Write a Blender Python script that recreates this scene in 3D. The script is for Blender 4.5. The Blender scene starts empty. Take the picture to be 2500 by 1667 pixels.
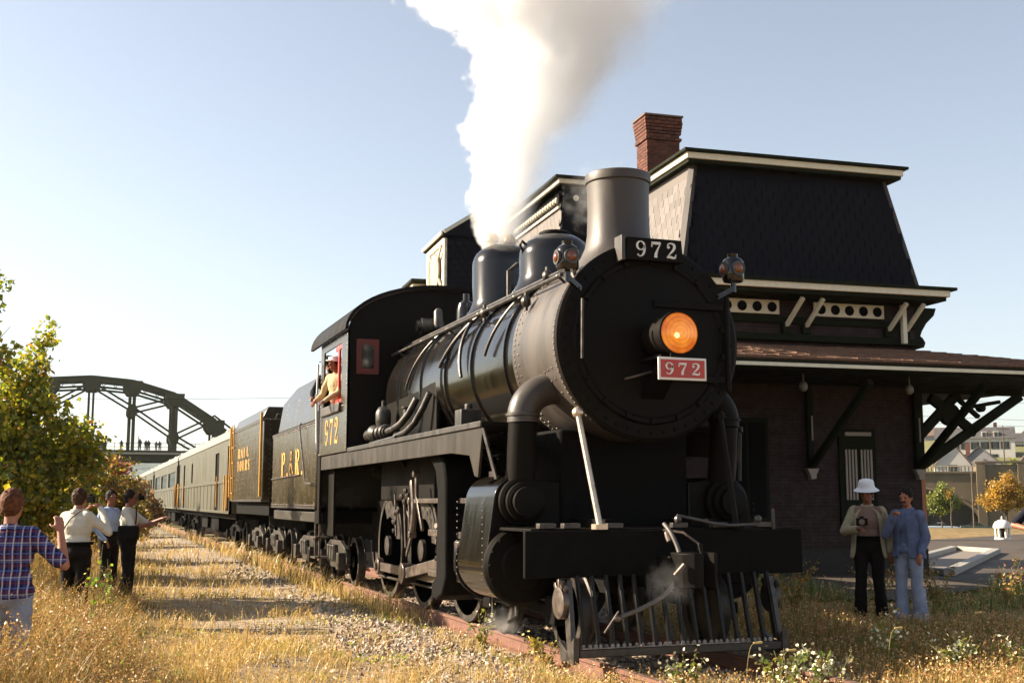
import bpy, bmesh, math, random
import numpy as np
from mathutils import Vector, Matrix, Euler
R_ = math.radians
random.seed(7); rng = np.random.default_rng(11)
sc = bpy.context.scene
col = sc.collection

# ------------------------------------------------------------------ camera, sky, sun, exposure
cam_d = bpy.data.cameras.new('camera'); cam = bpy.data.objects.new('camera', cam_d); col.objects.link(cam)
cam.location = (0, 0, 1.5); cam.rotation_euler = (R_(90 + 7.630), 0, -R_(19.481))
cam_d.lens = 41.76; cam_d.sensor_width = 36; cam_d.clip_end = 9000; cam_d.clip_start = 0.05
sc.camera = cam
SUN_EL = 27.0
SUN_DIR = Vector((-0.87, 0.493, 0)).normalized()           # horizontal direction towards the sun
sv = Vector((SUN_DIR.x * math.cos(R_(SUN_EL)), SUN_DIR.y * math.cos(R_(SUN_EL)), math.sin(R_(SUN_EL))))
w = bpy.data.worlds.new('World'); sc.world = w; w.use_nodes = True
nt = w.node_tree; bg = nt.nodes['Background']
sky = nt.nodes.new('ShaderNodeTexSky'); sky.sky_type = 'NISHITA'; sky.sun_disc = False
sky.sun_elevation = R_(SUN_EL); sky.sun_rotation = math.atan2(sv.x, sv.y)
sky.air_density = 1.0; sky.dust_density = 1.0; sky.ozone_density = 1.0; sky.altitude = 0
hs = nt.nodes.new('ShaderNodeHueSaturation'); hs.inputs['Saturation'].default_value = 0.60
nt.links.new(sky.outputs[0], hs.inputs['Color']); tn = nt.nodes.new('ShaderNodeMixRGB'); tn.blend_type = 'MULTIPLY'; tn.inputs[0].default_value = 1.0; tn.inputs[2].default_value = (1.0, 0.988, 0.985, 1)
nt.links.new(hs.outputs[0], tn.inputs[1]); nt.links.new(tn.outputs[0], bg.inputs[0]); bg.inputs[1].default_value = 0.066
sun_d = bpy.data.lights.new('sun', 'SUN'); sun = bpy.data.objects.new('sun', sun_d); col.objects.link(sun)
sun_d.energy = 5.0; sun_d.angle = R_(0.53); sun_d.color = (1.0, 0.86, 0.66)
sun.rotation_euler = (-sv).to_track_quat('-Z', 'Y').to_euler()
sc.view_settings.view_transform = 'Standard'; sc.view_settings.look = 'None'
sc.view_settings.exposure = 1.66; sc.view_settings.gamma = 1.0; sc.view_settings.use_curve_mapping = False
sc.cycles.use_denoising = True
try: sc.cycles.denoiser = 'OPENIMAGEDENOISE'
except Exception: pass
sc.cycles.max_bounces = 12; sc.cycles.diffuse_bounces = 3; sc.cycles.glossy_bounces = 3
sc.cycles.transmission_bounces = 4; sc.cycles.transparent_max_bounces = 8; sc.cycles.volume_bounces = 12
sc.cycles.sample_clamp_indirect = 4.0; sc.cycles.caustics_reflective = False; sc.cycles.caustics_refractive = False
sc.cycles.volume_step_rate = 0.25; sc.cycles.volume_max_steps = 256

# ------------------------------------------------------------------ helpers
def lk(o, parent=None):
    col.objects.link(o)
    if parent is not None: o.parent = parent
    return o
def tag(o, label=None, cat=None, group=None, kind=None):
    if label: o['label'] = label
    if cat: o['category'] = cat
    if group: o['group'] = group
    if kind: o['kind'] = kind
    return o
def empty(name, loc=(0, 0, 0), rz=0.0, label=None, cat=None, group=None):
    o = bpy.data.objects.new(name, None); col.objects.link(o); o.empty_display_size = 0.2
    o.location = loc; o.rotation_euler = (0, 0, rz)
    return tag(o, label, cat, group)
def copy_obj(o, parent=None, loc=None, rot=None, scale=None):
    c = o.copy(); col.objects.link(c)
    c.parent = parent if parent is not None else None
    if loc is not None: c.location = loc
    if rot is not None: c.rotation_euler = rot
    if scale is not None: c.scale = scale
    return c
def copy_tree(o, parent=None, kids=None):
    c = o.copy(); col.objects.link(c); c.parent = parent
    for ch in list(o.children): copy_tree(ch, c)
    return c

class MB:
    def __init__(s): s.v = []; s.f = []
    def add(s, vs, fs):
        n = len(s.v); s.v.extend([tuple(a) for a in vs]); s.f.extend([tuple(i + n for i in q) for q in fs]); return s
    def box(s, c, d, rot=None):
        hx, hy, hz = d[0] / 2, d[1] / 2, d[2] / 2
        vs = [Vector((x, y, z)) for z in (-hz, hz) for y in (-hy, hy) for x in (-hx, hx)]
        if rot is not None:
            M = Euler(rot).to_matrix() if not isinstance(rot, Matrix) else rot
            vs = [M @ a for a in vs]
        c = Vector(c); vs = [a + c for a in vs]
        return s.add(vs, [(0, 2, 3, 1), (4, 5, 7, 6), (0, 1, 5, 4), (2, 6, 7, 3), (0, 4, 6, 2), (1, 3, 7, 5)])
    def b6(s, x0, x1, y0, y1, z0, z1):
        return s.box(((x0 + x1) / 2, (y0 + y1) / 2, (z0 + z1) / 2), (abs(x1 - x0), abs(y1 - y0), abs(z1 - z0)))
    def bar(s, p0, p1, wd, ht, up=(0, 0, 1)):
        p0 = Vector(p0); p1 = Vector(p1); d = (p1 - p0); L = d.length; d.normalize(); up = Vector(up)
        sx = d.cross(up)
        if sx.length < 1e-4: sx = d.cross(Vector((1, 0, 0)))
        sx.normalize(); uz = sx.cross(d)
        vs = []
        for p in (p0, p1):
            for a, b in ((-1, -1), (1, -1), (1, 1), (-1, 1)):
                vs.append(p + sx * a * wd / 2 + uz * b * ht / 2)
        return s.add(vs, [(0, 1, 2, 3), (7, 6, 5, 4), (0, 4, 5, 1), (1, 5, 6, 2), (2, 6, 7, 3), (3, 7, 4, 0)])
    def lathe(s, prof, o=(0, 0, 0), ax=(0, 0, 1), n=24, a0=0.0, a1=2 * math.pi, ref=None):
        ax = Vector(ax).normalized(); o = Vector(o)
        ux = Vector(ref) if ref is not None else (Vector((1, 0, 0)) if abs(ax.x) < 0.9 else Vector((0, 1, 0)))
        ux = (ux - ax * ux.dot(ax)).normalized(); uy = ax.cross(ux)
        full = abs(a1 - a0 - 2 * math.pi) < 1e-6; m = n if full else n + 1
        vs = []; fs = []
        for r, t in prof:
            for k in range(m):
                a = a0 + (a1 - a0) * k / n
                vs.append(o + ax * t + ux * (r * math.cos(a)) + uy * (r * math.sin(a)))
        for i in range(len(prof) - 1):
            for k in range(n):
                k2 = (k + 1) % m
                fs.append((i * m + k, i * m + k2, (i + 1) * m + k2, (i + 1) * m + k))
        if full:
            if prof[0][0] > 1e-6: fs.append(tuple(range(m - 1, -1, -1)))
            if prof[-1][0] > 1e-6: fs.append(tuple((len(prof) - 1) * m + k for k in range(m)))
        return s.add(vs, fs)
    def cyl(s, p0, p1, r0, r1=None, n=16):
        p0 = Vector(p0); p1 = Vector(p1); d = p1 - p0
        return s.lathe([(r0, 0), (r0 if r1 is None else r1, d.length)], p0, d, n)
    def tube(s, pts, r, n=8, close=False):
        pts = [Vector(p) for p in pts]; rr = r if isinstance(r, (list, tuple)) else [r] * len(pts)
        prev = None; vs = []; fs = []
        for i, p in enumerate(pts):
            d = (pts[min(i + 1, len(pts) - 1)] - pts[max(i - 1, 0)]).normalized()
            if prev is None: u = d.orthogonal().normalized()
            else:
                u = prev - d * prev.dot(d)
                u = u.normalized() if u.length > 1e-5 else d.orthogonal().normalized()
            prev = u; q = d.cross(u)
            for k in range(n):
                a = 2 * math.pi * k / n
                vs.append(p + (u * math.cos(a) + q * math.sin(a)) * rr[i])
        for i in range(len(pts) - 1):
            for k in range(n):
                k2 = (k + 1) % n
                fs.append((i * n + k, i * n + k2, (i + 1) * n + k2, (i + 1) * n + k))
        fs.append(tuple(range(n - 1, -1, -1))); fs.append(tuple((len(pts) - 1) * n + k for k in range(n)))
        return s.add(vs, fs)
    def ell(s, c, r, n=14, m=8, M=None):
        c = Vector(c); vs = []; fs = []
        for i in range(m + 1):
            ph = math.pi * i / m
            for k in range(n):
                a = 2 * math.pi * k / n
                q = Vector((r[0] * math.sin(ph) * math.cos(a), r[1] * math.sin(ph) * math.sin(a), r[2] * math.cos(ph)))
                vs.append(c + (M @ q if M is not None else q))
        for i in range(m):
            for k in range(n):
                k2 = (k + 1) % n
                fs.append((i * n + k, (i + 1) * n + k, (i + 1) * n + k2, i * n + k2))
        return s.add(vs, fs)
    def cap(s, p0, r0, p1, r1, n=10):
        """tapered capsule"""
        p0 = Vector(p0); p1 = Vector(p1); d = p1 - p0; L = max(d.length, 1e-4)
        pr = []
        for i in range(4): a = math.pi / 2 * (1 - i / 4); pr.append((r0 * math.cos(a), -r0 * math.sin(a)))
        pr.append((r0, 0)); pr.append((r1, L))
        for i in range(1, 5): a = math.pi / 2 * i / 4; pr.append((max(r1 * math.cos(a), 1e-4), L + r1 * math.sin(a)))
        pr[0] = (1e-4, pr[0][1])
        return s.lathe(pr, p0, d if d.length > 1e-4 else (0, 0, 1), n)
    def prism(s, poly, fn, t0, t1):
        """poly: 2-D points, fn(a, b, t) -> 3-D"""
        n = len(poly)
        vs = [fn(a, b, t0) for a, b in poly] + [fn(a, b, t1) for a, b in poly]
        fs = [tuple(range(n - 1, -1, -1)), tuple(range(n, 2 * n))] + [(i, (i + 1) % n, n + (i + 1) % n, n + i) for i in range(n)]
        return s.add(vs, fs)
    def rivet(s, p, nrm, r=0.018, h=0.6):
        return s.lathe([(r, -0.003), (r * 0.8, r * h * 0.6), (r * 0.3, r * h)], p, nrm, 6)
    def mesh(s, name, smooth=35):
        me = bpy.data.meshes.new(name); me.from_pydata(s.v, [], s.f); me.validate(clean_customdata=False)
        bm = bmesh.new(); bm.from_mesh(me); bmesh.ops.recalc_face_normals(bm, faces=bm.faces[:]); bm.to_mesh(me); bm.free()
        if smooth:
            me.shade_smooth(); me.set_sharp_from_angle(angle=R_(smooth))
        return me
    def build(s, name, mat, parent=None, smooth=35, bevel=0.0, loc=None, rot=None, label=None, cat=None, group=None, kind=None, seg=2):
        me = s.mesh(name, smooth); o = bpy.data.objects.new(name, me)
        if mat is not None: me.materials.append(mat)
        lk(o, parent)
        if loc is not None: o.location = loc
        if rot is not None: o.rotation_euler = rot
        if bevel > 0:
            b = o.modifiers.new('bevel', 'BEVEL'); b.width = bevel; b.segments = seg; b.limit_method = 'ANGLE'; b.angle_limit = R_(40)
        return tag(o, label, cat, group, kind)
def islands(m):
    par = list(range(len(m.v)))
    def find(i):
        while par[i] != i: par[i] = par[par[i]]; i = par[i]
        return i
    for f in m.f:
        r0 = find(f[0])
        for j in f[1:]: par[find(j)] = r0
    out = {}
    for f in m.f: out.setdefault(find(f[0]), []).append(f)
    res = []
    for fs in out.values():
        ids = sorted({i for f in fs for i in f}); mp = {i: k for k, i in enumerate(ids)}; q = MB()
        q.v = [m.v[i] for i in ids]; q.f = [tuple(mp[i] for i in f) for f in fs]; res.append(q)
    return res
def part(name, mat, parent, fn, split=False, **k):
    m = MB(); fn(m)
    if split: return [q.build(name, mat, parent, **k) for q in islands(m)][0]
    return m.build(name, mat, parent, **k)

# ------------------------------------------------------------------ materials
def pm(name, c, rough=0.6, metal=0.0, var=0.15, scale=6.0, bump=0.0, bscale=40.0, spec=0.5, coat=0.0, c2=None, detail=5, bdist=0.01, streak=None):
    m = bpy.data.materials.new(name); m.use_nodes = True; n = m.node_tree.nodes; l = m.node_tree.links
    b = n['Principled BSDF']; b.inputs['Roughness'].default_value = rough; b.inputs['Metallic'].default_value = metal
    b.inputs['Specular IOR Level'].default_value = spec; b.inputs['Coat Weight'].default_value = coat; b.inputs['Coat Roughness'].default_value = 0.12
    tc = n.new('ShaderNodeTexCoord'); no = n.new('ShaderNodeTexNoise'); no.inputs['Scale'].default_value = scale; no.inputs['Detail'].default_value = detail
    src = tc.outputs['Object']
    if streak:
        mp = n.new('ShaderNodeMapping'); mp.inputs['Scale'].default_value = streak; l.new(src, mp.inputs[0]); src2 = mp.outputs[0]
    else: src2 = src
    l.new(src2, no.inputs['Vector'])
    cr = n.new('ShaderNodeValToRGB'); l.new(no.outputs['Fac'], cr.inputs[0])
    if c2 is None:
        lo = [max(0, x * (1 - var)) for x in c]; hi = [min(1, x * (1 + var)) for x in c]
    else: lo, hi = c, c2
    cr.color_ramp.elements[0].position = 0.32; cr.color_ramp.elements[1].position = 0.68
    cr.color_ramp.elements[0].color = (*lo, 1); cr.color_ramp.elements[1].color = (*hi, 1)
    l.new(cr.outputs[0], b.inputs['Base Color'])
    if rough < 0.9:
        mr = n.new('ShaderNodeMapRange'); l.new(no.outputs['Fac'], mr.inputs[0])
        mr.inputs[1].default_value = 0.3; mr.inputs[2].default_value = 0.7; mr.inputs[3].default_value = rough * 0.8; mr.inputs[4].default_value = min(1, rough * 1.25)
        l.new(mr.outputs[0], b.inputs['Roughness'])
    if bump > 0:
        nb = n.new('ShaderNodeTexNoise'); nb.inputs['Scale'].default_value = bscale; nb.inputs['Detail'].default_value = 4; l.new(src, nb.inputs['Vector'])
        bp = n.new('ShaderNodeBump'); bp.inputs['Strength'].default_value = bump; bp.inputs['Distance'].default_value = bdist
        l.new(nb.outputs['Fac'], bp.inputs['Height']); l.new(bp.outputs[0], b.inputs['Normal'])
    return m
def rand_tint(m, lo=0.72, hi=1.25):
    """each piece its own shade"""
    n = m.node_tree.nodes; l = m.node_tree.links; b = n['Principled BSDF']; src = b.inputs['Base Color'].links[0].from_socket
    oi = n.new('ShaderNodeObjectInfo'); mr = n.new('ShaderNodeMapRange'); l.new(oi.outputs['Random'], mr.inputs[0]); mr.inputs[3].default_value = lo; mr.inputs[4].default_value = hi
    vm = n.new('ShaderNodeVectorMath'); vm.operation = 'SCALE'; l.new(src, vm.inputs[0]); l.new(mr.outputs[0], vm.inputs['Scale']); l.new(vm.outputs[0], b.inputs['Base Color'])
def leafmat(name, trans=0.35, rough=0.7, attr='Col'):
    m = bpy.data.materials.new(name); m.use_nodes = True; n = m.node_tree.nodes; l = m.node_tree.links; n.clear()
    out = n.new('ShaderNodeOutputMaterial'); at = n.new('ShaderNodeAttribute'); at.attribute_name = attr
    d = n.new('ShaderNodeBsdfDiffuse'); t = n.new('ShaderNodeBsdfTranslucent'); g = n.new('ShaderNodeBsdfGlossy'); g.inputs['Roughness'].default_value = 0.45
    mx = n.new('ShaderNodeMixShader'); mx.inputs[0].default_value = trans; m2 = n.new('ShaderNodeMixShader'); m2.inputs[0].default_value = 0.05
    l.new(at.outputs['Color'], d.inputs[0]); l.new(at.outputs['Color'], t.inputs[0])
    l.new(d.outputs[0], mx.inputs[1]); l.new(t.outputs[0], mx.inputs[2]); l.new(mx.outputs[0], m2.inputs[1]); l.new(g.outputs[0], m2.inputs[2])
    l.new(m2.outputs[0], out.inputs[0]); return m
def brickmat(name, c1, c2, mortar, scale=4.6, rough=0.85):
    m = pm(name, c1, rough, var=0.1, bump=0.0); n = m.node_tree.nodes; l = m.node_tree.links; b = n['Principled BSDF']
    tc = n.new('ShaderNodeTexCoord'); sp = n.new('ShaderNodeSeparateXYZ'); l.new(tc.outputs['Object'], sp.inputs[0])
    ad = n.new('ShaderNodeMath'); ad.operation = 'ADD'; l.new(sp.outputs[0], ad.inputs[0]); l.new(sp.outputs[1], ad.inputs[1])
    cb = n.new('ShaderNodeCombineXYZ'); l.new(ad.outputs[0], cb.inputs[0]); l.new(sp.outputs[2], cb.inputs[1])
    br = n.new('ShaderNodeTexBrick'); l.new(cb.outputs[0], br.inputs['Vector']); br.inputs['Scale'].default_value = 1.0
    br.inputs['Color1'].default_value = (*c1, 1); br.inputs['Color2'].default_value = (*c2, 1); br.inputs['Mortar'].default_value = (*mortar, 1)
    br.inputs['Brick Width'].default_value = 0.215; br.inputs['Row Height'].default_value = 0.073; br.inputs['Mortar Size'].default_value = 0.007
    l.new(br.outputs['Color'], b.inputs['Base Color'])
    bp = n.new('ShaderNodeBump'); bp.inputs['Strength'].default_value = 0.6; bp.inputs['Distance'].default_value = 0.006; bp.invert = True
    l.new(br.outputs['Fac'], bp.inputs['Height']); l.new(bp.outputs[0], b.inputs['Normal'])
    return m

M = {}
M['black'] = pm('black_enamel', (0.0045, 0.004, 0.0035), 0.55, c2=(0.010, 0.0075, 0.005), scale=2.2, detail=8, spec=0.08, bump=0.05, bscale=9, streak=(1, 1, 0.25))
M['blackgloss'] = pm('black_gloss_jacket', (0.005, 0.0045, 0.004), 0.15, c2=(0.012, 0.0095, 0.007), scale=3.0, detail=8, spec=0.5, bump=0.06, bscale=5, bdist=0.02, streak=(1, 2.5, 0.4))
M['cabblack'] = pm('cab_side_enamel', (0.030, 0.022, 0.009), 0.25, var=0.25, scale=3, spec=0.5, bump=0.06, bscale=4, bdist=0.02)  # brown tint stands in for golden ground reflected in the black sides
M['matte'] = pm('sooty_iron', (0.006, 0.0055, 0.005), 0.8, var=0.5, scale=7, bump=0.2, bscale=60, spec=0.08)
M['graphite'] = pm('graphite_paint', (0.034, 0.026, 0.021), 0.50, c2=(0.062, 0.048, 0.038), scale=3.2, bump=0.08, bscale=35, streak=(1, 1, 0.35))
M['steel'] = pm('worn_steel', (0.135, 0.108, 0.092), 0.36, metal=0.6, var=0.3, scale=14, bump=0.1, bscale=50)
M['dirtysteel'] = pm('oily_steel', (0.05, 0.043, 0.037), 0.42, metal=0.35, var=0.4, scale=10, bump=0.1, bscale=50)
M['brass'] = pm('brass', (0.35, 0.22, 0.09), 0.35, metal=0.8, var=0.15)
M['goldpaint'] = pm('gold_leaf_paint', (0.62, 0.33, 0.07), 0.45, var=0.06)
M['yellowpaint'] = pm('yellow_paint', (0.50, 0.25, 0.03), 0.45, var=0.08)
M['white'] = pm('white_paint', (0.72, 0.70, 0.64), 0.55, var=0.06, scale=9)
M['cream'] = pm('cream_trim_paint', (0.70, 0.64, 0.48), 0.6, var=0.07, scale=9, bump=0.05)
M['red'] = pm('red_paint', (0.42, 0.035, 0.025), 0.4, var=0.1)
M['sashred'] = pm('sash_red_paint', (0.62, 0.045, 0.03), 0.38, var=0.1)
M['darkgreen'] = pm('dark_green_trim', (0.012, 0.014, 0.006), 0.75, var=0.25, scale=5, spec=0.12)
M['slate_shaded'] = pm('slate', (0.010, 0.010, 0.0135), 0.85, var=0.3, scale=5, bump=0.1, bscale=50, spec=0.1)  # roof slate with the shade of the unlit faces put into its colour
M['slate_lit'] = pm('sunlit_slate', (0.118, 0.100, 0.090), 0.7, var=0.22, scale=2.2, bump=0.12, bscale=40)  # same slate made paler, painting the sun on the lit faces
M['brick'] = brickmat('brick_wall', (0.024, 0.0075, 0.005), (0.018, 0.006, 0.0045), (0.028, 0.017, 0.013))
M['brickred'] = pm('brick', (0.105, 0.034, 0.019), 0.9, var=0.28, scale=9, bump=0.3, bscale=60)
M['mortar'] = pm('mortar', (0.16, 0.10, 0.07), 0.95, var=0.15, scale=20, bump=0.2)
M['shingle'] = pm('canopy_shingle', (0.15, 0.075, 0.042), 0.8, var=0.35, scale=10, bump=0.25, bscale=40)
M['rust'] = pm('rusty_rail', (0.145, 0.062, 0.04), 0.75, var=0.25, scale=11, bump=0.2, bscale=70)
M['railtop'] = pm('rail_head', (0.20, 0.125, 0.095), 0.45, metal=0.4, var=0.3, scale=15)
M['tie'] = pm('weathered_tie', (0.085, 0.06, 0.042), 0.9, var=0.4, scale=6, bump=0.5, bscale=30, streak=(1, 6, 6))
M['coach'] = pm('coach_paint', (0.072, 0.067, 0.045), 0.4, var=0.10, scale=2.5, bump=0.04, bscale=6, spec=0.5, streak=(1, 1, 0.4))
M['coachroof'] = pm('coach_roof', (0.17, 0.155, 0.12), 0.5, var=0.12, scale=3)
M['winglass'] = pm('dark_window_glass', (0.015, 0.017, 0.014), 0.08, var=0.2, spec=0.6)
M['concrete'] = pm('concrete', (0.120, 0.086, 0.050), 0.9, var=0.25, scale=0.35, bump=0.2, bscale=3, streak=(1, 1, 0.3))
M['concretelt'] = pm('pale_concrete', (0.40, 0.33, 0.24), 0.85, var=0.12, scale=1.5)
M['bridgesteel'] = pm('bridge_paint', (0.050, 0.042, 0.014), 0.8, var=0.25, scale=0.6)
M['skin'] = pm('skin', (0.34, 0.135, 0.075), 0.5, var=0.08, scale=20, spec=0.4)
M['skindark'] = pm('tanned_skin', (0.21, 0.075, 0.04), 0.5, var=0.08, scale=20, spec=0.4)
def cloth(name, c, var=0.12): return pm(name, c, 0.9, var=var, scale=7, bump=0.55, bscale=11, spec=0.15, bdist=0.03)
rand_tint(M['slate_lit']); rand_tint(M['brickred'], .6, 1.3); rand_tint(M['tie'], .7, 1.3)
# ------------------------------------------------------------------ ground, track, plaza, hills
XT = 5.36
def ss(a, b, x):
    t = np.clip((x - a) / (b - a), 0, 1); return t * t * (3 - 2 * t)
def gz(x, y):
    x = np.asarray(x, float); y = np.asarray(y, float)
    z = -0.08 + 0.08 * ss(6.9, 8.6, x)
    z = z - 0.10 * (1 - ss(1.05, 1.55, np.abs(x - XT)))
    near = 1 - ss(40, 70, np.hypot(x, y))
    z = z + near * 0.022 * (np.sin(x * 2.1 + 1.3 * np.sin(y * 0.9)) + np.sin(y * 1.7 + 0.8 * np.sin(x * 1.9))) * ss(0.9, 1.8, np.abs(x - XT)) * (1 - ss(9.5, 11.5, x))
    far = ss(62, 190, np.hypot(x, y)) * ss(0.45, 0.62, np.arctan2(x, np.maximum(y, 1e-3)))
    z = z - 0.40 * ss(15.2, 19.0, x) * ss(14, 18, y) * (1 - ss(55, 75, np.hypot(x, y)))
    return z - 3.2 * far
def axis(fine0, fine1, step, lim):
    a = list(np.arange(fine0, fine1, step)); s = step; p = fine1
    while p < lim: a.append(p); s *= 1.28; p += s
    a.append(lim); s = step; p = fine0; b = []
    while p > -lim: s *= 1.28; p -= s; b.append(p)
    b = [q for q in b if q > -lim] + [-lim]
    return np.array(sorted(b) + a)
gx = axis(-8, 20, 0.22, 3500.0); gy = axis(3, 46, 0.30, 3500.0)
GX, GY = np.meshgrid(gx, gy); GZ = gz(GX, GY)
nx, ny = len(gx), len(gy)
vs = np.stack([GX.ravel(), GY.ravel(), GZ.ravel()], 1)
idx = np.arange(nx * ny).reshape(ny, nx)
q = np.stack([idx[:-1, :-1].ravel(), idx[:-1, 1:].ravel(), idx[1:, 1:].ravel(), idx[1:, :-1].ravel()], 1)
def np_mesh(name, V, F, mat, cols=None, parent=None, smooth=False):
    """V (n,3), F (m,k) one face size; fast mesh"""
    me = bpy.data.meshes.new(name); n, (m, k) = len(V), F.shape
    me.vertices.add(n); me.vertices.foreach_set('co', np.ascontiguousarray(V, np.float32).ravel())
    me.loops.add(m * k); me.loops.foreach_set('vertex_index', np.ascontiguousarray(F, np.int32).ravel())
    me.polygons.add(m); me.polygons.foreach_set('loop_start', np.arange(0, m * k, k, dtype=np.int32))
    me.polygons.foreach_set('loop_total', np.full(m, k, np.int32))
    if cols is not None:
        a = me.attributes.new('Col', 'FLOAT_COLOR', 'POINT')
        a.data.foreach_set('color', np.ascontiguousarray(np.concatenate([cols, np.ones((n, 1))], 1), np.float32).ravel())
    me.update(calc_edges=True)
    if smooth: me.shade_smooth()
    else: me.shade_flat()
    me.materials.append(mat); o = bpy.data.objects.new(name, me); lk(o, parent); return o

def groundmat():
    m = bpy.data.materials.new('ground_soil'); m.use_nodes = True; n = m.node_tree.nodes; l = m.node_tree.links
    b = n['Principled BSDF']; b.inputs['Roughness'].default_value = 0.95; b.inputs['Specular IOR Level'].default_value = 0.1
    tc = n.new('ShaderNodeTexCoord')
    def noise(s, d=6):
        q = n.new('ShaderNodeTexNoise'); q.inputs['Scale'].default_value = s; q.inputs['Detail'].default_value = d; l.new(tc.outputs['Object'], q.inputs['Vector']); return q
    def ramp(src, stops):
        r = n.new('ShaderNodeValToRGB'); l.new(src, r.inputs[0]); e = r.color_ramp.elements
        while len(e) < len(stops): e.new(0.5)
        for i, (p, c) in enumerate(stops): e[i].position = p; e[i].color = (*c, 1)
        return r
    soil = ramp(noise(3.0).outputs['Fac'], [(0.3, (0.14, 0.088, 0.045)), (0.52, (0.25, 0.165, 0.082)), (0.7, (0.34, 0.235, 0.12))])
    vo = n.new('ShaderNodeTexVoronoi'); vo.inputs['Scale'].default_value = 22; l.new(tc.outputs['Object'], vo.inputs['Vector'])
    grv = ramp(vo.outputs['Color'], [(0.2, (0.20, 0.150, 0.108)), (0.5, (0.32, 0.255, 0.195)), (0.8, (0.42, 0.355, 0.285))])
    far = ramp(noise(0.02).outputs['Fac'], [(0.35, (0.05, 0.07, 0.02)), (0.6, (0.11, 0.12, 0.04)), (0.75, (0.15, 0.12, 0.05))])
    sep = n.new('ShaderNodeSeparateXYZ'); l.new(tc.outputs['Object'], sep.inputs[0])
    def mr(src, a, b2, c=0.0, d=1.0):
        q = n.new('ShaderNodeMapRange'); l.new(src, q.inputs[0])
        for i, v in enumerate((a, b2, c, d)): q.inputs[1 + i].default_value = v
        return q.outputs[0]
    def mth(op, a, bb):
        q = n.new('ShaderNodeMath'); q.operation = op
        for i, v in enumerate((a, bb)):
            if isinstance(v, (int, float)): q.inputs[i].default_value = v
            else: l.new(v, q.inputs[i])
        return q.outputs[0]
    strip = mth('MULTIPLY', mr(sep.outputs[0], 0.9, 2.2), mr(sep.outputs[0], 7.4, 6.6))
    patch = mr(noise(0.55, 3).outputs['Fac'], 0.30, 0.46)
    k = mth('MULTIPLY', strip, patch)
    mx = n.new('ShaderNodeMixRGB'); l.new(k, mx.inputs[0]); l.new(soil.outputs[0], mx.inputs[1]); l.new(grv.outputs[0], mx.inputs[2])
    dist = n.new('ShaderNodeVectorMath'); dist.operation = 'LENGTH'; l.new(tc.outputs['Object'], dist.inputs[0])
    m2 = n.new('ShaderNodeMixRGB'); l.new(mr(dist.outputs['Value'], 55, 110), m2.inputs[0]); l.new(mx.outputs[0], m2.inputs[1]); l.new(far.outputs[0], m2.inputs[2])
    l.new(m2.outputs[0], b.inputs['Base Color'])
    bp = n.new('ShaderNodeBump'); bp.inputs['Strength'].default_value = 0.5; bp.inputs['Distance'].default_value = 0.03
    l.new(noise(18).outputs['Fac'], bp.inputs['Height']); l.new(bp.outputs[0], b.inputs['Normal'])
    return m
g = np_mesh('ground', vs, q, groundmat(), smooth=True); tag(g, kind='structure')

# rails: profile swept along Y
def rail(x, label):
    prof = [(-0.07, -0.172), (0.07, -0.172), (0.07, -0.158), (0.012, -0.142), (0.012, -0.045), (0.036, -0.035), (0.036, -0.006), (0.028, 0.0), (-0.028, 0.0), (-0.036, -0.006), (-0.036, -0.035), (-0.012, -0.045), (-0.012, -0.142), (-0.07, -0.158)]
    m = MB(); m.prism(prof, lambda a, b, t: (a, t, b), 2.0, 400.0)
    o = m.build('rail', M['rust'], None, smooth=25, loc=(x, 0, 0)); tag(o, label, 'rail', 'rails of the running track')
    o.data.materials.append(M['railtop'])
    for p in o.data.polygons:
        if p.normal.z > 0.9 and p.center.z > -0.02: p.material_index = 1
    # joint bars on the near stretch
    for k, y in enumerate((9.6, 18.7, 27.9)):
        j = MB(); j.b6(-0.045, -0.0125, y - 0.4, y + 0.4, -0.135, -0.05); j.b6(0.0125, 0.045, y - 0.4, y + 0.4, -0.135, -0.05)
        for t in (-0.3, -0.1, 0.1, 0.3): j.cyl((-0.07, y + t, -0.09), (-0.04, y + t, -0.09), 0.016, n=6)
        j.build('joint_bar', M['rust'], o, smooth=0)
    return o
rail(XT - 0.753, 'rusty steel rail nearest the photographers, running under the engine')
rail(XT + 0.753, 'rusty steel rail on the station side of the engine')
tm = MB(); tm.box((0, 0, 0), (2.55, 0.23, 0.17)); tme = None
for k in range(150):
    y = 5.0 + k * 0.56
    if tme is None:
        t0 = tm.build('sleeper', M['tie'], None, bevel=0.012, loc=(XT, y, -0.262), rot=(0, 0, 0.01)); tme = t0; o = t0
    else:
        o = copy_obj(tme, None, (XT + random.uniform(-0.03, 0.03), y + random.uniform(-0.03, 0.03), -0.262 + random.uniform(-0.008, 0.004)), (0, 0, random.uniform(-0.015, 0.015)))
    tag(o, 'weathered timber sleeper under the rails, half buried in weeds', 'sleeper', 'sleepers of the running track')
    if y > 45: break
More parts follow.
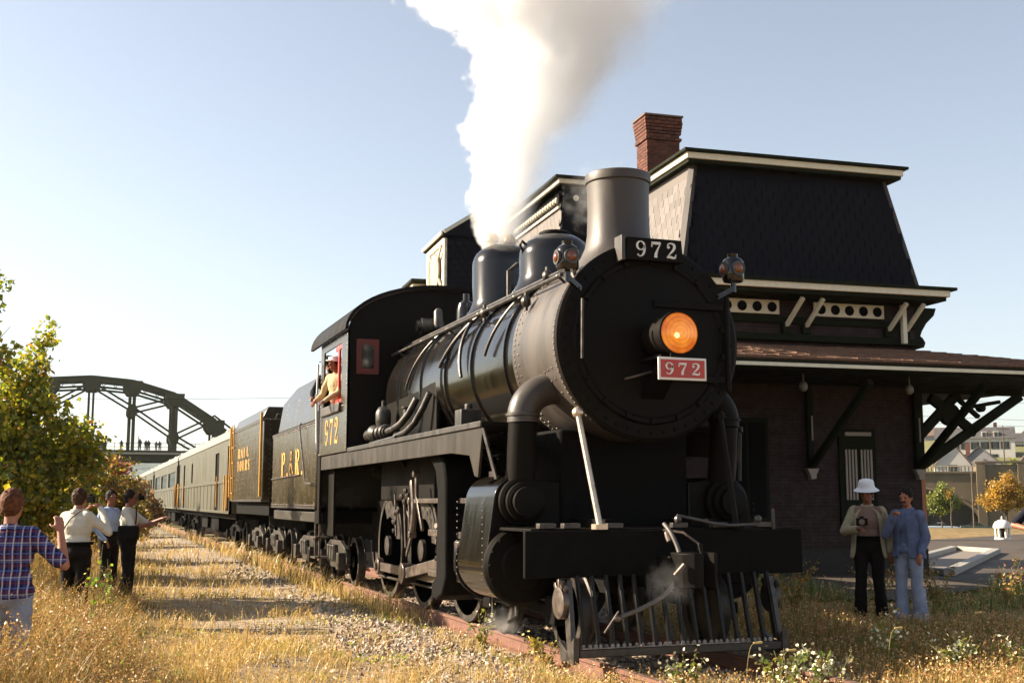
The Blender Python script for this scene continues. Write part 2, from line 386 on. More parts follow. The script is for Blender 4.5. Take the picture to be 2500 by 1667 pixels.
# plaza (paved), with kerbed white frame
poly = [(11.6, 15.0), (16.6, 17.9), (30, 26.0), (62, 40), (52, 50), (33.5, 45.8), (20, 46), (9.3, 46), (9.3, 20.6), (10.2, 15.8)]
def inpoly(px, py, P):
    ins = np.zeros(px.shape, bool); j = len(P) - 1
    for i in range(len(P)):
        (xi, yi), (xj, yj) = P[i], P[j]
        ins ^= ((yi > py) != (yj > py)) & (px < (xj - xi) * (py - yi) / (yj - yi + 1e-12) + xi); j = i
    return ins
ax_ = np.arange(9, 63, .22); ay_ = np.arange(14.5, 51, .22); AX_, AY_ = np.meshgrid(ax_, ay_)
pi_ = np.arange(AX_.size).reshape(AX_.shape); inside = inpoly(AX_[:-1, :-1] + .11, AY_[:-1, :-1] + .11, poly)
PF = np.stack([pi_[:-1, :-1], pi_[:-1, 1:], pi_[1:, 1:], pi_[1:, :-1]], -1)[inside]
M['plaza'] = pm('brown_paving', (0.050, 0.034, 0.021), 0.85, var=0.2, scale=1.2, bump=0.15, bscale=12)
tag(np_mesh('pavement', np.stack([AX_.ravel(), AY_.ravel(), gz(AX_, AY_).ravel() + .045], 1), PF, M['plaza'], smooth=True), kind='structure')
M['kerbwhite'] = pm('kerb_paint', (0.27, 0.25, 0.22), .7, var=.2, scale=3, bump=.1)
kb = empty('kerb_frame', (20.4, 24.2, -0.355), 0, 'long low white kerbed rectangle on the brown paving behind the denim jacket man', 'kerb')
def kerbside(a, b, wd=0.30, h=0.17):
    part('kerb', M['kerbwhite'], kb, lambda m: m.bar((a[0] - 20.4, a[1] - 24.2, h / 2), (b[0] - 20.4, b[1] - 24.2, h / 2), wd, h), bevel=0.02)
E_, D_, B_, A_ = (20.3, 24.75), (30.6, 34.75), (30.9, 37.3), (20.6, 27.6)
kerbside(E_, D_); kerbside(D_, B_); kerbside(B_, A_); kerbside(A_, E_)
M['kerbinside'] = pm('pale_kerb_floor', (0.17, 0.14, 0.115), 0.85, var=0.1)
part('bed', M['kerbinside'], kb, lambda m: m.add([(p[0] - 20.4, p[1] - 24.2, 0.02) for p in (E_, D_, B_, A_)], [(0, 1, 2, 3)]), smooth=0)

# distant hills
def hill(name, cx, cy, rx, ry, h, mat, seed, rz=0.0, base=-6):
    r = np.random.default_rng(seed); n = 70
    u = np.linspace(-1, 1, n); A, B = np.meshgrid(u, u)
    rad = np.sqrt(A ** 2 + B ** 2); z = h * np.clip(np.cos(np.clip(rad, 0, 1) * math.pi / 2), 0, 1) ** 0.9
    for k in range(5):
        fx, fy, p1, p2 = r.uniform(2, 9, 2).tolist() + r.uniform(0, 6, 2).tolist()
        z = z + h * 0.035 * np.sin(A * fx + p1) * np.sin(B * fy + p2) * (1 - np.clip(rad, 0, 1))
    X = cx + rx * A * math.cos(rz) - ry * B * math.sin(rz); Y = cy + rx * A * math.sin(rz) + ry * B * math.cos(rz)
    ii = np.arange(n * n).reshape(n, n)
    F = np.stack([ii[:-1, :-1].ravel(), ii[:-1, 1:].ravel(), ii[1:, 1:].ravel(), ii[1:, :-1].ravel()], 1)
    o = np_mesh(name, np.stack([X.ravel(), Y.ravel(), (z + base).ravel()], 1), F, mat, smooth=True); return tag(o, kind='structure')
M['hillfar'] = pm('wooded_hill', (0.045, 0.075, 0.06), 0.95, var=0.45, scale=0.012, detail=8, bump=0.8, bscale=0.03, bdist=20)
M['hillgreen'] = pm('grassy_hillside', (0.085, 0.105, 0.03), 0.95, c2=(0.20, 0.16, 0.06), scale=0.03, detail=8, bump=0.5, bscale=0.08, bdist=3)
hill('hill_far_left', -60, 2300, 1500, 500, 78, M['hillfar'], 3)
hill('hill_far_right', 1900, 2100, 900, 600, 70, M['hillfar'], 4)
hill('hillside', 240, 275, 130, 130, 22, M['hillgreen'], 5, base=-4)
# ------------------------------------------------------------------ lettering strokes
def cr_path(pts, ws, n=6):
    P = [np.array(p, float) for p in pts]; out = []; ow = []
    if len(P) == 2: return [tuple(p) for p in P], list(ws)
    for i in range(len(P) - 1):
        p0 = P[max(i - 1, 0)]; p1 = P[i]; p2 = P[i + 1]; p3 = P[min(i + 2, len(P) - 1)]
        for k in range(n):
            t = k / n
            out.append(tuple(0.5 * ((2 * p1) + (-p0 + p2) * t + (2 * p0 - 5 * p1 + 4 * p2 - p3) * t * t + (-p0 + 3 * p1 - 3 * p2 + p3) * t ** 3)))
            ow.append(ws[i] * (1 - t) + ws[i + 1] * t)
    out.append(tuple(P[-1])); ow.append(ws[-1]); return out, ow
def ell_path(cx, cy, rx, ry, thick, thin, n=24):
    pts = []; ws = []
    for k in range(n + 1):
        a = 2 * math.pi * k / n; pts.append((cx + rx * math.cos(a), cy + ry * math.sin(a))); ws.append(thin + (thick - thin) * abs(math.cos(a)))
    return pts, ws
GL = {
 '9': [('E', .31, .70, .22, .265, .12, .055), ('S', [(.53, .74), (.535, .52), (.49, .25), (.38, .08), (.25, .035), (.12, .10)], [.12, .14, .13, .09, .06, .05]), ('D', .14, .12, .055)],
 '7': [('L', (.04, .91), (.60, .91), .17), ('L', (.07, .92), (.05, .66), .07), ('S', [(.57, .87), (.40, .5), (.31, .25), (.29, 0)], [.05, .10, .16, .18])],
 '2': [('D', .15, .71, .09), ('S', [(.09, .72), (.13, .90), (.31, .965), (.49, .88), (.51, .70), (.41, .5), (.22, .28), (.07, .08)], [.06, .07, .08, .14, .16, .13, .07, .05]), ('S', [(.05, .07), (.25, .10), (.42, .055), (.58, .08)], [.12, .15, .14, .12]), ('L', (.57, .04), (.60, .27), .06)],
 'P': [('L', (.16, 0), (.16, 1), .17), ('S', [(.16, .96), (.40, .95), (.54, .84), (.54, .66), (.40, .53), (.16, .52)], [.06, .07, .15, .15, .07, .06]), ('L', (.0, .03), (.32, .03), .07), ('L', (.0, .97), (.2, .97), .07)],
 'R': [('L', (.16, 0), (.16, 1), .17), ('S', [(.16, .96), (.40, .95), (.54, .84), (.54, .68), (.40, .54), (.16, .53)], [.06, .07, .15, .15, .07, .06]), ('S', [(.32, .53), (.45, .28), (.50, .06), (.64, .06)], [.08, .15, .15, .06]), ('L', (.0, .03), (.32, .03), .07), ('L', (.0, .97), (.2, .97), .07)],
 '&': [('S', [(.64, .05), (.44, .28), (.24, .60), (.19, .82), (.30, .95), (.42, .86), (.38, .68), (.16, .46), (.06, .25), (.14, .07), (.30, .03), (.48, .16), (.58, .42)], [.12, .14, .14, .08, .07, .08, .08, .1, .14, .1, .07, .07, .06])],
 '.': [('D', .08, .06, .08)],
 'A': [('L', (.02, 0), (.28, 1), .08), ('L', (.28, 1), (.56, 0), .16), ('L', (.12, .33), (.44, .33), .06)],
 'I': [('L', (.16, 0), (.16, 1), .17), ('L', (.0, .03), (.32, .03), .07), ('L', (.0, .97), (.32, .97), .07)],
 'L': [('L', (.14, 0), (.14, 1), .17), ('L', (.05, .05), (.52, .05), .1), ('L', (.5, .05), (.52, .28), .07)],
 'T': [('L', (.28, 0), (.28, 1), .17), ('L', (.0, .94), (.56, .94), .1)],
 'O': [('E', .28, .5, .22, .46, .16, .07)],
 'U': [('S', [(.1, 1), (.1, .3), (.28, .04), (.46, .3), (.46, 1)], [.16, .16, .08, .08, .08])],
 'S': [('S', [(.48, .82), (.28, .96), (.1, .78), (.28, .5), (.46, .24), (.28, .04), (.08, .18)], [.06, .08, .14, .15, .14, .08, .06])],
}
def glyph(m, ch, fn, t=0.012, wt=1.0):
    def quad_strip(pts, ws):
        ws = [q * wt for q in ws]
        n = len(pts); Lf = []; Rt = []
        for i in range(n):
            a = np.array(pts[max(i - 1, 0)]); b = np.array(pts[min(i + 1, n - 1)]); d = b - a; d = d / (np.linalg.norm(d) + 1e-9); nr = np.array([-d[1], d[0]])
            p = np.array(pts[i]); Lf.append(p + nr * ws[i] / 2); Rt.append(p - nr * ws[i] / 2)
        vs = []
        for T in (0.0, t):
            for p in Lf: vs.append(fn(p[0], p[1], T))
            for p in Rt: vs.append(fn(p[0], p[1], T))
        o = 2 * n; fs = []
        for i in range(n - 1):
            fs += [(o + i, o + i + 1, o + n + i + 1, o + n + i), (i, o + i, o + i + 1, i + 1), (n + i, n + i + 1, o + n + i + 1, o + n + i)]
        fs += [(0, n, o + n, o), (n - 1, o + n - 1, o + 2 * n - 1, 2 * n - 1)]
        m.add(vs, fs)
    for e in GL[ch]:
        if e[0] == 'E': quad_strip(*ell_path(*e[1:]))
        elif e[0] == 'S': quad_strip(*cr_path(e[1], e[2]))
        elif e[0] == 'L': quad_strip([e[1], e[2]], [e[3], e[3]])
        elif e[0] == 'D':
            k = 12; m.prism([(e[1] + e[3] * math.cos(2 * math.pi * i / k), e[2] + e[3] * math.sin(2 * math.pi * i / k)) for i in range(k)], lambda a, b, T: fn(a, b, T), 0.0, t)
def lettering(text, adv, sx, sy, fn0, mat, parent, t=0.006, name='numeral', wt=1.0):
    """fn0(u, v, t) in metres on the surface; one mesh per character"""
    x0 = 0.0
    for i, ch in enumerate(text):
        if ch == ' ': x0 += adv * .5; continue
        m = MB(); glyph(m, ch, lambda u, v, T, x0=x0: fn0(x0 + u * sx, v * sy, T), t, wt); x0 += adv * (.38 if ch == '.' else 1.0)
        m.build('full_stop' if ch == '.' else name, mat, parent, smooth=0)

# ------------------------------------------------------------------ the locomotive
LO = empty('steam_locomotive', (XT, 10.6, 0), 0, 'black steam locomotive with amber headlight and red number plate 972', 'locomotive')
YAX = (0, 1, 0); ZB = 3.12
def lp(name, mat, fn, **k): return part(name, mat, k.pop('parent', LO), fn, **k)
# smokebox
lp('smokebox', M['graphite'], lambda m: m.lathe([(1.0, 0.34), (1.0, 1.72)], (0, 0, ZB), YAX, 72), smooth=30)
ring = lp('smokebox_front', M['black'], lambda m: m.lathe([(0.0001, 0.255), (0.55, 0.26), (0.78, 0.285), (0.80, 0.27), (0.84, 0.27), (0.86, 0.30), (0.99, 0.31), (1.025, 0.33), (1.025, 0.40), (1.004, 0.41)], (0, 0, ZB), YAX, 72), smooth=25)
def ringbolts(m):
    for k in range(44):
        a = 2 * math.pi * k / 44; m.rivet((0.94 * math.cos(a), 0.305, ZB + 0.94 * math.sin(a)), (0, -1, 0), 0.022)
    for k in range(18):
        a = 2 * math.pi * (k + .5) / 18; m.box((0.82 * math.cos(a), 0.255, ZB + 0.82 * math.sin(a)), (0.05, 0.04, 0.05), (0, -a, 0))
lp('front_bolts', M['black'], ringbolts, smooth=0, kind='stuff', parent=ring)
def hinges(m):
    for z in (-0.38, 0.38): m.box((0.42, 0.245, ZB + z), (0.8, 0.03, 0.07))
    m.cyl((0.86, 0.24, ZB - 0.5), (0.86, 0.24, ZB + 0.5), 0.03, n=8)
lp('door_hinge', M['black'], hinges, bevel=0.006, parent=ring)
def sbrivets(m):
    for yy, st in ((1.64, 3.4), (1.52, 6.8), (0.47, 3.4)):
        a = 60
        while a < 300:
            th = R_(a); m.rivet((1.0 * math.sin(-th + math.pi) * -1 if False else -1.0 * math.sin(R_(a - 0)) * 1.0 if False else 1.0 * math.cos(R_(a + 0)), yy, ZB + 1.0 * math.sin(R_(a))), (math.cos(R_(a)), 0, math.sin(R_(a))), 0.017); a += st
    for i in range(9):
        for a in (196, 203, 212): m.rivet((math.cos(R_(a + i * .8)), 0.62 + i * 0.11, ZB + math.sin(R_(a + i * .8))), (math.cos(R_(a)), 0, math.sin(R_(a))), 0.017)
M['rivetsteel'] = pm('rivet_heads', (0.11, 0.085, 0.07), 0.5, metal=0.2, var=0.3)
lp('smokebox_rivets', M['rivetsteel'], sbrivets, smooth=0, kind='stuff')
# boiler with jacket and bands
lp('boiler', M['blackgloss'], lambda m: m.lathe([(0.975, 1.72), (0.975, 4.6), (1.0, 4.62), (1.01, 7.95)], (0, 0, ZB), YAX, 72), smooth=30)
for yy in (2.05, 3.3, 4.45, 5.6, 6.9):
    lp('boiler_band', M['blackgloss'], lambda m: m.lathe([(0.978, -0.035), (1.004, -0.03), (1.004, 0.03), (0.978, 0.035)] if yy < 4.6 else [(1.0, -0.035), (1.026, -0.03), (1.026, 0.03), (1.0, 0.035)], (0, yy, ZB), YAX, 72), smooth=25)
def fbsides(m):   # firebox sides drop between the frames
    for s in (-1, 1): m.b6(s * 0.93, s * 1.0, 4.8, 7.95, 1.5, ZB)
lp('firebox', M['black'], fbsides, bevel=0.03, split=True)
# stack
SP = [(0.56, 3.92), (0.50, 4.02), (0.42, 4.12), (0.37, 4.23), (0.345, 4.38), (0.338, 4.6), (0.340, 4.85), (0.345, 4.94), (0.362, 4.955), (0.366, 5.0), (0.360, 5.045), (0.345, 5.055), (0.31, 5.05), (0.29, 4.8), (0.28, 4.2)]
lp('stack', M['graphite'], lambda m: m.lathe(SP, (0, 1.05, 0), (0, 0, 1), 48), smooth=40)
# domes
def dome(m, y, r, zt, zb=3.95, sk=1.28):
    h = zt - 0.30
    pr = [(r * sk * 1.15, zb - 0.05), (r * sk, zb + 0.06), (r * 1.08, zb + 0.18), (r, zb + 0.30), (r, h)]
    for k in range(1, 9):
        a = math.pi / 2 * k / 8; pr.append((max(r * math.cos(a) ** 0.8 if k < 8 else 0.0001, 0.0001), h + 0.30 * math.sin(a)))
    m.lathe(pr, (0, y, 0), (0, 0, 1), 40)
lp('sand_dome', M['blackgloss'], lambda m: dome(m, 2.95, 0.45, 4.80), smooth=40)
lp('steam_dome', M['blackgloss'], lambda m: dome(m, 4.9, 0.44, 5.06), smooth=40)
def domelid(m):
    m.lathe([(0.2, 0), (0.2, 0.03), (0.17, 0.045), (0.0001, 0.05)], (0, 2.95, 4.785), (0, 0, 1), 20)
    m.tube([(-0.36, 2.95, 4.62), (-0.44, 2.93, 4.68), (-0.47, 2.92, 4.62), (-0.44, 2.9, 4.55), (-0.40, 2.92, 4.42)], 0.018, 6)
lp('dome_lid', M['black'], domelid)
def valves(m):
    for dx in (-0.14, 0.12):
        m.lathe([(0.07, 0), (0.07, 0.12), (0.09, 0.14), (0.09, 0.2), (0.05, 0.26)], (dx, 5.0, 4.98), (0, 0, 1), 12)
lp('safety_valve', M['brass'], valves, split=True)
def bell(m):
    m.lathe([(0.19, 0), (0.17, 0.06), (0.12, 0.14), (0.10, 0.24), (0.06, 0.30), (0.0001, 0.31)], (0.0, 3.95, 4.22), (0, 0, 1), 20)
    m.tube([(-0.26, 3.95, 4.06), (-0.26, 3.95, 4.5), (-0.15, 3.95, 4.6), (0.15, 3.95, 4.6), (0.26, 3.95, 4.5), (0.26, 3.95, 4.06)], 0.03, 6)
lp('bell', M['dirtysteel'], bell)
def turret(m):
    m.lathe([(0.16, 3.98), (0.15, 4.35), (0.12, 4.45), (0.05, 4.5), (0.05, 4.6), (0.0001, 4.61)], (-0.1, 6.35, 0), (0, 0, 1), 16)
lp('turret', M['blackgloss'], turret)
def whistle(m):
    m.lathe([(0.05, 0), (0.05, 0.1), (0.03, 0.12), (0.075, 0.16), (0.075, 0.42), (0.04, 0.47), (0.0001, 0.48)], (-0.25, 7.35, 4.05), (0, 0, 1), 12)
    m.cyl((-0.5, 7.5, 4.25), (-0.15, 7.5, 4.25), 0.13, n=14); m.cyl((-0.56, 7.5, 4.25), (-0.5, 7.5, 4.25), 0.09, n=14)
lp('dynamo', M['dirtysteel'], whistle)
# handrails and pipes along the near side of the boiler
def arcx(a, r=1.06): return (r * math.cos(R_(a)), ZB + r * math.sin(R_(a)))
def rail_line(m, a, y0, y1, r, rad=1.09, posts=True):
    x, z = arcx(a, rad); m.tube([(x, y0, z), (x, y1, z)], r, 8)
    if posts:
        y = y0 + 0.1
        while y < y1:
            xi, zi = arcx(a, 0.97); m.cyl((xi, y, zi), (x, y, z), 0.016, n=6); m.ell((x, y, z), (0.028, 0.028, 0.028), 8, 5); y += 1.35
lp('handrail', M['dirtysteel'], lambda m: rail_line(m, 141, 0.6, 7.9, 0.022, 1.10))
def pipes(m):
    rail_line(m, 128, 0.9, 7.9, 0.030, 1.05, False)
    rail_line(m, 124, 1.6, 6.4, 0.022, 1.04, False)
    rail_line(m, 134, 1.1, 7.9, 0.017, 1.04, False)
    x, z = arcx(128, 1.05)
    m.tube([(x, 0.9, z), (x - 0.04, 0.7, z + .02), (x - 0.12, 0.55, z - 0.05), (x - 0.1, 0.48, z - 0.2)], 0.03, 8)
lp('sand_pipe', M['dirtysteel'], pipes, split=True)
def drops(m):   # pipes curving down over the jacket
    for y0, a0, a1, r, sl in ((2.0, 128, 176, 0.020, 0.6), (3.35, 118, 172, 0.026, 1.2), (4.05, 110, 185, 0.024, -0.5), (5.4, 125, 180, 0.018, 0.9)):
        pts = []
        for k in range(15):
            a = a0 + (a1 - a0) * k / 14; x, z = arcx(a, 1.035); pts.append((x, y0 + sl * k / 14, z))
        m.tube(pts, r, 7)
lp('delivery_pipe', M['dirtysteel'], drops, split=True)
def clack(m):
    for y, a in ((1.45, 150), (1.5, 128), (3.2, 141)):
        x, z = arcx(a, 1.08); m.ell((x, y, z), (0.06, 0.06, 0.07), 8, 6); m.cyl((x, y, z - 0.1), (x, y, z + 0.1), 0.025, n=6)
lp('check_valve', M['dirtysteel'], clack, split=False)
# headlight, plate, number board, marker lamps
hl = lp('headlight', M['black'], lambda m: m.lathe([(0.12, 0.27), (0.16, 0.18), (0.20, 0.06), (0.205, -0.30), (0.222, -0.31), (0.222, -0.35), (0.203, -0.35), (0.195, -0.30)], (0, 0, ZB), YAX, 36), smooth=40)
ml = bpy.data.materials.new('amber_headlight_glass'); ml.use_nodes = True; b = ml.node_tree.nodes['Principled BSDF']
b.inputs['Roughness'].default_value = 0.12
_n = ml.node_tree.nodes; _l = ml.node_tree.links; _tc = _n.new('ShaderNodeTexCoord'); _no = _n.new('ShaderNodeTexNoise'); _no.inputs['Scale'].default_value = 7; _no.inputs['Detail'].default_value = 3
_cr = _n.new('ShaderNodeValToRGB'); _cr.color_ramp.elements[0].position = 0.3; _cr.color_ramp.elements[0].color = (0.50, 0.10, 0.008, 1); _cr.color_ramp.elements[1].position = 0.72; _cr.color_ramp.elements[1].color = (0.85, 0.30, 0.03, 1)
_l.new(_tc.outputs['Object'], _no.inputs['Vector']); _sp = _n.new('ShaderNodeSeparateXYZ'); _l.new(_tc.outputs['Object'], _sp.inputs[0])
def _mm(op, p, q):
    k = _n.new('ShaderNodeMath'); k.operation = op
    for i_, v_ in enumerate((p, q)):
        if isinstance(v_, (int, float)): k.inputs[i_].default_value = v_
        else: _l.new(v_, k.inputs[i_])
    return k.outputs[0]
_dz = _mm('SUBTRACT', _sp.outputs[2], ZB); _rr = _mm('SQRT', _mm('ADD', _mm('MULTIPLY', _sp.outputs[0], _sp.outputs[0]), _mm('MULTIPLY', _dz, _dz)), 0)
_rg = _mm('MULTIPLY', _mm('SINE', _mm('MULTIPLY', _rr, 150.0), 0), .06)
_l.new(_mm('ADD', _mm('MULTIPLY_ADD' if False else 'ADD', _mm('MULTIPLY', _no.outputs['Fac'], .7), _rg), _mm('SUBTRACT', .36, _mm('MULTIPLY', _rr, 1.75))), _cr.inputs[0]); _l.new(_cr.outputs[0], b.inputs['Base Color']); _l.new(_cr.outputs[0], b.inputs['Emission Color']); b.inputs['Emission Strength'].default_value = 0.20
lp('lens', ml, lambda m: m.lathe([(0.203, -0.335), (0.16, -0.355), (0.085, -0.368), (0.0001, -0.372)], (0, 0, ZB), YAX, 36), parent=hl, smooth=60)
mb_ = bpy.data.materials.new('lit_bulb'); mb_.use_nodes = True; b = mb_.node_tree.nodes['Principled BSDF']; b.inputs['Base Color'].default_value = (1, .6, .25, 1); b.inputs['Emission Color'].default_value = (1, .55, .2, 1); b.inputs['Emission Strength'].default_value = 0.7
lp('bulb', mb_, lambda m: m.ell((-0.045, -0.375, ZB - 0.03), (0.028, 0.014, 0.028), 12, 8), parent=hl)
lp('headlight_bracket', M['black'], lambda m: (m.b6(-0.16, 0.16, -0.25, 0.27, ZB - 0.235, ZB - 0.205), m.bar((0, -0.2, ZB - 0.22), (0, 0.28, ZB - 0.6), 0.24, 0.02)), parent=hl)
npl = lp('number_plate', M['white'], lambda m: m.b6(-0.245, 0.275, -0.365, -0.345, 2.655, 2.875), bevel=0.006)
lp('plate_field', M['red'], lambda m: m.b6(-0.222, 0.252, -0.369, -0.366, 2.678, 2.852), parent=npl, smooth=0)
lettering('972', 0.142, 0.150, 0.118, lambda u, v, t: (-0.178 + u, -0.369 - t, 2.706 + v), M['white'], npl, 0.005)
lp('plate_bracket', M['black'], lambda m: (m.b6(-0.1, 0.12, -0.345, -0.325, 2.80, 2.92), m.bar((0, -0.335, 2.86), (0, 0.28, 2.75), 0.05, 0.02)), parent=npl)
nbd = lp('number_board', M['black'], lambda m: m.prism([(-0.33, 3.93), (0.33, 3.93), (0.31, 4.165), (-0.31, 4.165)], lambda a, b, t: (a, t, b), 0.17, 0.33), bevel=0.008)
lettering('972', 0.172, 0.185, 0.165, lambda u, v, t: (-0.215 + u, 0.169 - t, 3.965 + v), M['white'], nbd, 0.005)
lp('board_end', M['graphite'], lambda m: m.prism([(0.16, 3.92), (0.34, 3.92), (0.345, 4.18), (0.165, 4.18)], lambda a, b, t: (t, a, b), -0.372, -0.334), parent=nbd, bevel=0.004)  # left end given a paler paint to show sun on the side face
def marker(x):
    mk = lp('marker_lamp', M['blackgloss'], lambda m: (m.lathe([(0.10, -0.13), (0.115, -0.1), (0.115, 0.08), (0.095, 0.11), (0.05, 0.14), (0.055, 0.17), (0.0001, 0.18)], (x, 0.28, 3.92), (0, 0, 1), 18), m.cyl((x, 0.28, 3.68), (x, 0.28, 3.8), 0.03, n=8), m.bar((x, 0.28, 3.72), (x * 0.82, 0.33, 3.62), 0.05, 0.05)), smooth=50)
    gm = M.setdefault('amberlens', pm('amber_lamp_lens', (0.16, 0.04, 0.008), 0.1, var=0.1, spec=0.8))
    for d in ((0, -1, 0), (-1, 0, 0)):
        p = Vector((x, 0.28, 3.92)) + Vector(d) * 0.10
        lp('lamp_lens', gm, lambda m: m.lathe([(0.062, 0), (0.05, 0.03), (0.025, 0.045), (0.0001, 0.048)], p, d, 14), parent=mk, smooth=60)
        lp('bezel', M['dirtysteel'], lambda m: m.lathe([(0.06, 0), (0.078, 0.0), (0.078, 0.025), (0.06, 0.025)], p, d, 14), parent=mk)
marker(-0.92); marker(0.97)
# smokebox braces to the pilot deck
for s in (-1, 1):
    lp('brace', pm('sunlit_rod', (0.55, 0.44, 0.33), .3, metal=.7, var=.15) if s < 0 else M['black'], lambda m: (m.tube([(s * 0.80, 0.32, 2.36), (s * 0.74, -0.05, 1.27)], 0.030, 10), m.ell((s * 0.80, 0.33, 2.37), (0.06, 0.06, 0.06), 8, 6), m.box((s * 0.74, -0.05, 1.255), (0.12, 0.12, 0.05))))  # near rod pale for its sun glint, far rod black for shade
lp('front_handrail', M['dirtysteel'], lambda m: m.tube([(-0.80, 0.2, 2.9), (-0.80, 0.18, 3.5)], 0.016, 6))
lp('lever', M['steel'], lambda m: m.tube([(-0.34, 0.2, 2.71), (-0.05, 0.18, 2.79)], 0.012, 6))
# cylinders
def cylj(m, s):
    cx, cz, r = s * -1.0 * -1.19, 0.85, 0.375; vx, vz, vr = s * 1.20 * 1.0, 1.49, 0.27
    sg = s
    poly = []
    out = []   # outline, outer side, then top of valve chest, then inboard
    for k in range(15):                # lower circle from the inboard bottom to the outer tangent
        a = R_(250 - 85 * k / 14); out.append((cx * 1 + sg * -1 * r * math.cos(a) * -1 if False else cx + sg * r * -math.cos(a), cz + r * math.sin(a)))
    for k in range(13):
        a = R_(170 - 110 * k / 12); out.append((vx + sg * vr * -math.cos(a), vz + vr * math.sin(a)))
    out.append((sg * 0.75, vz + 0.2)); out.append((sg * 0.75, cz - r * 0.9))
    m.prism(out, lambda a, b, t: (a, t, b), 0.95, 1.92)
for s in (-1, 1):
    cy = lp('cylinder', M['blackgloss'], lambda m: cylj(m, s), smooth=25, bevel=0.012); cy.data.materials.append(M['black'])
    for p_ in cy.data.polygons:
        if abs(p_.normal.y) > .9: p_.material_index = 1
    lp('cylinder_head', M['black'], lambda m: (m.lathe([(0.40, 0.945), (0.40, 0.90), (0.37, 0.86), (0.24, 0.84), (0.22, 0.80), (0.10, 0.78), (0.0001, 0.78)], (s * 1.19, 0, 0.85), YAX, 40), [m.rivet((s * 1.19 + 0.345 * math.cos(k * .39), 0.855, 0.85 + 0.345 * math.sin(k * .39)), (0, -1, 0), 0.02) for k in range(16)]), parent=cy, smooth=30)
    lp('valve_head', M['black'], lambda m: (m.lathe([(0.25, 0.945), (0.25, 0.88), (0.22, 0.86), (0.20, 0.86), (0.20, 0.80), (0.17, 0.78), (0.15, 0.78), (0.15, 0.72), (0.0001, 0.70)], (s * 1.18, 0, 1.49), YAX, 32)), parent=cy, smooth=30)
    lp('back_head', M['black'], lambda m: m.lathe([(0.39, 1.925), (0.39, 2.0), (0.2, 2.06), (0.12, 2.25), (0.0001, 2.26)], (s * 1.19, 0, 0.85), YAX, 32), parent=cy, smooth=30)
    def cr_(m):
        for k in range(12): m.rivet((s * 1.19 + s * -0.0 - (0.383 if s < 0 else -0.383), 1.0 + 0.0, 0.7 + k * 0.07), (s, 0, 0), 0.013)
        for k in range(12): m.rivet((s * 1.575, 1.88, 0.72 + k * 0.07), (s, 0, 0), 0.013)
    lp('jacket_rivets', M['dirtysteel'], cr_, parent=cy, smooth=0, kind='stuff')
    lp('drain_cock', M['dirtysteel'], lambda m: (m.cyl((s * 1.19, 1.05, 0.5), (s * 1.19, 1.05, 0.3), 0.02, n=6), m.cyl((s * 1.19, 1.8, 0.5), (s * 1.19, 1.8, 0.3), 0.02, n=6), m.tube([(s * 1.19, 1.05, 0.33), (s * 1.3, 1.0, 0.28)], 0.018, 6)), parent=cy)
    # steam pipe elbow from smokebox to valve chest
    pts = [(s * 0.55, 0.90, 2.66)]
    for k in range(11):
        a = math.pi / 2 * k / 10; pts.append((s * (0.80 + 0.37 * math.sin(a)), 0.90, 2.36 + 0.30 * math.cos(a)))
    pts.append((s * 1.17, 0.90, 2.30))
    lp('steam_pipe', M['graphite'] if s < 0 else M['black'], lambda m: m.tube(pts, 0.165, 24), smooth=60)  # far pipe and its flange are black: their shade is put into the colour
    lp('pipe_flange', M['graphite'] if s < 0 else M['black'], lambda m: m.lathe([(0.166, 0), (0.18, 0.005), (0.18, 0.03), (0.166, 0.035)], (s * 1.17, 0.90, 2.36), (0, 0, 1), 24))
    lp('lower_steam_pipe', M['black'], lambda m: m.cyl((s * 1.17, 0.90, 2.31), (s * 1.17, 1.0, 1.65), 0.152, n=20), smooth=40)
# frames and saddle
lp('saddle', M['matte'], lambda m: m.b6(-0.75, 0.75, 0.95, 1.9, 0.6, 2.25), bevel=0.05)
lp('frame', M['matte'], lambda m: [m.b6(s * 0.52, s * 0.62, 0.1, 10.2, 0.62, 1.32) for s in (-1, 1)], split=True)
lp('gangway_apron', M['black'], lambda m: m.b6(-1.55, -1.50, 10.302, 10.72, 1.1, 3.1), bevel=0.01)
# running boards
for s in (-1, 1):
    rb = lp('running_board', M['black'], lambda m: m.b6(s * 0.92, s * 1.53, 1.15, 10.3, 2.27, 2.32), bevel=0.008)
    lp('board_edge', M['dirtysteel'], lambda m: m.b6(s * 1.531, s * 1.556, 1.15, 7.93, 2.262, 2.325), parent=rb, bevel=0.006)
    M.setdefault('valance', pm('brown_dusty_black', (0.020, 0.013, 0.007), 0.42, var=0.35, scale=5, bump=0.08, streak=(1, 1, 0.2)))
    lp('valance', M['valance'], lambda m: m.prism([(1.15, 2.26), (10.3, 2.26), (10.3, 2.03), (2.3, 2.03), (1.6, 1.98), (1.42, 1.76), (1.30, 1.74)], lambda a, b, t: (t, a, b), s * 1.50, s * 1.53), parent=rb, bevel=0.004)
    lp('hanger', M['black'], lambda m: [m.bar((s * 1.2, y, 2.27), (s * 0.62, y, 1.5), 0.06, 0.05) for y in (2.6, 4.4, 6.4)], parent=rb, split=True)
    lp('step_strut', M['dirtysteel'], lambda m: m.bar((s * 1.52, 1.16, 2.25), (s * 1.42, 1.02, 1.72), 0.03, 0.03), parent=rb)
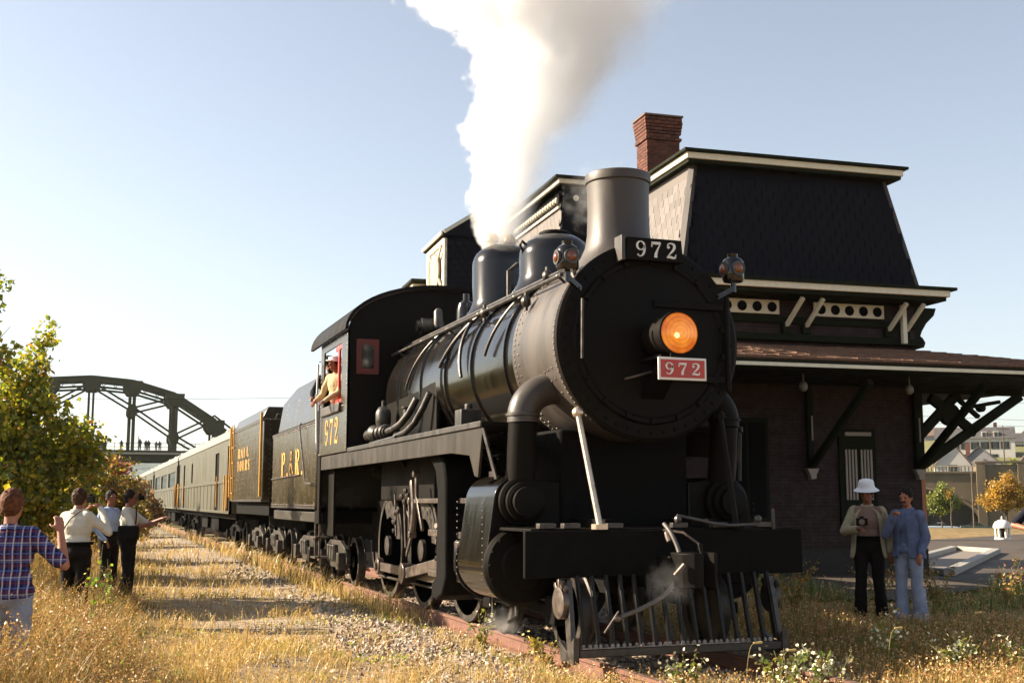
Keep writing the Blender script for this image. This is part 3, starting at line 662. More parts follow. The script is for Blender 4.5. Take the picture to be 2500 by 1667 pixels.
# injector group on the running board
def inj(m):
    m.ell((-1.28, 7.25, 2.52), (0.12, 0.17, 0.13), 14, 8); m.cyl((-1.28, 6.4, 2.5), (-1.28, 7.2, 2.5), 0.075, n=14); m.cyl((-1.28, 7.35, 2.52), (-1.28, 7.62, 2.5), 0.09, n=14)
    for y in (6.5, 6.75, 7.0): m.lathe([(0.1, -0.03), (0.12, 0), (0.1, 0.03)], (-1.28, y, 2.5), YAX, 14)
    m.tube([(-1.28, 6.4, 2.5), (-1.28, 6.0, 2.52), (-1.24, 5.75, 2.58), (-1.16, 5.6, 2.72), (-1.08, 5.5, 2.92)], 0.05, 10)
    m.tube([(-1.28, 5.9, 2.40), (-1.26, 5.4, 2.44), (-1.2, 5.15, 2.55), (-1.12, 5.0, 2.76), (-1.06, 4.9, 2.95)], 0.045, 10)
    m.lathe([(0.1, 0), (0.12, 0.05), (0.12, 0.2), (0.08, 0.28), (0.03, 0.3), (0.03, 0.38), (0.0001, 0.39)], (-1.2, 7.0, 2.62), (0, 0, 1), 14)
    m.lathe([(0.05, 0), (0.05, 0.14), (0.08, 0.15), (0.08, 0.17), (0.02, 0.18)], (-1.12, 5.9, 2.66), (0, 0, 1), 10)
    m.tube([(-1.15, 7.5, 2.45), (-1.35, 7.2, 2.36), (-1.38, 6.6, 2.36), (-1.35, 5.6, 2.38)], 0.025, 8)
lp('injector', M['dirtysteel'], inj, smooth=45)
# cab
CF, CRr, CX = 7.95, 10.3, 1.56
cb_ = lp('cab', M['black'], lambda m: (m.b6(-CX, CX, CRr - 0.04, CRr, 2.3, 2.9) if False else None, m.prism([(-CX, 2.3), (-0.98, 2.3), (-0.98, 3.3)] + [(-0.98 + 0.0, 3.3)] + [(1.01 * math.cos(R_(a)), ZB + 1.01 * math.sin(R_(a))) for a in range(165, 14, -10)] + [(0.98, 3.3), (0.98, 2.3), (CX, 2.3), (CX, 4.2)] + [(CX * math.cos(R_(a)), 4.2 + 0.72 * math.sin(R_(a)) ** 1.0) for a in range(8, 180, 8)] + [(-CX, 4.2)], lambda a, b, t: (a, t, b), CF, CF + 0.04)), smooth=0)
def cabside(m, s):
    x0, x1 = s * (CX - 0.03), s * CX
    m.b6(x0, x1, CF, CRr, 2.28, 3.08)
    m.b6(x0, x1, CF, CF + 0.52, 3.08, 4.22); m.b6(x0, x1, CF + 0.52, CRr, 4.06, 4.22); m.b6(x0, x1, CRr - 0.28, CRr, 3.08, 4.06)
for s in (-1, 1):
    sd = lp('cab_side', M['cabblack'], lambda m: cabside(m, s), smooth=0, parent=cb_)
    def cabriv(m):
        for k in range(26): m.rivet((s * CX, CF + 0.07, 2.34 + k * 0.072), (s, 0, 0), 0.014)
        for k in range(26): m.rivet((s * CX, CRr - 0.07, 2.34 + k * 0.072), (s, 0, 0), 0.014)
        for k in range(5): m.rivet((s * CX, CF + 0.15 + k * 0.09, 3.02), (s, 0, 0), 0.014)
    lp('side_rivets', M['steel'], cabriv, parent=cb_, smooth=0, kind='stuff')
    lp('arm_rest', M['graphite'], lambda m: m.b6(s * (CX - 0.12), s * (CX + 0.05), CF + 0.5, CRr - 0.26, 2.93, 3.09), parent=cb_, bevel=0.02)
    # red sash frames, the front one slid shut
    for nm, ya in (('sash', CF + 0.54), ('sash', CF + 0.86)):
        lp(nm, M['sashred'], lambda m: (m.b6(s * (CX - 0.06), s * (CX - 0.02), ya, ya + 0.07, 3.09, 4.05), m.b6(s * (CX - 0.06), s * (CX - 0.02), ya + 0.07, ya + 0.28, 3.09, 3.16), m.b6(s * (CX - 0.06), s * (CX - 0.02), ya + 0.07, ya + 0.28, 3.98, 4.05)), parent=cb_, bevel=0.006)
    lp('grab_iron', M['white'], lambda m: m.tube([(s * (CX + 0.05), CRr + 0.02, 2.5), (s * (CX + 0.06), CRr + 0.05, 3.2), (s * (CX + 0.05), CRr + 0.02, 3.9)], 0.018, 8), parent=cb_)
    lp('rain_gutter', M['dirtysteel'], lambda m: m.tube([(s * (CX + 0.02), CF - 0.05, 4.24), (s * (CX + 0.02), CRr + 0.6, 4.24)], 0.02, 6), parent=cb_)
    lp('apron', M['black'], lambda m: m.b6(s * 1.36, s * 1.40, CRr - 0.55, CRr, 0.9, 2.27), parent=cb_)
lp('cab_floor', M['matte'], lambda m: m.b6(-1.5, 1.5, CF + .05, CRr + 0.3, 2.1, 2.26), parent=cb_)
lettering('972', -0.0 + 0.42, 0.46, 0.44, lambda u, v, t: (-CX - t, CRr - 0.50 - u, 2.43 + v), M['goldpaint'], cb_, 0.006, wt=.82)
def cabroof(m):
    n = 26; vs = []; fs = []
    for off in (0.0, 0.05):
        for y in (CF - 0.12, CRr + 0.65):
            for k in range(n + 1):
                a = math.pi * k / n; vs.append(((CX + 0.03 + off) * math.cos(a), y, 4.2 + (0.74 + off) * math.sin(a)))
    q = n + 1
    for k in range(n):
        fs += [(k, k + 1, q + k + 1, q + k), (2 * q + k, 3 * q + k, 3 * q + k + 1, 2 * q + k + 1), (k, 2 * q + k, 2 * q + k + 1, k + 1), (q + k, q + k + 1, 3 * q + k + 1, 3 * q + k)]
    fs += [(0, q, 3 * q, 2 * q), (n, 2 * q + n, 3 * q + n, q + n)]
    m.add(vs, fs)
lp('cab_roof', M['black'], cabroof, parent=cb_, smooth=40)
lp('roof_vent', M['black'], lambda m: m.b6(-0.55, 0.15, CRr - 1.5, CRr - 0.5, 4.9, 5.02), parent=cb_, bevel=0.03)
fw = lp('front_window', pm('shaded_red_sash', (0.11, 0.014, 0.008), .6), lambda m: (m.b6(-1.43, -1.07, CF - 0.03, CF - 0.002, 3.97, 4.06), m.b6(-1.43, -1.07, CF - 0.03, CF - 0.002, 3.50, 3.59), m.b6(-1.43, -1.35, CF - 0.03, CF - 0.002, 3.59, 3.97), m.b6(-1.15, -1.07, CF - 0.03, CF - 0.002, 3.59, 3.97)), parent=cb_, smooth=0)  # sash red darkened, shade on the cab front put into the colour
lp('front_window_pane', M['winglass'], lambda m: m.b6(-1.352, -1.148, CF - 0.015, CF - 0.005, 3.588, 3.972), parent=cb_, smooth=0)
# pilot deck, beam and pilot
lp('pilot_deck', M['black'], lambda m: m.b6(-1.42, 1.42, 0.012, 0.94, 1.205, 1.235), bevel=0.006)
lp('pilot_beam', M['matte'], lambda m: m.b6(-1.50, 1.50, -0.05, 0.01, 0.78, 1.22), bevel=0.012)
def deckblocks(m):
    for x in (-1.25, -1.0, -0.55, 0.15, 0.6, 1.1): m.box((x, 0.05, 1.262), (0.17, 0.1, 0.05))
def deckbits(m):
    m.tube([(0.05, -0.12, 1.36), (0.45, -0.14, 1.28), (0.62, -0.14, 1.26), (0.95, -0.12, 1.27)], 0.016, 7)
    for x in (0.06, 0.95): m.ell((x, -0.12, 1.32), (0.04, 0.04, 0.04), 8, 5)
    m.cyl((1.2, 0.0, 1.22), (1.2, 0.0, 1.42), 0.02, n=6)
lp('deck_block', M['dirtysteel'], deckblocks, split=True, bevel=.006)
lp('cut_lever', M['dirtysteel'], deckbits)
pil = lp('pilot', M['dirtysteel'], lambda m: (m.prism([(-0.30, 0.07), (-0.14, 0.07), (-0.14, 0.13), (-0.30, 0.15)], lambda a, b, t: (t, a, b), -1.06, 1.08)), bevel=0.012)
M['ledge'] = pm('sunlit_ledge', (0.26, 0.215, 0.18), .7, var=.5, scale=14, bump=.3)  # pale tone paints sunlight on the top of the pilot bar and bolts
lp('pilot_ledge', M['ledge'], lambda m: m.prism([(-0.31, 0.152), (-0.15, 0.132), (-0.15, 0.14), (-0.31, 0.16)], lambda a, b, t: (t, a, b), -1.04, 0.75), parent=pil, smooth=0)
def pbolts(m):
    for k in range(34): m.rivet((-1.0 + k * 0.06 + random.uniform(-.01, .01), -0.24, 0.155), (0, -0.2, 1), 0.024, 1.3)
lp('pilot_bolts', M['ledge'], pbolts, parent=pil, smooth=0, kind='stuff')
M['slatblack'] = pm('slat_paint', (0.006, 0.006, 0.006), .35, c2=(0.014, 0.011, 0.008), scale=5, spec=.22)
sl = None
for k in range(15):
    x = -0.98 + k * 0.146
    if sl is None:
        sl = lp('slat', M['slatblack'], lambda m: m.bar((0, -0.055, 0.80), (0.0, -0.23, 0.15), 0.036, 0.05, up=(0, -1, 0.6)), parent=pil, bevel=0.008)
        sl.location = (x, 0, 0)
    else: copy_obj(sl, pil, (x, 0, 0))
for s in (-1, 1):
    lp('end_casting', M['dirtysteel'], lambda m: (m.bar((s * 1.10, -0.22, 0.06), (s * 1.08, -0.06, 0.75), 0.05, 0.12, up=(0, 1, 0.3)), m.prism([(-0.32, 0.02), (0.0, 0.02), (0.04, 0.2), (-0.15, 0.12), (-0.32, 0.26)], lambda a, b, t: (t, a, b), s * 1.07, s * 1.13)), parent=pil, bevel=0.006)
    lp('step_disc', M['steel'] if s < 0 else M['dirtysteel'], lambda m: (m.lathe([(0.15, -0.03), (0.15, 0.03), (0.1, 0.045)], (s * 1.13, -0.02, 0.55), (s, 0, 0), 20), [m.bar((s * 1.13, -0.02 + 0.10 * math.cos(a), 0.55 + 0.10 * math.sin(a)), (s * 1.13, -0.02 + 0.22 * math.cos(a), 0.55 + 0.22 * math.sin(a)), 0.03, 0.05) for a in (0.9, 1.35, 1.8, 2.3)]), parent=pil, bevel=0.006)
# coupler
def coupler(m):
    m.b6(-0.14, 0.14, -0.38, 0.0, 0.74, 0.98)
    m.prism([(-0.16, -0.36), (-0.16, -0.62), (-0.08, -0.72), (0.02, -0.70), (-0.03, -0.58), (-0.02, -0.48), (0.14, -0.46), (0.2, -0.58), (0.24, -0.56), (0.22, -0.36)], lambda a, b, t: (a, b, t), 0.70, 1.02)
    m.cyl((0.12, -0.44, 0.64), (0.12, -0.44, 1.1), 0.03, n=8)
lp('coupler', M['black'], coupler, bevel=0.02)
lp('lift_rod', M['steel'], lambda m: (m.tube([(-0.1, -0.12, 1.22), (0.02, -0.3, 1.2), (0.1, -0.45, 1.1), (0.12, -0.46, 0.98)], 0.012, 6), m.tube([(-0.16, -0.66, 0.92), (-0.24, -0.62, 0.82)], 0.02, 6)))
hp, _ = cr_path([(0, 0)] * 2, [1, 1])
def hose_pts(P, n=8):
    out = []
    P = [np.array(p) for p in P]
    for i in range(len(P) - 1):
        p0 = P[max(i - 1, 0)]; p1 = P[i]; p2 = P[i + 1]; p3 = P[min(i + 2, len(P) - 1)]
        for k in range(n):
            t = k / n; out.append(tuple(0.5 * ((2 * p1) + (-p0 + p2) * t + (2 * p0 - 5 * p1 + 4 * p2 - p3) * t * t + (-p0 + 3 * p1 - 3 * p2 + p3) * t ** 3)))
    out.append(tuple(P[-1])); return out
M['hose'] = pm('grey_rubber_hose', (0.10, 0.082, 0.07), 0.5, var=0.2)
ah = lp('air_hose', M['hose'], lambda m: m.tube(hose_pts([(-0.08, -0.1, 1.28), (-0.06, -0.22, 1.18), (-0.04, -0.33, 1.0), (-0.09, -0.40, 0.82), (-0.24, -0.43, 0.64), (-0.5, -0.46, 0.52), (-0.72, -0.47, 0.45)]), 0.021, 10), smooth=60)
lp('gladhand', M['steel'], split=True, fn= lambda m: (m.lathe([(0.03, 0), (0.035, 0.05), (0.03, 0.1)], (-0.07, -0.14, 1.2), (0.05, -0.45, -0.8), 10), m.ell((-0.75, -0.47, 0.435), (0.045, 0.022, 0.03), 10, 6), m.tube([(-0.74, -0.47, 0.5), (-0.80, -0.47, 0.42), (-0.88, -0.46, 0.31)], 0.010, 6)), parent=ah)
# wheels
def wheel_mesh(m, R, w=0.14, hub=0.15):
    m.lathe([(R - 0.08, -w / 2), (R, -w / 2), (R, w / 2 - 0.03), (R + 0.028, w / 2 - 0.02), (R + 0.028, w / 2), (R - 0.08, w / 2), (R - 0.08, -w / 2)], (0, 0, 0), (1, 0, 0), 48)
    m.lathe([(0.06, -0.13), (hub, -0.12), (hub * 1.1, 0), (hub, 0.06), (0.06, 0.06)], (0, 0, 0), (1, 0, 0), 20)
def make_driver(y, s, pin):
    R = 0.80
    wk = lp('driving_wheel', M['dirtysteel'], lambda m: wheel_mesh(m, R), smooth=30)
    wk.location = (s * 0.755, y, R); wk.rotation_euler = (pin, 0, 0) if s < 0 else (pin, 0, math.pi)
    s0 = None
    for k in range(14):
        a = 2 * math.pi * k / 14
        if s0 is None: s0 = part('spoke', M['black'], wk, lambda m: m.bar((0.0, 0.12, 0), (0.0, 0.74, 0), 0.05, 0.07), bevel=0.01)
        else: copy_obj(s0, wk, None, (a, 0, 0))
    part('counterweight', M['dirtysteel'], wk, lambda m: m.prism([(0.70 * math.cos(R_(a)), 0.70 * math.sin(R_(a))) for a in range(215, 326, 10)] + [(0.45 * math.cos(R_(a)), 0.45 * math.sin(R_(a))) for a in range(320, 219, -20)], lambda a, b, t: (t, a, b), -0.075, 0.02))
    part('crank_pin', M['steel'], wk, lambda m: m.cyl((-0.28, 0, 0.36), (0.03, 0, 0.36), 0.06, n=14))
    return wk
PIN = R_(205); DY = (3.95, 5.98, 8.02)
for s in (-1, 1):
    for y in DY: make_driver(y, s, PIN)
    pz = 0.80 + 0.36 * math.cos(PIN); py = -0.36 * math.sin(PIN)
    xr = s * 0.95
    lp('side_rod', M['steel'], lambda m: (m.bar((xr, DY[0] + py, pz), (xr, DY[2] + py, pz), 0.05, 0.13), [m.cyl((xr - 0.05, d + py, pz), (xr + 0.05, d + py, pz), 0.13, n=18) for d in DY]), bevel=0.008)
    xm = s * 1.06
    lp('main_rod', M['steel'], lambda m: (m.bar((xm + s * 0.06, 2.95, 0.85), (xm, DY[1] + py, pz), 0.06, 0.15), m.cyl((xm - 0.06, DY[1] + py, pz), (xm + 0.06, DY[1] + py, pz), 0.15, n=18)), bevel=0.01)
    lp('crosshead', M['steel'], lambda m: (m.b6(s * 1.07, s * 1.3, 2.75, 3.35, 0.68, 1.04), m.cyl((s * 1.19, 2.2, 0.85), (s * 1.19, 2.8, 0.85), 0.05, n=12)), bevel=0.02)
    lp('guide_bar', M['steel'], split=True, fn= lambda m: (m.b6(s * 1.12, s * 1.26, 2.1, 4.2, 1.06, 1.14), m.b6(s * 1.12, s * 1.26, 2.1, 4.2, 0.56, 0.64)), bevel=0.008)
    def yoke(m):
        pl_ = [(2.5, 0.62), (2.66, 0.40), (2.95, 0.32), (3.1, 0.36), (3.12, 0.5), (2.92, 0.62), (2.88, 1.6), (2.98, 1.86), (3.2, 2.0), (3.2, 2.14), (2.9, 2.12), (2.66, 1.98), (2.54, 1.75)]
        m.prism([(p + 0.42, z) for p, z in pl_], lambda a, b, t: (t, a, b), s * 0.9, s * 1.40)
    lp('guide_yoke', M['matte'], yoke, bevel=0.03)
    # valve gear
    def gear(m):
        x = s * 1.22
        m.bar((x, 4.95, 1.88), (x, 4.92, 1.55), 0.04, 0.07, up=(0, 1, 0)); m.bar((x, 4.92, 1.55), (x, 4.60, 1.12), 0.04, 0.06, up=(0, 1, 0))
        m.tube([(x, 5.15 + 0.05 * k * 0 - 0.10 * math.sin(math.pi * k / 8), 1.05 + k * 0.09) for k in range(9)], 0.045, 6)
        m.bar((x, 5.2, 1.5), (x, 2.0, 1.50), 0.03, 0.06); m.bar((x, 5.15, 1.05), (xm, DY[1] + py * 0.4, 0.75), 0.03, 0.07)
        m.bar((x, 3.3, 0.55), (x, 3.15, 1.52), 0.035, 0.06, up=(0, 1, 0)); m.bar((x, 3.3, 0.58), (s * 1.2, 3.0, 0.62), 0.03, 0.05)
        for p in ((4.95, 1.86), (5.2, 1.5), (5.15, 1.05), (3.15, 1.5)): m.cyl((x - 0.05, p[0], p[1]), (x + 0.05, p[0], p[1]), 0.05, n=10)
    lp('valve_gear', M['steel'], gear, bevel=0.006)
    def odds(m):
        x = s * 1.15
        for y, z0, z1 in ((5.5, 0.9, 1.5), (5.75, 0.85, 1.45), (6.3, 1.0, 1.6)): m.cyl((x, y, z0), (x + s * 0.02, y + 0.03, z1), 0.016, n=6)
        for k in range(9): m.ell((x + random.uniform(-.05, .05), 5.6 + k * 0.12, 1.65 - k * 0.07 + random.uniform(-.05, .05)), (0.035, 0.035, 0.04), 7, 5)
        for k in range(5): m.cyl((x, 3.9 + 0.02 * k, 0.78 + k * 0.1), (x + s * 0.08, 3.95, 0.79 + k * 0.1), 0.035, n=8)
    lp('oil_cup', M['steel'], odds, split=True)
    def brk(m):
        for y in (4.96, 7.0): m.bar((s * 0.755, y, 1.25), (s * 0.755, y - 0.06, 0.45), 0.08, 0.12, up=(0, 1, 0)); m.b6(s * 0.7, s * 0.8, y - 0.2, y - 0.08, 0.55, 0.95)
        m.tube([(s * 0.85, 2.2, 0.34), (s * 0.85, 8.6, 0.30)], 0.02, 6)
    lp('brake_rigging', M['dirtysteel'], brk)
    for y in (0.62, 2.62):
        tw = lp('leading_wheel', M['dirtysteel'], lambda m: (wheel_mesh(m, 0.40, 0.13, 0.1), m.lathe([(0.1, -0.02), (0.33, -0.035), (0.33, -0.01), (0.1, 0.02)], (0, 0, 0), (1, 0, 0), 32)), smooth=30)
        tw.location = (s * 0.755, y, 0.40); tw.rotation_euler = (0, 0, 0 if s < 0 else math.pi)
    lp('truck_frame', M['matte'], lambda m: (m.b6(s * 0.86, s * 0.95, 0.3, 2.95, 0.36, 0.48), [m.b6(s * 0.85, s * 1.0, y - 0.14, y + 0.14, 0.28, 0.56) for y in (0.62, 2.62)]), bevel=0.02)
for y in DY: lp('axle', M['matte'], lambda m: m.cyl((-0.75, y, 0.8), (0.75, y, 0.8), 0.1, n=12))
lp('ash_pan', M['matte'], lambda m: m.prism([(-0.7, 1.5), (0.7, 1.5), (0.45, 0.5), (-0.45, 0.5)], lambda a, b, t: (a, t, b), 5.2, 9.6))
lp('lubricator', M['dirtysteel'], lambda m: (m.b6(-1.35, -1.1, 2.5, 2.75, 2.33, 2.55), m.cyl((-1.22, 2.62, 2.55), (-1.22, 2.62, 2.62), 0.05, n=8)), bevel=0.01)
# ------------------------------------------------------------------ rolling stock behind
def wheelset(parent, y, R=0.42, name='wheel'):
    for s in (-1, 1):
        o = part(name, M['dirtysteel'], parent, lambda m: (m.lathe([(R - 0.07, -0.065), (R, -0.065), (R, 0.035), (R + 0.026, 0.045), (R + 0.026, 0.065), (R - 0.07, 0.065), (R - 0.07, -0.065)], (0, 0, 0), (1, 0, 0), 28), m.lathe([(0.07, -0.09), (0.12, -0.05), (R - 0.07, -0.02), (R - 0.07, 0.02), (0.07, 0.03)], (0, 0, 0), (1, 0, 0), 28)), smooth=30)
        o.location = (s * 0.755, y, R); o.rotation_euler = (0, 0, 0 if s < 0 else math.pi)
def truck(parent, yc, wb=1.7, R=0.42, pale=True):
    for y in (-wb / 2, wb / 2): wheelset(parent, yc + y, R)
    mt = M['dirtysteel'] if pale else M['matte']
    for s in (-1, 1):
        part('truck_side', mt, parent, lambda m: (m.prism([(-wb / 2 - .25, .38), (-wb / 2 - .2, .62), (-.45, .78), (.45, .78), (wb / 2 + .2, .62), (wb / 2 + .25, .38), (wb / 2 - .2, .36), (.4, .28), (-.4, .28), (-wb / 2 + .2, .36)], lambda a, b, t: (t, yc + a, b), s * 0.92, s * 1.0), [m.b6(s * 0.98, s * 1.12, yc + y - 0.13, yc + y + 0.13, R - 0.14, R + 0.16) for y in (-wb / 2, wb / 2)], [m.lathe([(0.075, -0.14), (0.075, 0.14)], (s * 1.03, yc + dy, 0.56), (0, 0, 1), 10) for dy in (-.22, 0, .22)]), bevel=0.012)
def ladder(parent, x, y, z0, z1, mat, n=5):
    part('ladder', mat, parent, lambda m: (m.cyl((x, y - .2, z0), (x, y - .2, z1), 0.015, n=6), m.cyl((x, y + .2, z0), (x, y + .2, z1), 0.015, n=6), [m.cyl((x, y - .2, z0 + (z1 - z0) * (k + .5) / n), (x, y + .2, z0 + (z1 - z0) * (k + .5) / n), 0.012, n=6) for k in range(n)]))
# tender lettered P.&R.
TE = empty('tender', (XT, 20.85, 0), 0, 'black riveted coal tender lettered P. & R. in gold, coupled to the cab', 'tender')
TX = 1.58; TL = 5.6
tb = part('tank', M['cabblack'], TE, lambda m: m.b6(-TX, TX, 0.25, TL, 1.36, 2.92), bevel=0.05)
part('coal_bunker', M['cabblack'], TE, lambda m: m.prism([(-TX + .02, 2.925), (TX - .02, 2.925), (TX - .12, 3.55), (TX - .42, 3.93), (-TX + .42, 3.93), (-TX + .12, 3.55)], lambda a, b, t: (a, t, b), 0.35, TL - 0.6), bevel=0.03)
part('coal', pm('coal', (0.012, 0.012, 0.013), 0.5, var=0.6, scale=18, bump=1.0, bscale=14, bdist=0.08), TE, lambda m: m.ell((0, 2.6, 3.86), (1.0, 2.0, 0.26), 24, 12))
def tseams(m):
    for y in (0.33, 1.25, 2.5, 3.75, 5.0, 5.5):
        z = 1.45
        while z < 2.9: m.rivet((-TX, y, z), (-1, 0, 0), 0.016); z += 0.11
    for z in (1.42, 2.86):
        y = 0.3
        while y < TL: m.rivet((-TX, y, z), (-1, 0, 0), 0.016); y += 0.10
    for y in (0.5, 1.6, 2.9, 4.2):
        for k in range(6): m.rivet((-TX + .04 + 0.1 * k / 6 * 0.9, y, 2.98 + k * 0.1), (-1, 0, 0.16), 0.016)
part('tank_rivets', M['steel'], TE, tseams, smooth=0, kind='stuff')
def tstrips(m):
    m.b6(-TX - .012, -TX - .001, 0.26, TL, 2.885, 2.92); m.b6(-TX - .012, -TX - .001, 0.26, TL, 1.355, 1.40)
part('tank_strip', M['dirtysteel'], TE, tstrips, smooth=0)
part('side_handrail', M['steel'], TE, lambda m: (m.tube([(-TX - .07, 0.3, 1.80), (-TX - .07, 0.95, 1.82), (-TX - .07, 1.7, 2.9), (-TX - .03, 1.75, 2.95)], 0.017, 7), m.tube([(-TX - .03, 1.8, 1.99), (-TX - .03, 5.5, 1.96)], 0.012, 6)))
lettering('P.&R.', 0.74, 0.74, 0.50, lambda u, v, t: (-TX - .004 - t, 4.25 - u, 1.99 + v), M['goldpaint'], TE, 0.006, 'letter', 1.0)
part('underframe', M['matte'], TE, lambda m: (m.b6(-1.45, 1.45, 0.1, TL + .1, 1.1, 1.33), m.b6(-0.5, 0.5, 0.3, TL, 0.8, 1.1)), bevel=0.02)
part('side_sill', M['dirtysteel'], TE, lambda m: m.b6(-1.52, -1.46, 0.15, TL, 1.12, 1.3), bevel=0.01)
truck(TE, 1.35); truck(TE, 4.35)
part('step', M['steel'], TE, lambda m: (m.bar((-1.5, 0.2, 1.3), (-1.5, 0.2, 0.5), 0.03, 0.04, up=(0, 1, 0)), m.bar((-1.5, 0.6, 1.3), (-1.5, 0.6, 0.5), 0.03, 0.04, up=(0, 1, 0)), m.b6(-1.58, -1.34, 0.18, 0.62, 0.5, 0.53), m.b6(-1.58, -1.34, 0.18, 0.62, 0.85, 0.88)))
part('rear_rail', M['steel'], TE, lambda m: m.tube([(-0.9, TL - .1, 2.9), (-0.9, TL - .1, 3.75), (-0.4, TL - .1, 3.85), (0.4, TL - .1, 3.85)], 0.02, 6))
# auxiliary water tender
AX = empty('water_tender', (XT, 28.1, 0), 0, 'riveted water tender with yellow corner handrails and two lines of gold lettering', 'tender')
AL = 6.3
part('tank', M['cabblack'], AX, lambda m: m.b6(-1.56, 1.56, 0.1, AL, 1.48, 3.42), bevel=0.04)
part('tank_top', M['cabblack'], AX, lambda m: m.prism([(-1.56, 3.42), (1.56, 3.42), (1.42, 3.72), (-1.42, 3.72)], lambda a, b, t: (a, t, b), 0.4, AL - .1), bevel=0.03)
def ariv(m):
    for i in range(11):
        for k in range(16): m.rivet((-1.56, 0.35 + i * 0.58, 1.58 + k * 0.118), (-1, 0, 0), 0.019)
    for k in range(17): m.rivet((-1.4, 0.1, 1.55 + k * 0.115), (0, -1, 0), 0.018)
part('tank_rivets', M['steel'], AX, ariv, smooth=0, kind='stuff')
part('tank_strip', M['dirtysteel'], AX, lambda m: (m.b6(-1.575, -1.561, 0.1, AL, 3.36, 3.42), m.b6(-1.575, -1.561, 0.1, AL, 1.48, 1.54)), smooth=0)
for y in (0.02, AL + .06):
    part('corner_handrail', M['yellowpaint'], AX, lambda m: m.tube([(-1.62, y, 1.6), (-1.62, y, 3.55)], 0.032, 8))
lettering('RAIL', 0.62, 0.66, 0.26, lambda u, v, t: (-1.562 - t, 4.95 - u, 2.62 + v), M['goldpaint'], AX, 0.006, 'letter')
lettering('TOURS', 0.56, 0.60, 0.27, lambda u, v, t: (-1.562 - t, 5.05 - u, 2.28 + v), M['goldpaint'], AX, 0.006, 'letter')
part('underframe', M['matte'], AX, lambda m: (m.b6(-1.4, 1.4, 0.0, AL + .1, 1.15, 1.46), m.b6(-.5, .5, 0.2, AL, 0.8, 1.15)), bevel=0.02)
truck(AX, 1.4); truck(AX, 4.9)
part('hatch', M['black'], AX, lambda m: m.lathe([(0.35, 0), (0.35, 0.12), (0.3, 0.18), (0.0001, 0.2)], (0, 4.6, 3.7), (0, 0, 1), 20))
part('platform_rail', M['steel'], AX, lambda m: m.tube([(-1.3, -0.02, 3.4), (-1.3, -.25, 3.5), (0.4, -.25, 3.5), (0.4, -0.02, 3.4)], 0.02, 6))
ladder(AX, -1.6, 6.0, 1.5, 3.6, M['yellowpaint'])
# coaches
CLN = 21.0
def coach(y0, label, kind):
    C = empty('passenger_coach', (XT, y0, 0), 0, label, 'coach', 'coaches behind the tenders')
    L = CLN; W = 1.52; z0, z1 = 1.12, 3.30
    part('underframe', M['matte'], C, lambda m: (m.b6(-1.3, 1.3, 0.2, L - .2, 0.95, 1.115), m.b6(-1.15, -0.4, 6.5, 9.2, 0.45, 0.95), m.b6(-1.1, -0.5, 11.0, 13.2, 0.5, 0.95), m.b6(0.4, 1.1, 8, 12, 0.45, 0.95)), bevel=0.02)
    part('window_gap' if False else 'interior_wall', M['matte'], C, lambda m: m.b6(-W + .10, W - .10, 0.12, L - .12, z0 + .02, z1 - .02), smooth=0)
    for s_ in (-1, 1): part('body_side', M['coach'], C, lambda m: coach_side(m, kind, L, W, z0, z1, s_), smooth=0)
    part('roof', M['coachroof'], C, lambda m: m.prism([(-W - .03, z1)] + [((W + .03) * math.cos(R_(a)), z1 + 0.62 * math.sin(R_(a)) ** 0.85) for a in range(170, 9, -10)] + [(W + .03, z1)], lambda a, b, t: (a, t, b), 0.0, L), smooth=40)
    part('end_wall', M['coach'], C, lambda m: (m.b6(-W, W, 0.0, 0.1, z0, z1 - .002), m.b6(-W, W, L - .1, L, z0, z1 - .002)), smooth=0, split=True)
    part('belt_rail', M['coach'], C, lambda m: (m.b6(-W - .03, -W - .001, 0.05, L - .05, 2.02, 2.10), m.b6(-W - .02, -W - .001, 0.05, L - .05, z0, z0 + .08)), bevel=0.008)
    for y in (0.45, 0.95, L - .95, L - .45):
        part('grab_rail', M['yellowpaint'], C, lambda m: m.tube([(-W - .06, y, 1.2), (-W - .06, y, 2.25)], 0.02, 6))
    truck(C, 3.0, 2.4, 0.43, False); truck(C, L - 3.0, 2.4, 0.43, False)
    for k in range(4):
        part('roof_vent', M['coachroof'], C, lambda m: m.lathe([(0.16, 0), (0.18, 0.1), (0.12, 0.2), (0.0001, 0.22)], (-0.7, 3.0 + k * 5, 3.78), (0, 0, 1), 12))
    # openings: windows and doors as parts
    for (a, b_, za, zb, nm) in coach_openings(kind, L):
        if nm == 'window':
            wn = part('window', M['winglass'], C, lambda m: m.b6(-W + .045, -W + .06, a, b_, za, zb), smooth=0)
            part('window_frame', M['coach'], wn, lambda m: (m.b6(-W - .012, -W + .02, a - .04, b_ + .04, za - .045, za - .002), m.b6(-W - .012, -W + .02, a - .04, b_ + .04, zb + .002, zb + .045)), smooth=0)
        else:
            d = part('door', M['matte'], C, lambda m: m.b6(-W + .05, -W + .07, a, b_, za, zb), smooth=0)
            part('door_rail', M['yellowpaint'], d, lambda m: m.tube([(-W - .05, a + .12, za + .15), (-W - .05, a + .12, za + 1.1)], 0.02, 6))
    part('side_rib', M['coach'], C, lambda m: [m.b6(-W - .012, -W + .001, y - .02, y + .02, z0 + .09, 2.015) for y in np.arange(1.4, L - 1, 1.35)], smooth=0, split=True)
    return C
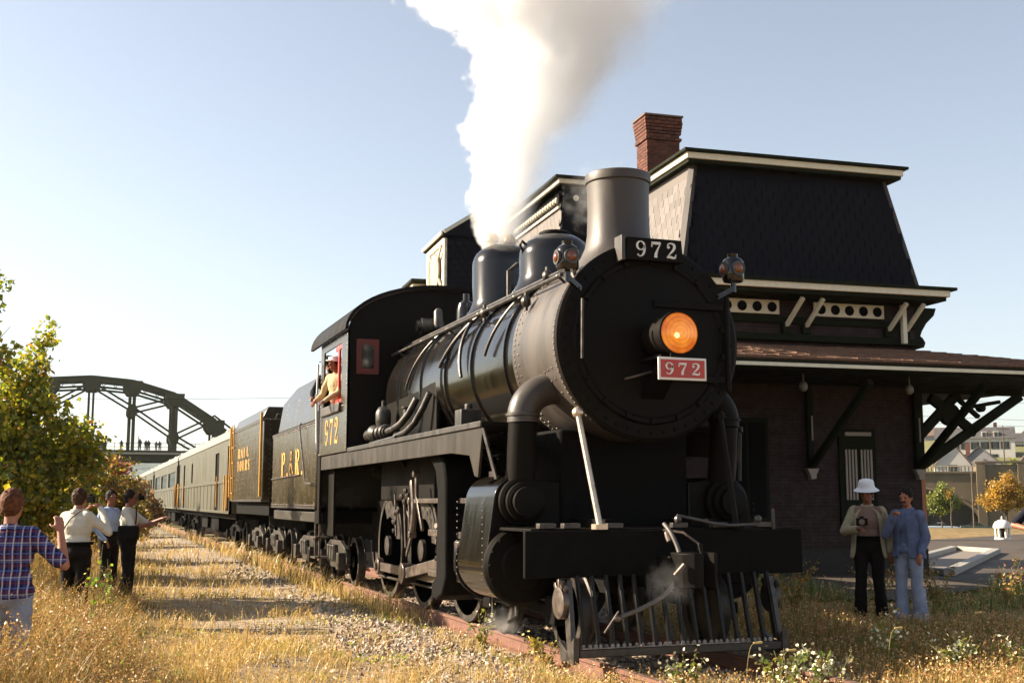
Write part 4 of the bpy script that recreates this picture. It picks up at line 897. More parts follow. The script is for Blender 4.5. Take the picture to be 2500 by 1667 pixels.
def coach_openings(kind, L):
    if kind == 0: return [(0.15, 0.75, 1.15, 3.1, 'door'), (3.2, 4.4, 1.16, 3.0, 'door'), (13.2, 13.9, 2.2, 2.95, 'window'), (17.2, 18.0, 1.16, 3.0, 'door'), (20.2, 20.85, 1.15, 3.1, 'door')]
    o = [(0.15, 0.75, 1.15, 3.1, 'door')]
    if kind == 1: ws = [(1.6, 6.9), (8.1, 13.2), (14.4, 19.4)]
    else: ws = [(1.7 + k * 2.25, 3.45 + k * 2.25) for k in range(8)]
    o += [(a, b_, 2.16, 2.86, 'window') for a, b_ in ws]; o += [(20.2, 20.85, 1.15, 3.1, 'door')]; return o
def coach_side(m, kind, L, W, z0, z1, s_):
    op = coach_openings(kind, L)
    ys = sorted(set([0.0, L] + [o[0] for o in op] + [o[1] for o in op]))
    for s in (s_,):
        for a, b_ in zip(ys[:-1], ys[1:]):
            hit = [o for o in op if o[0] <= a + 1e-6 and o[1] >= b_ - 1e-6]
            if not hit: m.b6(s * (W - .07), s * W, a, b_, z0, z1)
            else:
                o = hit[0]
                if o[2] > z0 + .05: m.b6(s * (W - .07), s * W, a, b_, z0, o[2])
                m.b6(s * (W - .07), s * W, a, b_, o[3], z1)
labs = ['grey baggage coach with dark doorways, first behind the water tender', 'grey coach with long dark window bands, second in the row of coaches', 'third grey coach behind the tenders, rows of dark windows', 'fourth grey coach behind the tenders, partly behind the photographers', 'fifth grey coach, small in the distance below the arch bridge', 'farthest grey coach at the tail of the train']
for k, lb in enumerate(labs): coach(35.3 + k * (CLN + 0.7), lb, 0 if k == 0 else (1 if k in (1, 3) else 2))
# ------------------------------------------------------------------ the station
ST = empty('station_building', (13.8, 21.0, -.03), R_(-3.2), 'brick railway station with dark slate mansard roof, cream trim and wide canopy', 'station')
OX, OY = 13.8, 21.0
def sp(name, mat, fn, **k): return part(name, mat, k.pop('parent', ST), fn, **k)
def bb(m, x0, x1, y0, y1, z0, z1): m.b6(x0 - OX, x1 - OX, y0 - OY, y1 - OY, z0, z1)
XL, XR = 11.0, 16.52; YF, YB = 21.0, 27.0
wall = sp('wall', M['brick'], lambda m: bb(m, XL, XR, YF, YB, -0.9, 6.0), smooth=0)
sp('plinth', pm('stone_plinth', (0.03, 0.024, 0.019), 0.9, var=0.2), lambda m: bb(m, XL - .06, XR + .06, YF - .06, YB + .06, -0.9, 0.55), bevel=0.02)
# door / shuttered window on the end wall, lintel, wall brackets and their pale capitals
dw = sp('shuttered_window', M['darkgreen'], lambda m: bb(m, 14.55, 15.42, YF - .05, YF + .02, 1.0, 3.0), bevel=0.01)
M['shutter'] = pm('pale_shutter_paint', (0.30, 0.25, 0.21), 0.7, var=0.08)
for k in range(8):
    x = 14.68 + k * 0.075 + (0.06 if k > 3 else 0)
    sp('shutter_slat', M['shutter'], lambda m: bb(m, x, x + 0.045, YF - .075, YF - .052, 1.55, 2.58), parent=dw, smooth=0)
sp('lintel', M['shutter'], lambda m: bb(m, 14.68, 15.30, YF - .09, YF - .051, 2.86, 2.94), parent=dw, bevel=0.008)
win2 = sp('arched_window', M['darkgreen'], lambda m: bb(m, 12.0, 12.95, YF - .04, YF + .02, 1.1, 3.2), bevel=0.01)
sp('dark_panel', M['matte'], lambda m: (bb(m, 12.08, 12.45, YF - .05, YF - .041, 1.2, 3.1), bb(m, 12.5, 12.87, YF - .05, YF - .041, 1.2, 3.1)), parent=win2, smooth=0)  # dark panels added in place of panes that mirrored the sky
for x in (13.88, 16.42):
    sp('capital', M['shutter'], lambda m: m.prism([(-.13, .1), (.13, .1), (.10, .02), (.07, -.02), (.07, -.10), (-.05, -.12), (-.07, -.02), (-.10, .02)], lambda a, b, t: (x - OX + a, t, 2.08 + b), -0.16, -0.02), bevel=0.008)
    sp('pilaster', M['darkgreen'], lambda m: (bb(m, x - .07, x + .07, YF - .12, YF + .0, 2.2, 4.0), m.bar((x - OX, -0.06, 2.2), (x - OX, -2.3, 3.75), 0.12, 0.14)), bevel=0.015)
    sp('drain_line', M['shutter'], lambda m: m.cyl((x - OX, -0.16, 2.75), (x - OX, -0.16, 3.25), 0.02, n=6))
# canopy roof: hipped pent roof round the building at z 4.0 .. 4.7
CO = 2.7
ex0, ex1, ey0, ey1 = XL - CO, XR + 3.0, YF - CO, YB + CO
zE, zW = 4.10, 4.70
def pentroof(m):
    o = [(ex0, ey0, zE), (ex1, ey0, zE), (ex1, ey1, zE), (ex0, ey1, zE)]; i = [(XL, YF, zW), (XR, YF, zW), (XR, YB, zW), (XL, YB, zW)]
    vs = [(a - OX, b - OY, c) for a, b, c in o + i] + [(a - OX, b - OY, c - .06) for a, b, c in o + i]
    fs = []
    for k in range(4):
        j = (k + 1) % 4; fs += [(k, j, 4 + j, 4 + k), (8 + k, 12 + k, 12 + j, 8 + j), (k, 8 + k, 8 + j, j)]
    m.add(vs, fs)
cn = sp('canopy_roof', M['shingle'], pentroof, smooth=0)
# individual shingle courses on the visible front slope
def shing(m):
    n = 13; slope = (zW - zE) / CO
    for r in range(n):
        ya = ey0 + CO * r / n; za = zE + slope * (ya - ey0); inset = (ya - ey0)
        x = ex0 + inset + random.uniform(0, .2); xe = ex1 - inset * 3.0 / CO
        while x < xe:
            wd = random.uniform(0.16, 0.30); t = random.uniform(0.012, 0.03)
            x2 = min(x + wd - .012, xe); yb = ya + CO / n + .05
            zb = zE + slope * (yb - ey0)
            m.add([(x - OX, ya - OY, za + .005), (x2 - OX, ya - OY, za + .005), (x2 - OX, ya - OY, za + .005 + t), (x - OX, ya - OY, za + .005 + t), (x - OX, yb - OY, zb + .008), (x2 - OX, yb - OY, zb + .008)], [(0, 1, 2, 3), (3, 2, 5, 4), (0, 3, 4), (1, 5, 2)])
            x += wd
sp('shingles', M['shingle'], shing, parent=cn, smooth=0, kind='stuff')
sp('soffit', M['darkgreen'], lambda m: (bb(m, ex0 + .1, ex1 - .1, ey0 + .1, YF, 3.90, 3.93), bb(m, XR, ex1 - .1, YF, ey1 - .1, 3.90, 3.93), bb(m, ex0 + .1, XL, YF, ey1 - .1, 3.90, 3.93)), smooth=0, parent=cn)
sp('fascia', M['darkgreen'], lambda m: (bb(m, ex0, ex1, ey0, ey0 + .06, 3.955, 4.075), bb(m, ex1 - .06, ex1, ey0 + .062, ey1, 3.955, 4.075), bb(m, ex0, ex0 + .06, ey0 + .062, ey1, 3.955, 4.075)), parent=cn, smooth=0)
sp('fascia_trim', M['cream'], lambda m: (bb(m, ex0 - .01, ex1 + .01, ey0 - .03, ey0 - .001, 3.93, 3.995), bb(m, ex1 + .001, ex1 + .03, ey0, ey1, 3.93, 3.995), bb(m, ex0 - .03, ex0 - .001, ey0, ey1, 3.93, 3.995)), parent=cn, smooth=0)
for x in (11.1, 12.7, 15.0, 17.7):
    lb_ = sp('globe_lamp', pm('milk_glass', (0.16, 0.14, 0.11), 0.4, var=0.05), lambda m: (m.ell((x - OX, -1.9, 3.66), (0.085, 0.085, 0.10), 14, 10), m.cyl((x - OX, -1.9, 3.74), (x - OX, -1.9, 3.9), 0.02, n=6)), smooth=60)
# big cut-out brackets holding the side canopy, at the end corner (seen against the sky) and further back
def bracket(m, y, x0=XR, d=1):
    L = 2.75; zt = 3.88; zb = 2.25; th = 0.12
    f = lambda a, b: (x0 - OX + d * a, b)
    def bar(p, q2, wd): m.bar((f(*p)[0], y - OY, p[1]), (f(*q2)[0], y - OY, q2[1]), th, wd, up=(0, 0, 1) if abs(p[0] - q2[0]) > .05 else (1, 0, 0))
    bar((0.0, 3.84), (L, 3.84), 0.09); bar((0.05, 3.9), (0.05, zb), 0.16)
    bar((0.05, zb), (L - .1, 3.80), 0.19); bar((0.05, 3.02), (1.72, 3.78), 0.0 + 0.0001 + 0.15) if False else None
    bar((0.05, 3.55), (L - .35, 3.62), 0.07) if False else None
    bar((0.0, 2.85), (1.05, 3.82), 0.20); bar((0.35, 3.72), (1.45, 2.98), 0.20)
    bar((1.15, 3.50), (2.1, 3.66), 0.08); bar((0.9, 3.82), (1.55, 3.32), 0.08)
    m.cyl((f(0.82, 0)[0], y - OY - .07, 3.36), (f(0.82, 0)[0], y - OY + .07, 3.36), 0.24, n=20)
    m.cyl((f(1.62, 0)[0], y - OY - .07, 3.52), (f(1.62, 0)[0], y - OY + .07, 3.52), 0.09, n=14)
for k, y in enumerate((YF + .08, YF + 6.0)):
    sp('canopy_bracket', M['darkgreen'], lambda m: bracket(m, y), bevel=0.01)
# clerestory zone above canopy: cream panels with round holes, posts
def bandpanel(x0, x1, nh):
    pnl = sp('pierced_panel', M['cream'], lambda m: bb(m, x0, x1, YF - .10, YF - .06, 5.33, 5.62), bevel=0.008)
    for k in range(nh):
        xc = x0 + (k + .5) * (x1 - x0) / nh
        sp('hole', M['matte'], lambda m: (m.cyl((xc - OX, -.115, 5.475), (xc - OX, -.101, 5.475), 0.088, n=20), m.lathe([(0.088, 0), (0.105, 0.0), (0.105, 0.012), (0.088, 0.012)], (xc - OX, -.112, 5.475), (0, 1, 0), 20)), parent=pnl, smooth=30)
bandpanel(11.55, 13.25, 5); bandpanel(14.05, 15.72, 5)
sp('string_course', M['darkgreen'], lambda m: (bb(m, XL - .02, XR + .02, YF - .14, YF - .002, 4.78, 4.93), bb(m, XL - .03, XR + .03, YF - .2, YF - .002, 5.64, 5.72), bb(m, XL - .012, XR + .012, YF - .05, YF - .001, 5.15, 5.30)), bevel=0.02)
for x in (11.3, 13.40, 13.86, 15.82, 16.24):
    sp('eave_bracket', M['cream'], lambda m: m.bar((x - OX + .1, -.62, 5.60), (x - OX, -.10, 5.10), 0.085, 0.07), bevel=0.006)
    sp('bracket_block', M['darkgreen'], lambda m: bb(m, x - .09, x + .09, YF - .13, YF - .001, 4.94, 5.14), bevel=0.01)
sp('corner_post', M['cream'], lambda m: bb(m, 16.02, 16.12, YF - .32, YF - .22, 4.80, 5.63), bevel=0.008)
def scroll(m):
    m.prism([(0, 4.72), (0.22, 4.78), (0.26, 4.88), (0.20, 4.98), (0.14, 5.02), (0.18, 5.12), (0.30, 5.30), (0.50, 5.48), (0.56, 5.64), (0.0, 5.64)], lambda a, b, t: (XR - OX + a, t, b), 0.0, 0.12)
sp('scroll_bracket', M['darkgreen'], scroll, bevel=0.01)
# lower cornice (eave of the mansard)
def cornice(m, x0, x1, y0, y1, z0, z1, o):  # ring of boxes
    bb(m, x0 - o, x1 + o, y0 - o, y0 - o + .30, z0, z1); bb(m, x0 - o, x1 + o, y1 + o - .3, y1 + o, z0, z1)
    bb(m, x0 - o, x0 - o + .3, y0 - o + .302, y1 + o - .302, z0, z1); bb(m, x1 + o - .3, x1 + o, y0 - o + .302, y1 + o - .302, z0, z1)
sp('eave_soffit', M['darkgreen'], lambda m: bb(m, XL - .58, XR + .25, YF - .78, YB + .5, 5.66, 5.73), smooth=0)
ecx0, ecx1 = XL - .25, XR - .12
sp('eave_gutter', M['cream'], lambda m: (bb(m, ecx0 - .42, ecx1 + .42, YF - .86, YF - .785, 5.735, 5.865), bb(m, ecx0 - .42, ecx0 - .35, YF - .78, YB + .5, 5.735, 5.865), bb(m, ecx1 + .35, ecx1 + .42, YF - .78, YB + .5, 5.735, 5.865)), bevel=0.012)
sp('eave_cap', M['darkgreen'], lambda m: m.prism([(-.5, 5.87), (-.5, 5.93), (.6, 6.05), (.6, 5.87)], lambda a, b, t: (t, YF - .42 - OY + a, b), ecx0 - .5 - OX, ecx1 + .55 - OX), smooth=0)
sp('eave_cap', M['darkgreen'], lambda m: (m.prism([(-.5, 5.87), (-.5, 5.93), (.55, 6.03), (.55, 5.87)], lambda a, b, t: (ecx0 - OX + a, t, b), 0.2, YB - OY + .5), m.prism([(.5, 5.87), (.5, 5.93), (-.55, 6.03), (-.55, 5.87)], lambda a, b, t: (ecx1 - OX + a, t, b), 0.2, YB - OY + .5)), smooth=0)
# mansard: bottom and top outlines
mz0, mz1 = 5.95, 8.36
mB = (10.90, 16.36, 20.60, 27.3); mT = (11.42, 15.88, 20.98, 26.9)
def frust(m, B, T, z0, z1):
    vs = [(B[0], B[2], z0), (B[1], B[2], z0), (B[1], B[3], z0), (B[0], B[3], z0), (T[0], T[2], z1), (T[1], T[2], z1), (T[1], T[3], z1), (T[0], T[3], z1)]
    m.add([(a - OX, b - OY, c) for a, b, c in vs], [(0, 3, 2, 1), (4, 5, 6, 7), (0, 1, 5, 4), (1, 2, 6, 5), (2, 3, 7, 6), (3, 0, 4, 7)])
mans = sp('mansard_roof', M['slate_shaded'], lambda m: frust(m, mB, mT, mz0, mz1), smooth=0)
# slates: hexagonal, real pieces
def slate_mesh(w, h, t=0.016):
    m = MB(); m.prism([(-w / 2, h), (-w / 2, h * .28), (-w / 4, 0), (w / 4, 0), (w / 2, h * .28), (w / 2, h)], lambda a, b, T: (a, b, T), 0.0, t); return m
def slate_field(P0, U, Vv, nrm, wU, hV, skip=None, w=0.225, ex=0.165, mode='parts', parent=None, cap=300, mat=None):
    """P0 lower corner, U along eave, Vv up the slope (unit), field size wU x hV"""
    P0, U, Vv, nrm = Vector(P0), Vector(U).normalized(), Vector(Vv).normalized(), Vector(nrm).normalized()
    base = slate_mesh(w - .014, ex * 1.5).mesh('slate', 0) if mode == 'parts' else None
    if base: base.materials.append(mat)
    rows = int(hV / ex); cnt = 0; st = MB()
    Rm = Matrix((U, Vv, nrm)).transposed()
    tilt = Matrix.Rotation(R_(4.2), 3, 'X')
    for r in range(rows):
        u = w / 2 + (0 if r % 2 else w / 2)
        while u < wU - w / 2 + .01:
            v = r * ex
            if skip is None or not skip(u, v):
                p = P0 + U * u + Vv * v + nrm * (0.012 + random.uniform(0, .004))
                rm = Rm @ tilt @ Matrix.Rotation(random.uniform(-.015, .015), 3, 'Z')
                if mode == 'parts' and cnt < cap:
                    o = bpy.data.objects.new('slate', base); lk(o, parent); o.matrix_local = Matrix.Translation(p) @ rm.to_4x4(); cnt += 1
                else:
                    s_ = slate_mesh(w - .014, ex * 1.5); st.add([p + rm @ Vector(a) for a in s_.v], s_.f)
            u += w
    if st.v: st.build('slates', mat, parent, smooth=0, kind='stuff')
mzh = math.hypot(mz1 - mz0, mT[0] - mB[0])
def lw(x, y, z): return (x - OX, y - OY, z)
ul = (mT[0] - mB[0]) / mzh
# lit left face: near piece between the corner and the projecting bay; rows start at the far end so that pieces nearest the corner are complete
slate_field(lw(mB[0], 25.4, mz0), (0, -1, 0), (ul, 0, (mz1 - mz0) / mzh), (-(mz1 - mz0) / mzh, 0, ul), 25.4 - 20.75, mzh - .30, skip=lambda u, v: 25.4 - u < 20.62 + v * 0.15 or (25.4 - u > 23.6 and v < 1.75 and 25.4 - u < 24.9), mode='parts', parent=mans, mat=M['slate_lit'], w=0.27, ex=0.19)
uf = (mT[2] - mB[2]) / mzh
slate_field(lw(mB[0] + .1, mB[2], mz0), (1, 0, 0), (0, uf, (mz1 - mz0) / mzh), (0, -(mz1 - mz0) / mzh, uf), mB[1] - mB[0] - .15, mzh - .2, skip=lambda u, v: u < v * .22 + .1 or u > mB[1] - mB[0] - .22 - v * .215, mode='stuff', parent=mans, mat=M['slate_shaded'], w=0.27, ex=0.19)
sp('hip_flashing', M['graphite'], lambda m: (m.bar(lw(mB[0] - .01, mB[2] - .01, mz0), lw(mT[0] - .01, mT[2] - .01, mz1), 0.13, 0.13), m.bar(lw(mB[1] + .01, mB[2] - .01, mz0), lw(mT[1] + .01, mT[2] - .01, mz1), 0.07, 0.07)), parent=mans, smooth=0, split=True)
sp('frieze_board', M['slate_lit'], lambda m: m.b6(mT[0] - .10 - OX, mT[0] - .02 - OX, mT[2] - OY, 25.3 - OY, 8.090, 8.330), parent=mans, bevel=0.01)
# top cornice and low roof
sp('top_cornice', M['cream'], lambda m: (bb(m, mT[0] - .28, mT[1] + .30, mT[2] - .32, mT[2] - .24, 8.410, 8.540), bb(m, mT[0] - .28, mT[0] - .20, mT[2] - .238, 25.3, 8.410, 8.540), bb(m, mT[1] + .22, mT[1] + .30, mT[2] - .238, 27.1, 8.410, 8.540)), bevel=0.012)
sp('cornice_soffit', M['darkgreen'], lambda m: bb(m, mT[0] - .24, mT[1] + .26, mT[2] - .28, 27.1, 8.340, 8.407), smooth=0)
def toproof(m):
    x0, x1, y0, y1 = mT[0] - .36, mT[1] + .38, mT[2] - .40, 27.3; xm = (x0 + x1) / 2
    m.add([lw(x0, y0, 8.545), lw(x1, y0, 8.545), lw(x1, y1, 8.545), lw(x0, y1, 8.545), lw(x0, y0, 8.60), lw(x1, y0, 8.60), lw(x1, y1, 8.60), lw(x0, y1, 8.60), lw(xm, y0 + 2.4, 8.84), lw(xm, y1 - 2.4, 8.84)],
          [(0, 3, 2, 1), (0, 1, 5, 4), (1, 2, 6, 5), (2, 3, 7, 6), (3, 0, 4, 7), (4, 5, 8), (5, 6, 9, 8), (6, 7, 9), (7, 4, 8, 9)])
sp('upper_roof', M['darkgreen'], toproof, smooth=0)
# dormer on the lit side
dm = sp('dormer', M['slate_shaded'], lambda m: bb(m, 10.72, 11.5, 23.85, 24.75, 6.15, 7.62), smooth=0)
sp('dormer_trim', M['cream'], lambda m: bb(m, 10.62, 11.45, 23.74, 24.86, 7.62, 7.72), parent=dm, bevel=0.01)
sp('dormer_roof', M['darkgreen'], lambda m: bb(m, 10.52, 11.5, 23.64, 24.96, 7.722, 7.82), parent=dm, bevel=0.02)
sp('dormer_window', M['winglass'], lambda m: bb(m, 10.705, 10.718, 24.0, 24.6, 6.4, 7.45), parent=dm, smooth=0)
# projecting bay
by0, by1 = 25.1, 29.3; bx = 9.82
bay = sp('bay', M['slate_shaded'], lambda m: m.add([lw(bx, by0, 5.9), lw(12.5, by0, 5.9), lw(12.5, by1, 5.9), lw(bx, by1, 5.9), lw(bx + .30, by0 + .25, 8.93), lw(12.6, by0 + .25, 8.93), lw(12.6, by1 - .25, 8.93), lw(bx + .30, by1 - .25, 8.93)], [(0, 3, 2, 1), (4, 5, 6, 7), (0, 1, 5, 4), (1, 2, 6, 5), (2, 3, 7, 6), (3, 0, 4, 7)]), smooth=0)
bh = math.hypot(3.18, .30)
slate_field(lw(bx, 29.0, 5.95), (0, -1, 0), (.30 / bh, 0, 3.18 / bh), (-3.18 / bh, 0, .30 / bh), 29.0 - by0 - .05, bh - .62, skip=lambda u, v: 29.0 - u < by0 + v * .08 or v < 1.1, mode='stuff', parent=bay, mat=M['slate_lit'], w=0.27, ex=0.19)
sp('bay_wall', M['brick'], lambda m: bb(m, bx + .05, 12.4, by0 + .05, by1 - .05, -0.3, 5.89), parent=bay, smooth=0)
sp('bay_cornice', M['cream'], lambda m: (bb(m, bx + .05, bx + .12, by0 + .02, by1, 8.94, 9.05), bb(m, bx + .05, 12.6, by0 - .06, by0 + .018, 8.94, 9.05)), parent=bay, bevel=0.012)
sp('bay_frieze', M['matte'], lambda m: bb(m, bx + .17, bx + .25, by0 + .3, by1 - .3, 8.47, 8.77), parent=bay, smooth=0)
bdm = None
for k in range(18):
    y = by0 + .42 + k * 0.2
    o = sp('frieze_bead', M['cream'], lambda m: (m.ell(lw(bx + .15, 0, 8.62), (0.05, 0.05, 0.075), 8, 6)), parent=bay, smooth=60) if bdm is None else copy_obj(bdm, bay)
    bdm = bdm or o; o.location = (0, y, 0)
sp('frieze_rail', M['cream'], lambda m: bb(m, bx + .13, bx + .17, by0 + .25, by1 - .25, 8.40, 8.45), parent=bay, smooth=0)
for k in range(3):
    xc = bx + .55 + k * .42
    sp('rosette', M['cream'], lambda m: m.lathe([(0.03, 0), (0.07, 0.0), (0.07, 0.03), (0.04, 0.03)], lw(xc, by0 + .17, 8.65), (0, -1, 0), 16), parent=bay)
sp('bay_roof', M['darkgreen'], lambda m: m.add([lw(bx - .05, by0 - .15, 9.055), lw(14.6, by0 - .15, 9.055), lw(14.6, by1 + .1, 9.055), lw(bx - .05, by1 + .1, 9.055), lw(bx - .05, by0 - .15, 9.11), lw(14.6, by0 - .15, 9.11), lw(14.6, by1 + .1, 9.11), lw(bx - .05, by1 + .1, 9.11), lw(12.6, by0 + 2.6, 9.70), lw(13.4, by0 + 2.8, 9.70)], [(0, 3, 2, 1), (0, 1, 5, 4), (1, 2, 6, 5), (2, 3, 7, 6), (3, 0, 4, 7), (4, 5, 9, 8), (5, 6, 9), (6, 7, 8, 9), (7, 4, 8)]), parent=bay, smooth=0)
# chimney built of bricks
chx0, chx1, chy0, chy1 = 11.68, 12.50, 24.0, 24.62
ch = sp('chimney', M['mortar'], lambda m: bb(m, chx0 + .012, chx1 - .012, chy0 + .012, chy1 - .012, 8.6, 10.42), smooth=0)
bw, bhh = 0.21, 0.066
bmsh = {}
def brick_at(c, d):
    key = tuple(round(a, 3) for a in d)
    if key not in bmsh:
        m = MB(); m.box((0, 0, 0), d); me = m.mesh('brick', 0); me.materials.append(M['brickred']); bmsh[key] = me
    o = bpy.data.objects.new('brick', bmsh[key]); lk(o, ch); o.location = c
zc = 8.72; row = 0; rest = MB(); nbr = 0
while zc < 10.40:
    fl = 0.0
    if zc > 9.95: fl = 0.02 + (zc - 9.95) * 0.13
    elif 9.80 < zc < 9.88: fl = 0.04
    x0, x1, y0, y1 = chx0 - fl, chx1 + fl, chy0 - fl, chy1 + fl
    def run(a0, a1, put):
        global nbr
        a = a0 - (bw / 2 if row % 2 else 0)
        while a < a1 - .01:
            s0 = max(a, a0); s1 = min(a + bw - .012, a1)
            if s1 - s0 > .03: put((s0 + s1) / 2, s1 - s0)
            a += bw
    def pf(c, L):
        global nbr
        j = random.uniform(-.003, .003)
        if nbr < 300: brick_at((c - OX, y0 - OY + .05 + j, zc), (round(L, 2), 0.10, bhh)); nbr += 1
        else: rest.box((c - OX, y0 - OY + .05 + j, zc), (L, 0.10, bhh))
    def psd(c, L):
        global nbr
        j = random.uniform(-.003, .003)
        if nbr < 300: brick_at((x0 - OX + .05 + j, c - OY, zc), (0.10, round(L, 2), bhh)); nbr += 1
        else: rest.box((x0 - OX + .05 + j, c - OY, zc), (0.10, L, bhh))
    run(x0, x1, pf); run(y0 + .11, y1, psd)
    rest.box(((x1 - .05) - OX, (y0 + y1) / 2 - OY + .05, zc), (0.1, y1 - y0 - .12, bhh)); rest.box(((x0 + x1) / 2 - OX, y1 - .05 - OY, zc), (x1 - x0 - .22, 0.1, bhh))
    zc += bhh + .011; row += 1
rest.build('bricks', M['brickred'], ch, smooth=0, kind='stuff')
sp('chimney_cap', M['mortar'], lambda m: bb(m, chx0 - .08, chx1 + .08, chy0 - .08, chy1 + .08, 10.405, 10.45), parent=ch, bevel=0.01)
# far gabled tower dormer
gy0, gy1, gx = 34.9, 37.6, 9.45
sp('link_wall', M['brick'], lambda m: bb(m, XL - .6, 12.6, 29.3, 38.2, -.6, 4.3), smooth=0)
sp('track_canopy', M['shingle'], lambda m: m.prism([(ex0 - .3, 3.95), (XL - .6, 4.45), (XL - .6, 4.40), (ex0 - .3, 3.90)], lambda a, b, t: (a - OX, t, b), YB + CO - OY, 40 - OY), smooth=0)
sp('tower_wall', M['brick'], lambda m: bb(m, gx + .1, 12.6, gy0, gy1, -.6, 5.89), smooth=0)
gb = sp('gable', M['slate_shaded'], lambda m: bb(m, gx + .05, 13.2, gy0, gy1, 5.9, 9.75), smooth=0)
def gslates(m):
    for r in range(18):
        for k in range(11):
            x = gx + .15 + k * .26 + (.13 if r % 2 else 0)
            m.prism([(-.12, .26), (-.12, .08), (0, 0), (.12, .08), (.12, .26)], lambda a, b, t: (x + a - OX, gy0 - OY - .012 - t - (0.02 if b < .1 else 0), 6.2 + r * .2 + b), 0, .012)
sp('gable_slates', M['slate_shaded'], gslates, parent=gb, smooth=0, kind='stuff')
def gframe(m):
    bb(m, gx - .06, gx + .04, gy0 + .02, gy0 + .18, 8.0, 9.7); bb(m, gx - .06, gx + .04, gy1 - .34, gy1 - .06, 8.0, 9.75); bb(m, gx - .06, gx + .04, gy0 + .18, gy1 - .34, 9.55, 9.75)
sp('gable_frame', M['cream'], gframe, parent=gb, bevel=0.01)
sp('gable_panel', M['cream'], lambda m: bb(m, gx + .0, gx + .048, gy0 + .2, gy1 - .35, 8.0, 9.54), parent=gb, smooth=0)
sp('gable_truss', M['shutter'], lambda m: (m.bar(lw(gx - .08, gy0 + .3, 8.2), lw(gx - .08, gy1 - .6, 9.5), 0.05, 0.12), m.bar(lw(gx - .09, gy1 - .6, 8.2), lw(gx - .09, gy0 + .3, 9.5), 0.05, 0.12), m.bar(lw(gx - .07, (gy0 + gy1) / 2, 8.0), lw(gx - .07, (gy0 + gy1) / 2, 9.5), 0.05, 0.08, up=(0, 1, 0)), m.lathe([(0.5, 0), (0.62, 0), (0.62, .05), (0.5, .05)], lw(gx - .06, (gy0 + gy1) / 2 - .1, 8.8), (-1, 0, 0), 24)), parent=gb, smooth=0)
sp('gable_roof', M['slate_shaded'], lambda m: m.prism([(gx - .12, 9.76), (gx - .12, 9.92), (gx + 1.75, 11.15), (gx + 3.6, 9.92), (gx + 3.6, 9.76)], lambda a, b, t: (a - OX, t, b), gy0 - OY - .12, gy1 - OY + .12), parent=gb, smooth=0)
sp('gable_barge', M['cream'], lambda m: (m.bar(lw(gx - .16, gy0 - .1, 9.84), lw(gx - .16, gy1 + .1, 9.84), .06, .1)), parent=gb, smooth=0)
sp('gable_barge', M['cream'], lambda m: m.bar(lw(gx - .1, gy0 - .15, 9.86), lw(gx + 1.75, gy0 - .15, 11.07), .05, .10), parent=gb, smooth=0)
sp('gable_eave', M['cream'], lambda m: bb(m, gx - .45, gx + .3, gy1 + .3, gy1 + 1.6, 8.62, 8.76), parent=gb, bevel=0.01)
sp('gable_eave_cap', M['darkgreen'], lambda m: bb(m, gx - .55, gx + .9, gy1 + .02, gy1 + 1.7, 8.765, 8.88), parent=gb, bevel=0.02)
sp('gable_base', M['slate_shaded'], lambda m: bb(m, gx - .25, 12.0, gy0 - .3, gy1 + .3, 7.35, 7.95), parent=gb, bevel=0.03)
sp('gable_wing', M['slate_shaded'], lambda m: bb(m, gx + .1, 12.0, gy1 + .005, gy1 + 1.55, 4.3, 8.615), parent=gb, smooth=0)
sp('wing_wall', M['brick'], lambda m: bb(m, gx + .15, 12.0, gy1 + .01, gy1 + 1.5, -.6, 4.29), smooth=0)
# ------------------------------------------------------------------ foliage tools
M['leaf'] = leafmat('leaf', 0.58); M['grass'] = leafmat('grass_blade', 0.35)
M['bark'] = pm('bark', (0.10, 0.07, 0.05), 0.95, var=0.35, scale=6, bump=0.7, bscale=20, streak=(1, 1, 0.2))
def leaf_cloud(name, P, size, pal, r, parent=None, flat=0.0, mat=None, kind=None):
    """P (n,3) leaf centres -> folded two-triangle leaves with colour attribute"""
    n = len(P); d = r.normal(size=(n, 3)); d[:, 2] -= 0.25; d /= np.linalg.norm(d, axis=1, keepdims=True)
    t = r.normal(size=(n, 3)); t -= d * (t * d).sum(1, keepdims=True); t /= np.linalg.norm(t, axis=1, keepdims=True)
    nn = np.cross(d, t); s = size * r.uniform(0.45, 1.6, (n, 1))
    a = P; b = P + d * s * 0.5 + t * s * 0.42 + nn * s * 0.12; c = P + d * s * 1.05; e = P + d * s * 0.5 - t * s * 0.42 + nn * s * 0.12
    V = np.stack([a, b, c, e], 1).reshape(-1, 3); i = np.arange(n) * 4
    F = np.concatenate([np.stack([i, i + 1, i + 2], 1), np.stack([i, i + 2, i + 3], 1)])
    pal = np.array(pal); wts = pal[:, 3] / pal[:, 3].sum(); k = r.choice(len(pal), n, p=wts)
    C = pal[k, :3] * r.uniform(0.75, 1.3, (n, 1)); C = np.repeat(C, 4, 0)
    o = np_mesh(name, V, F, mat or M['leaf'], C, parent)
    return tag(o, kind=kind)
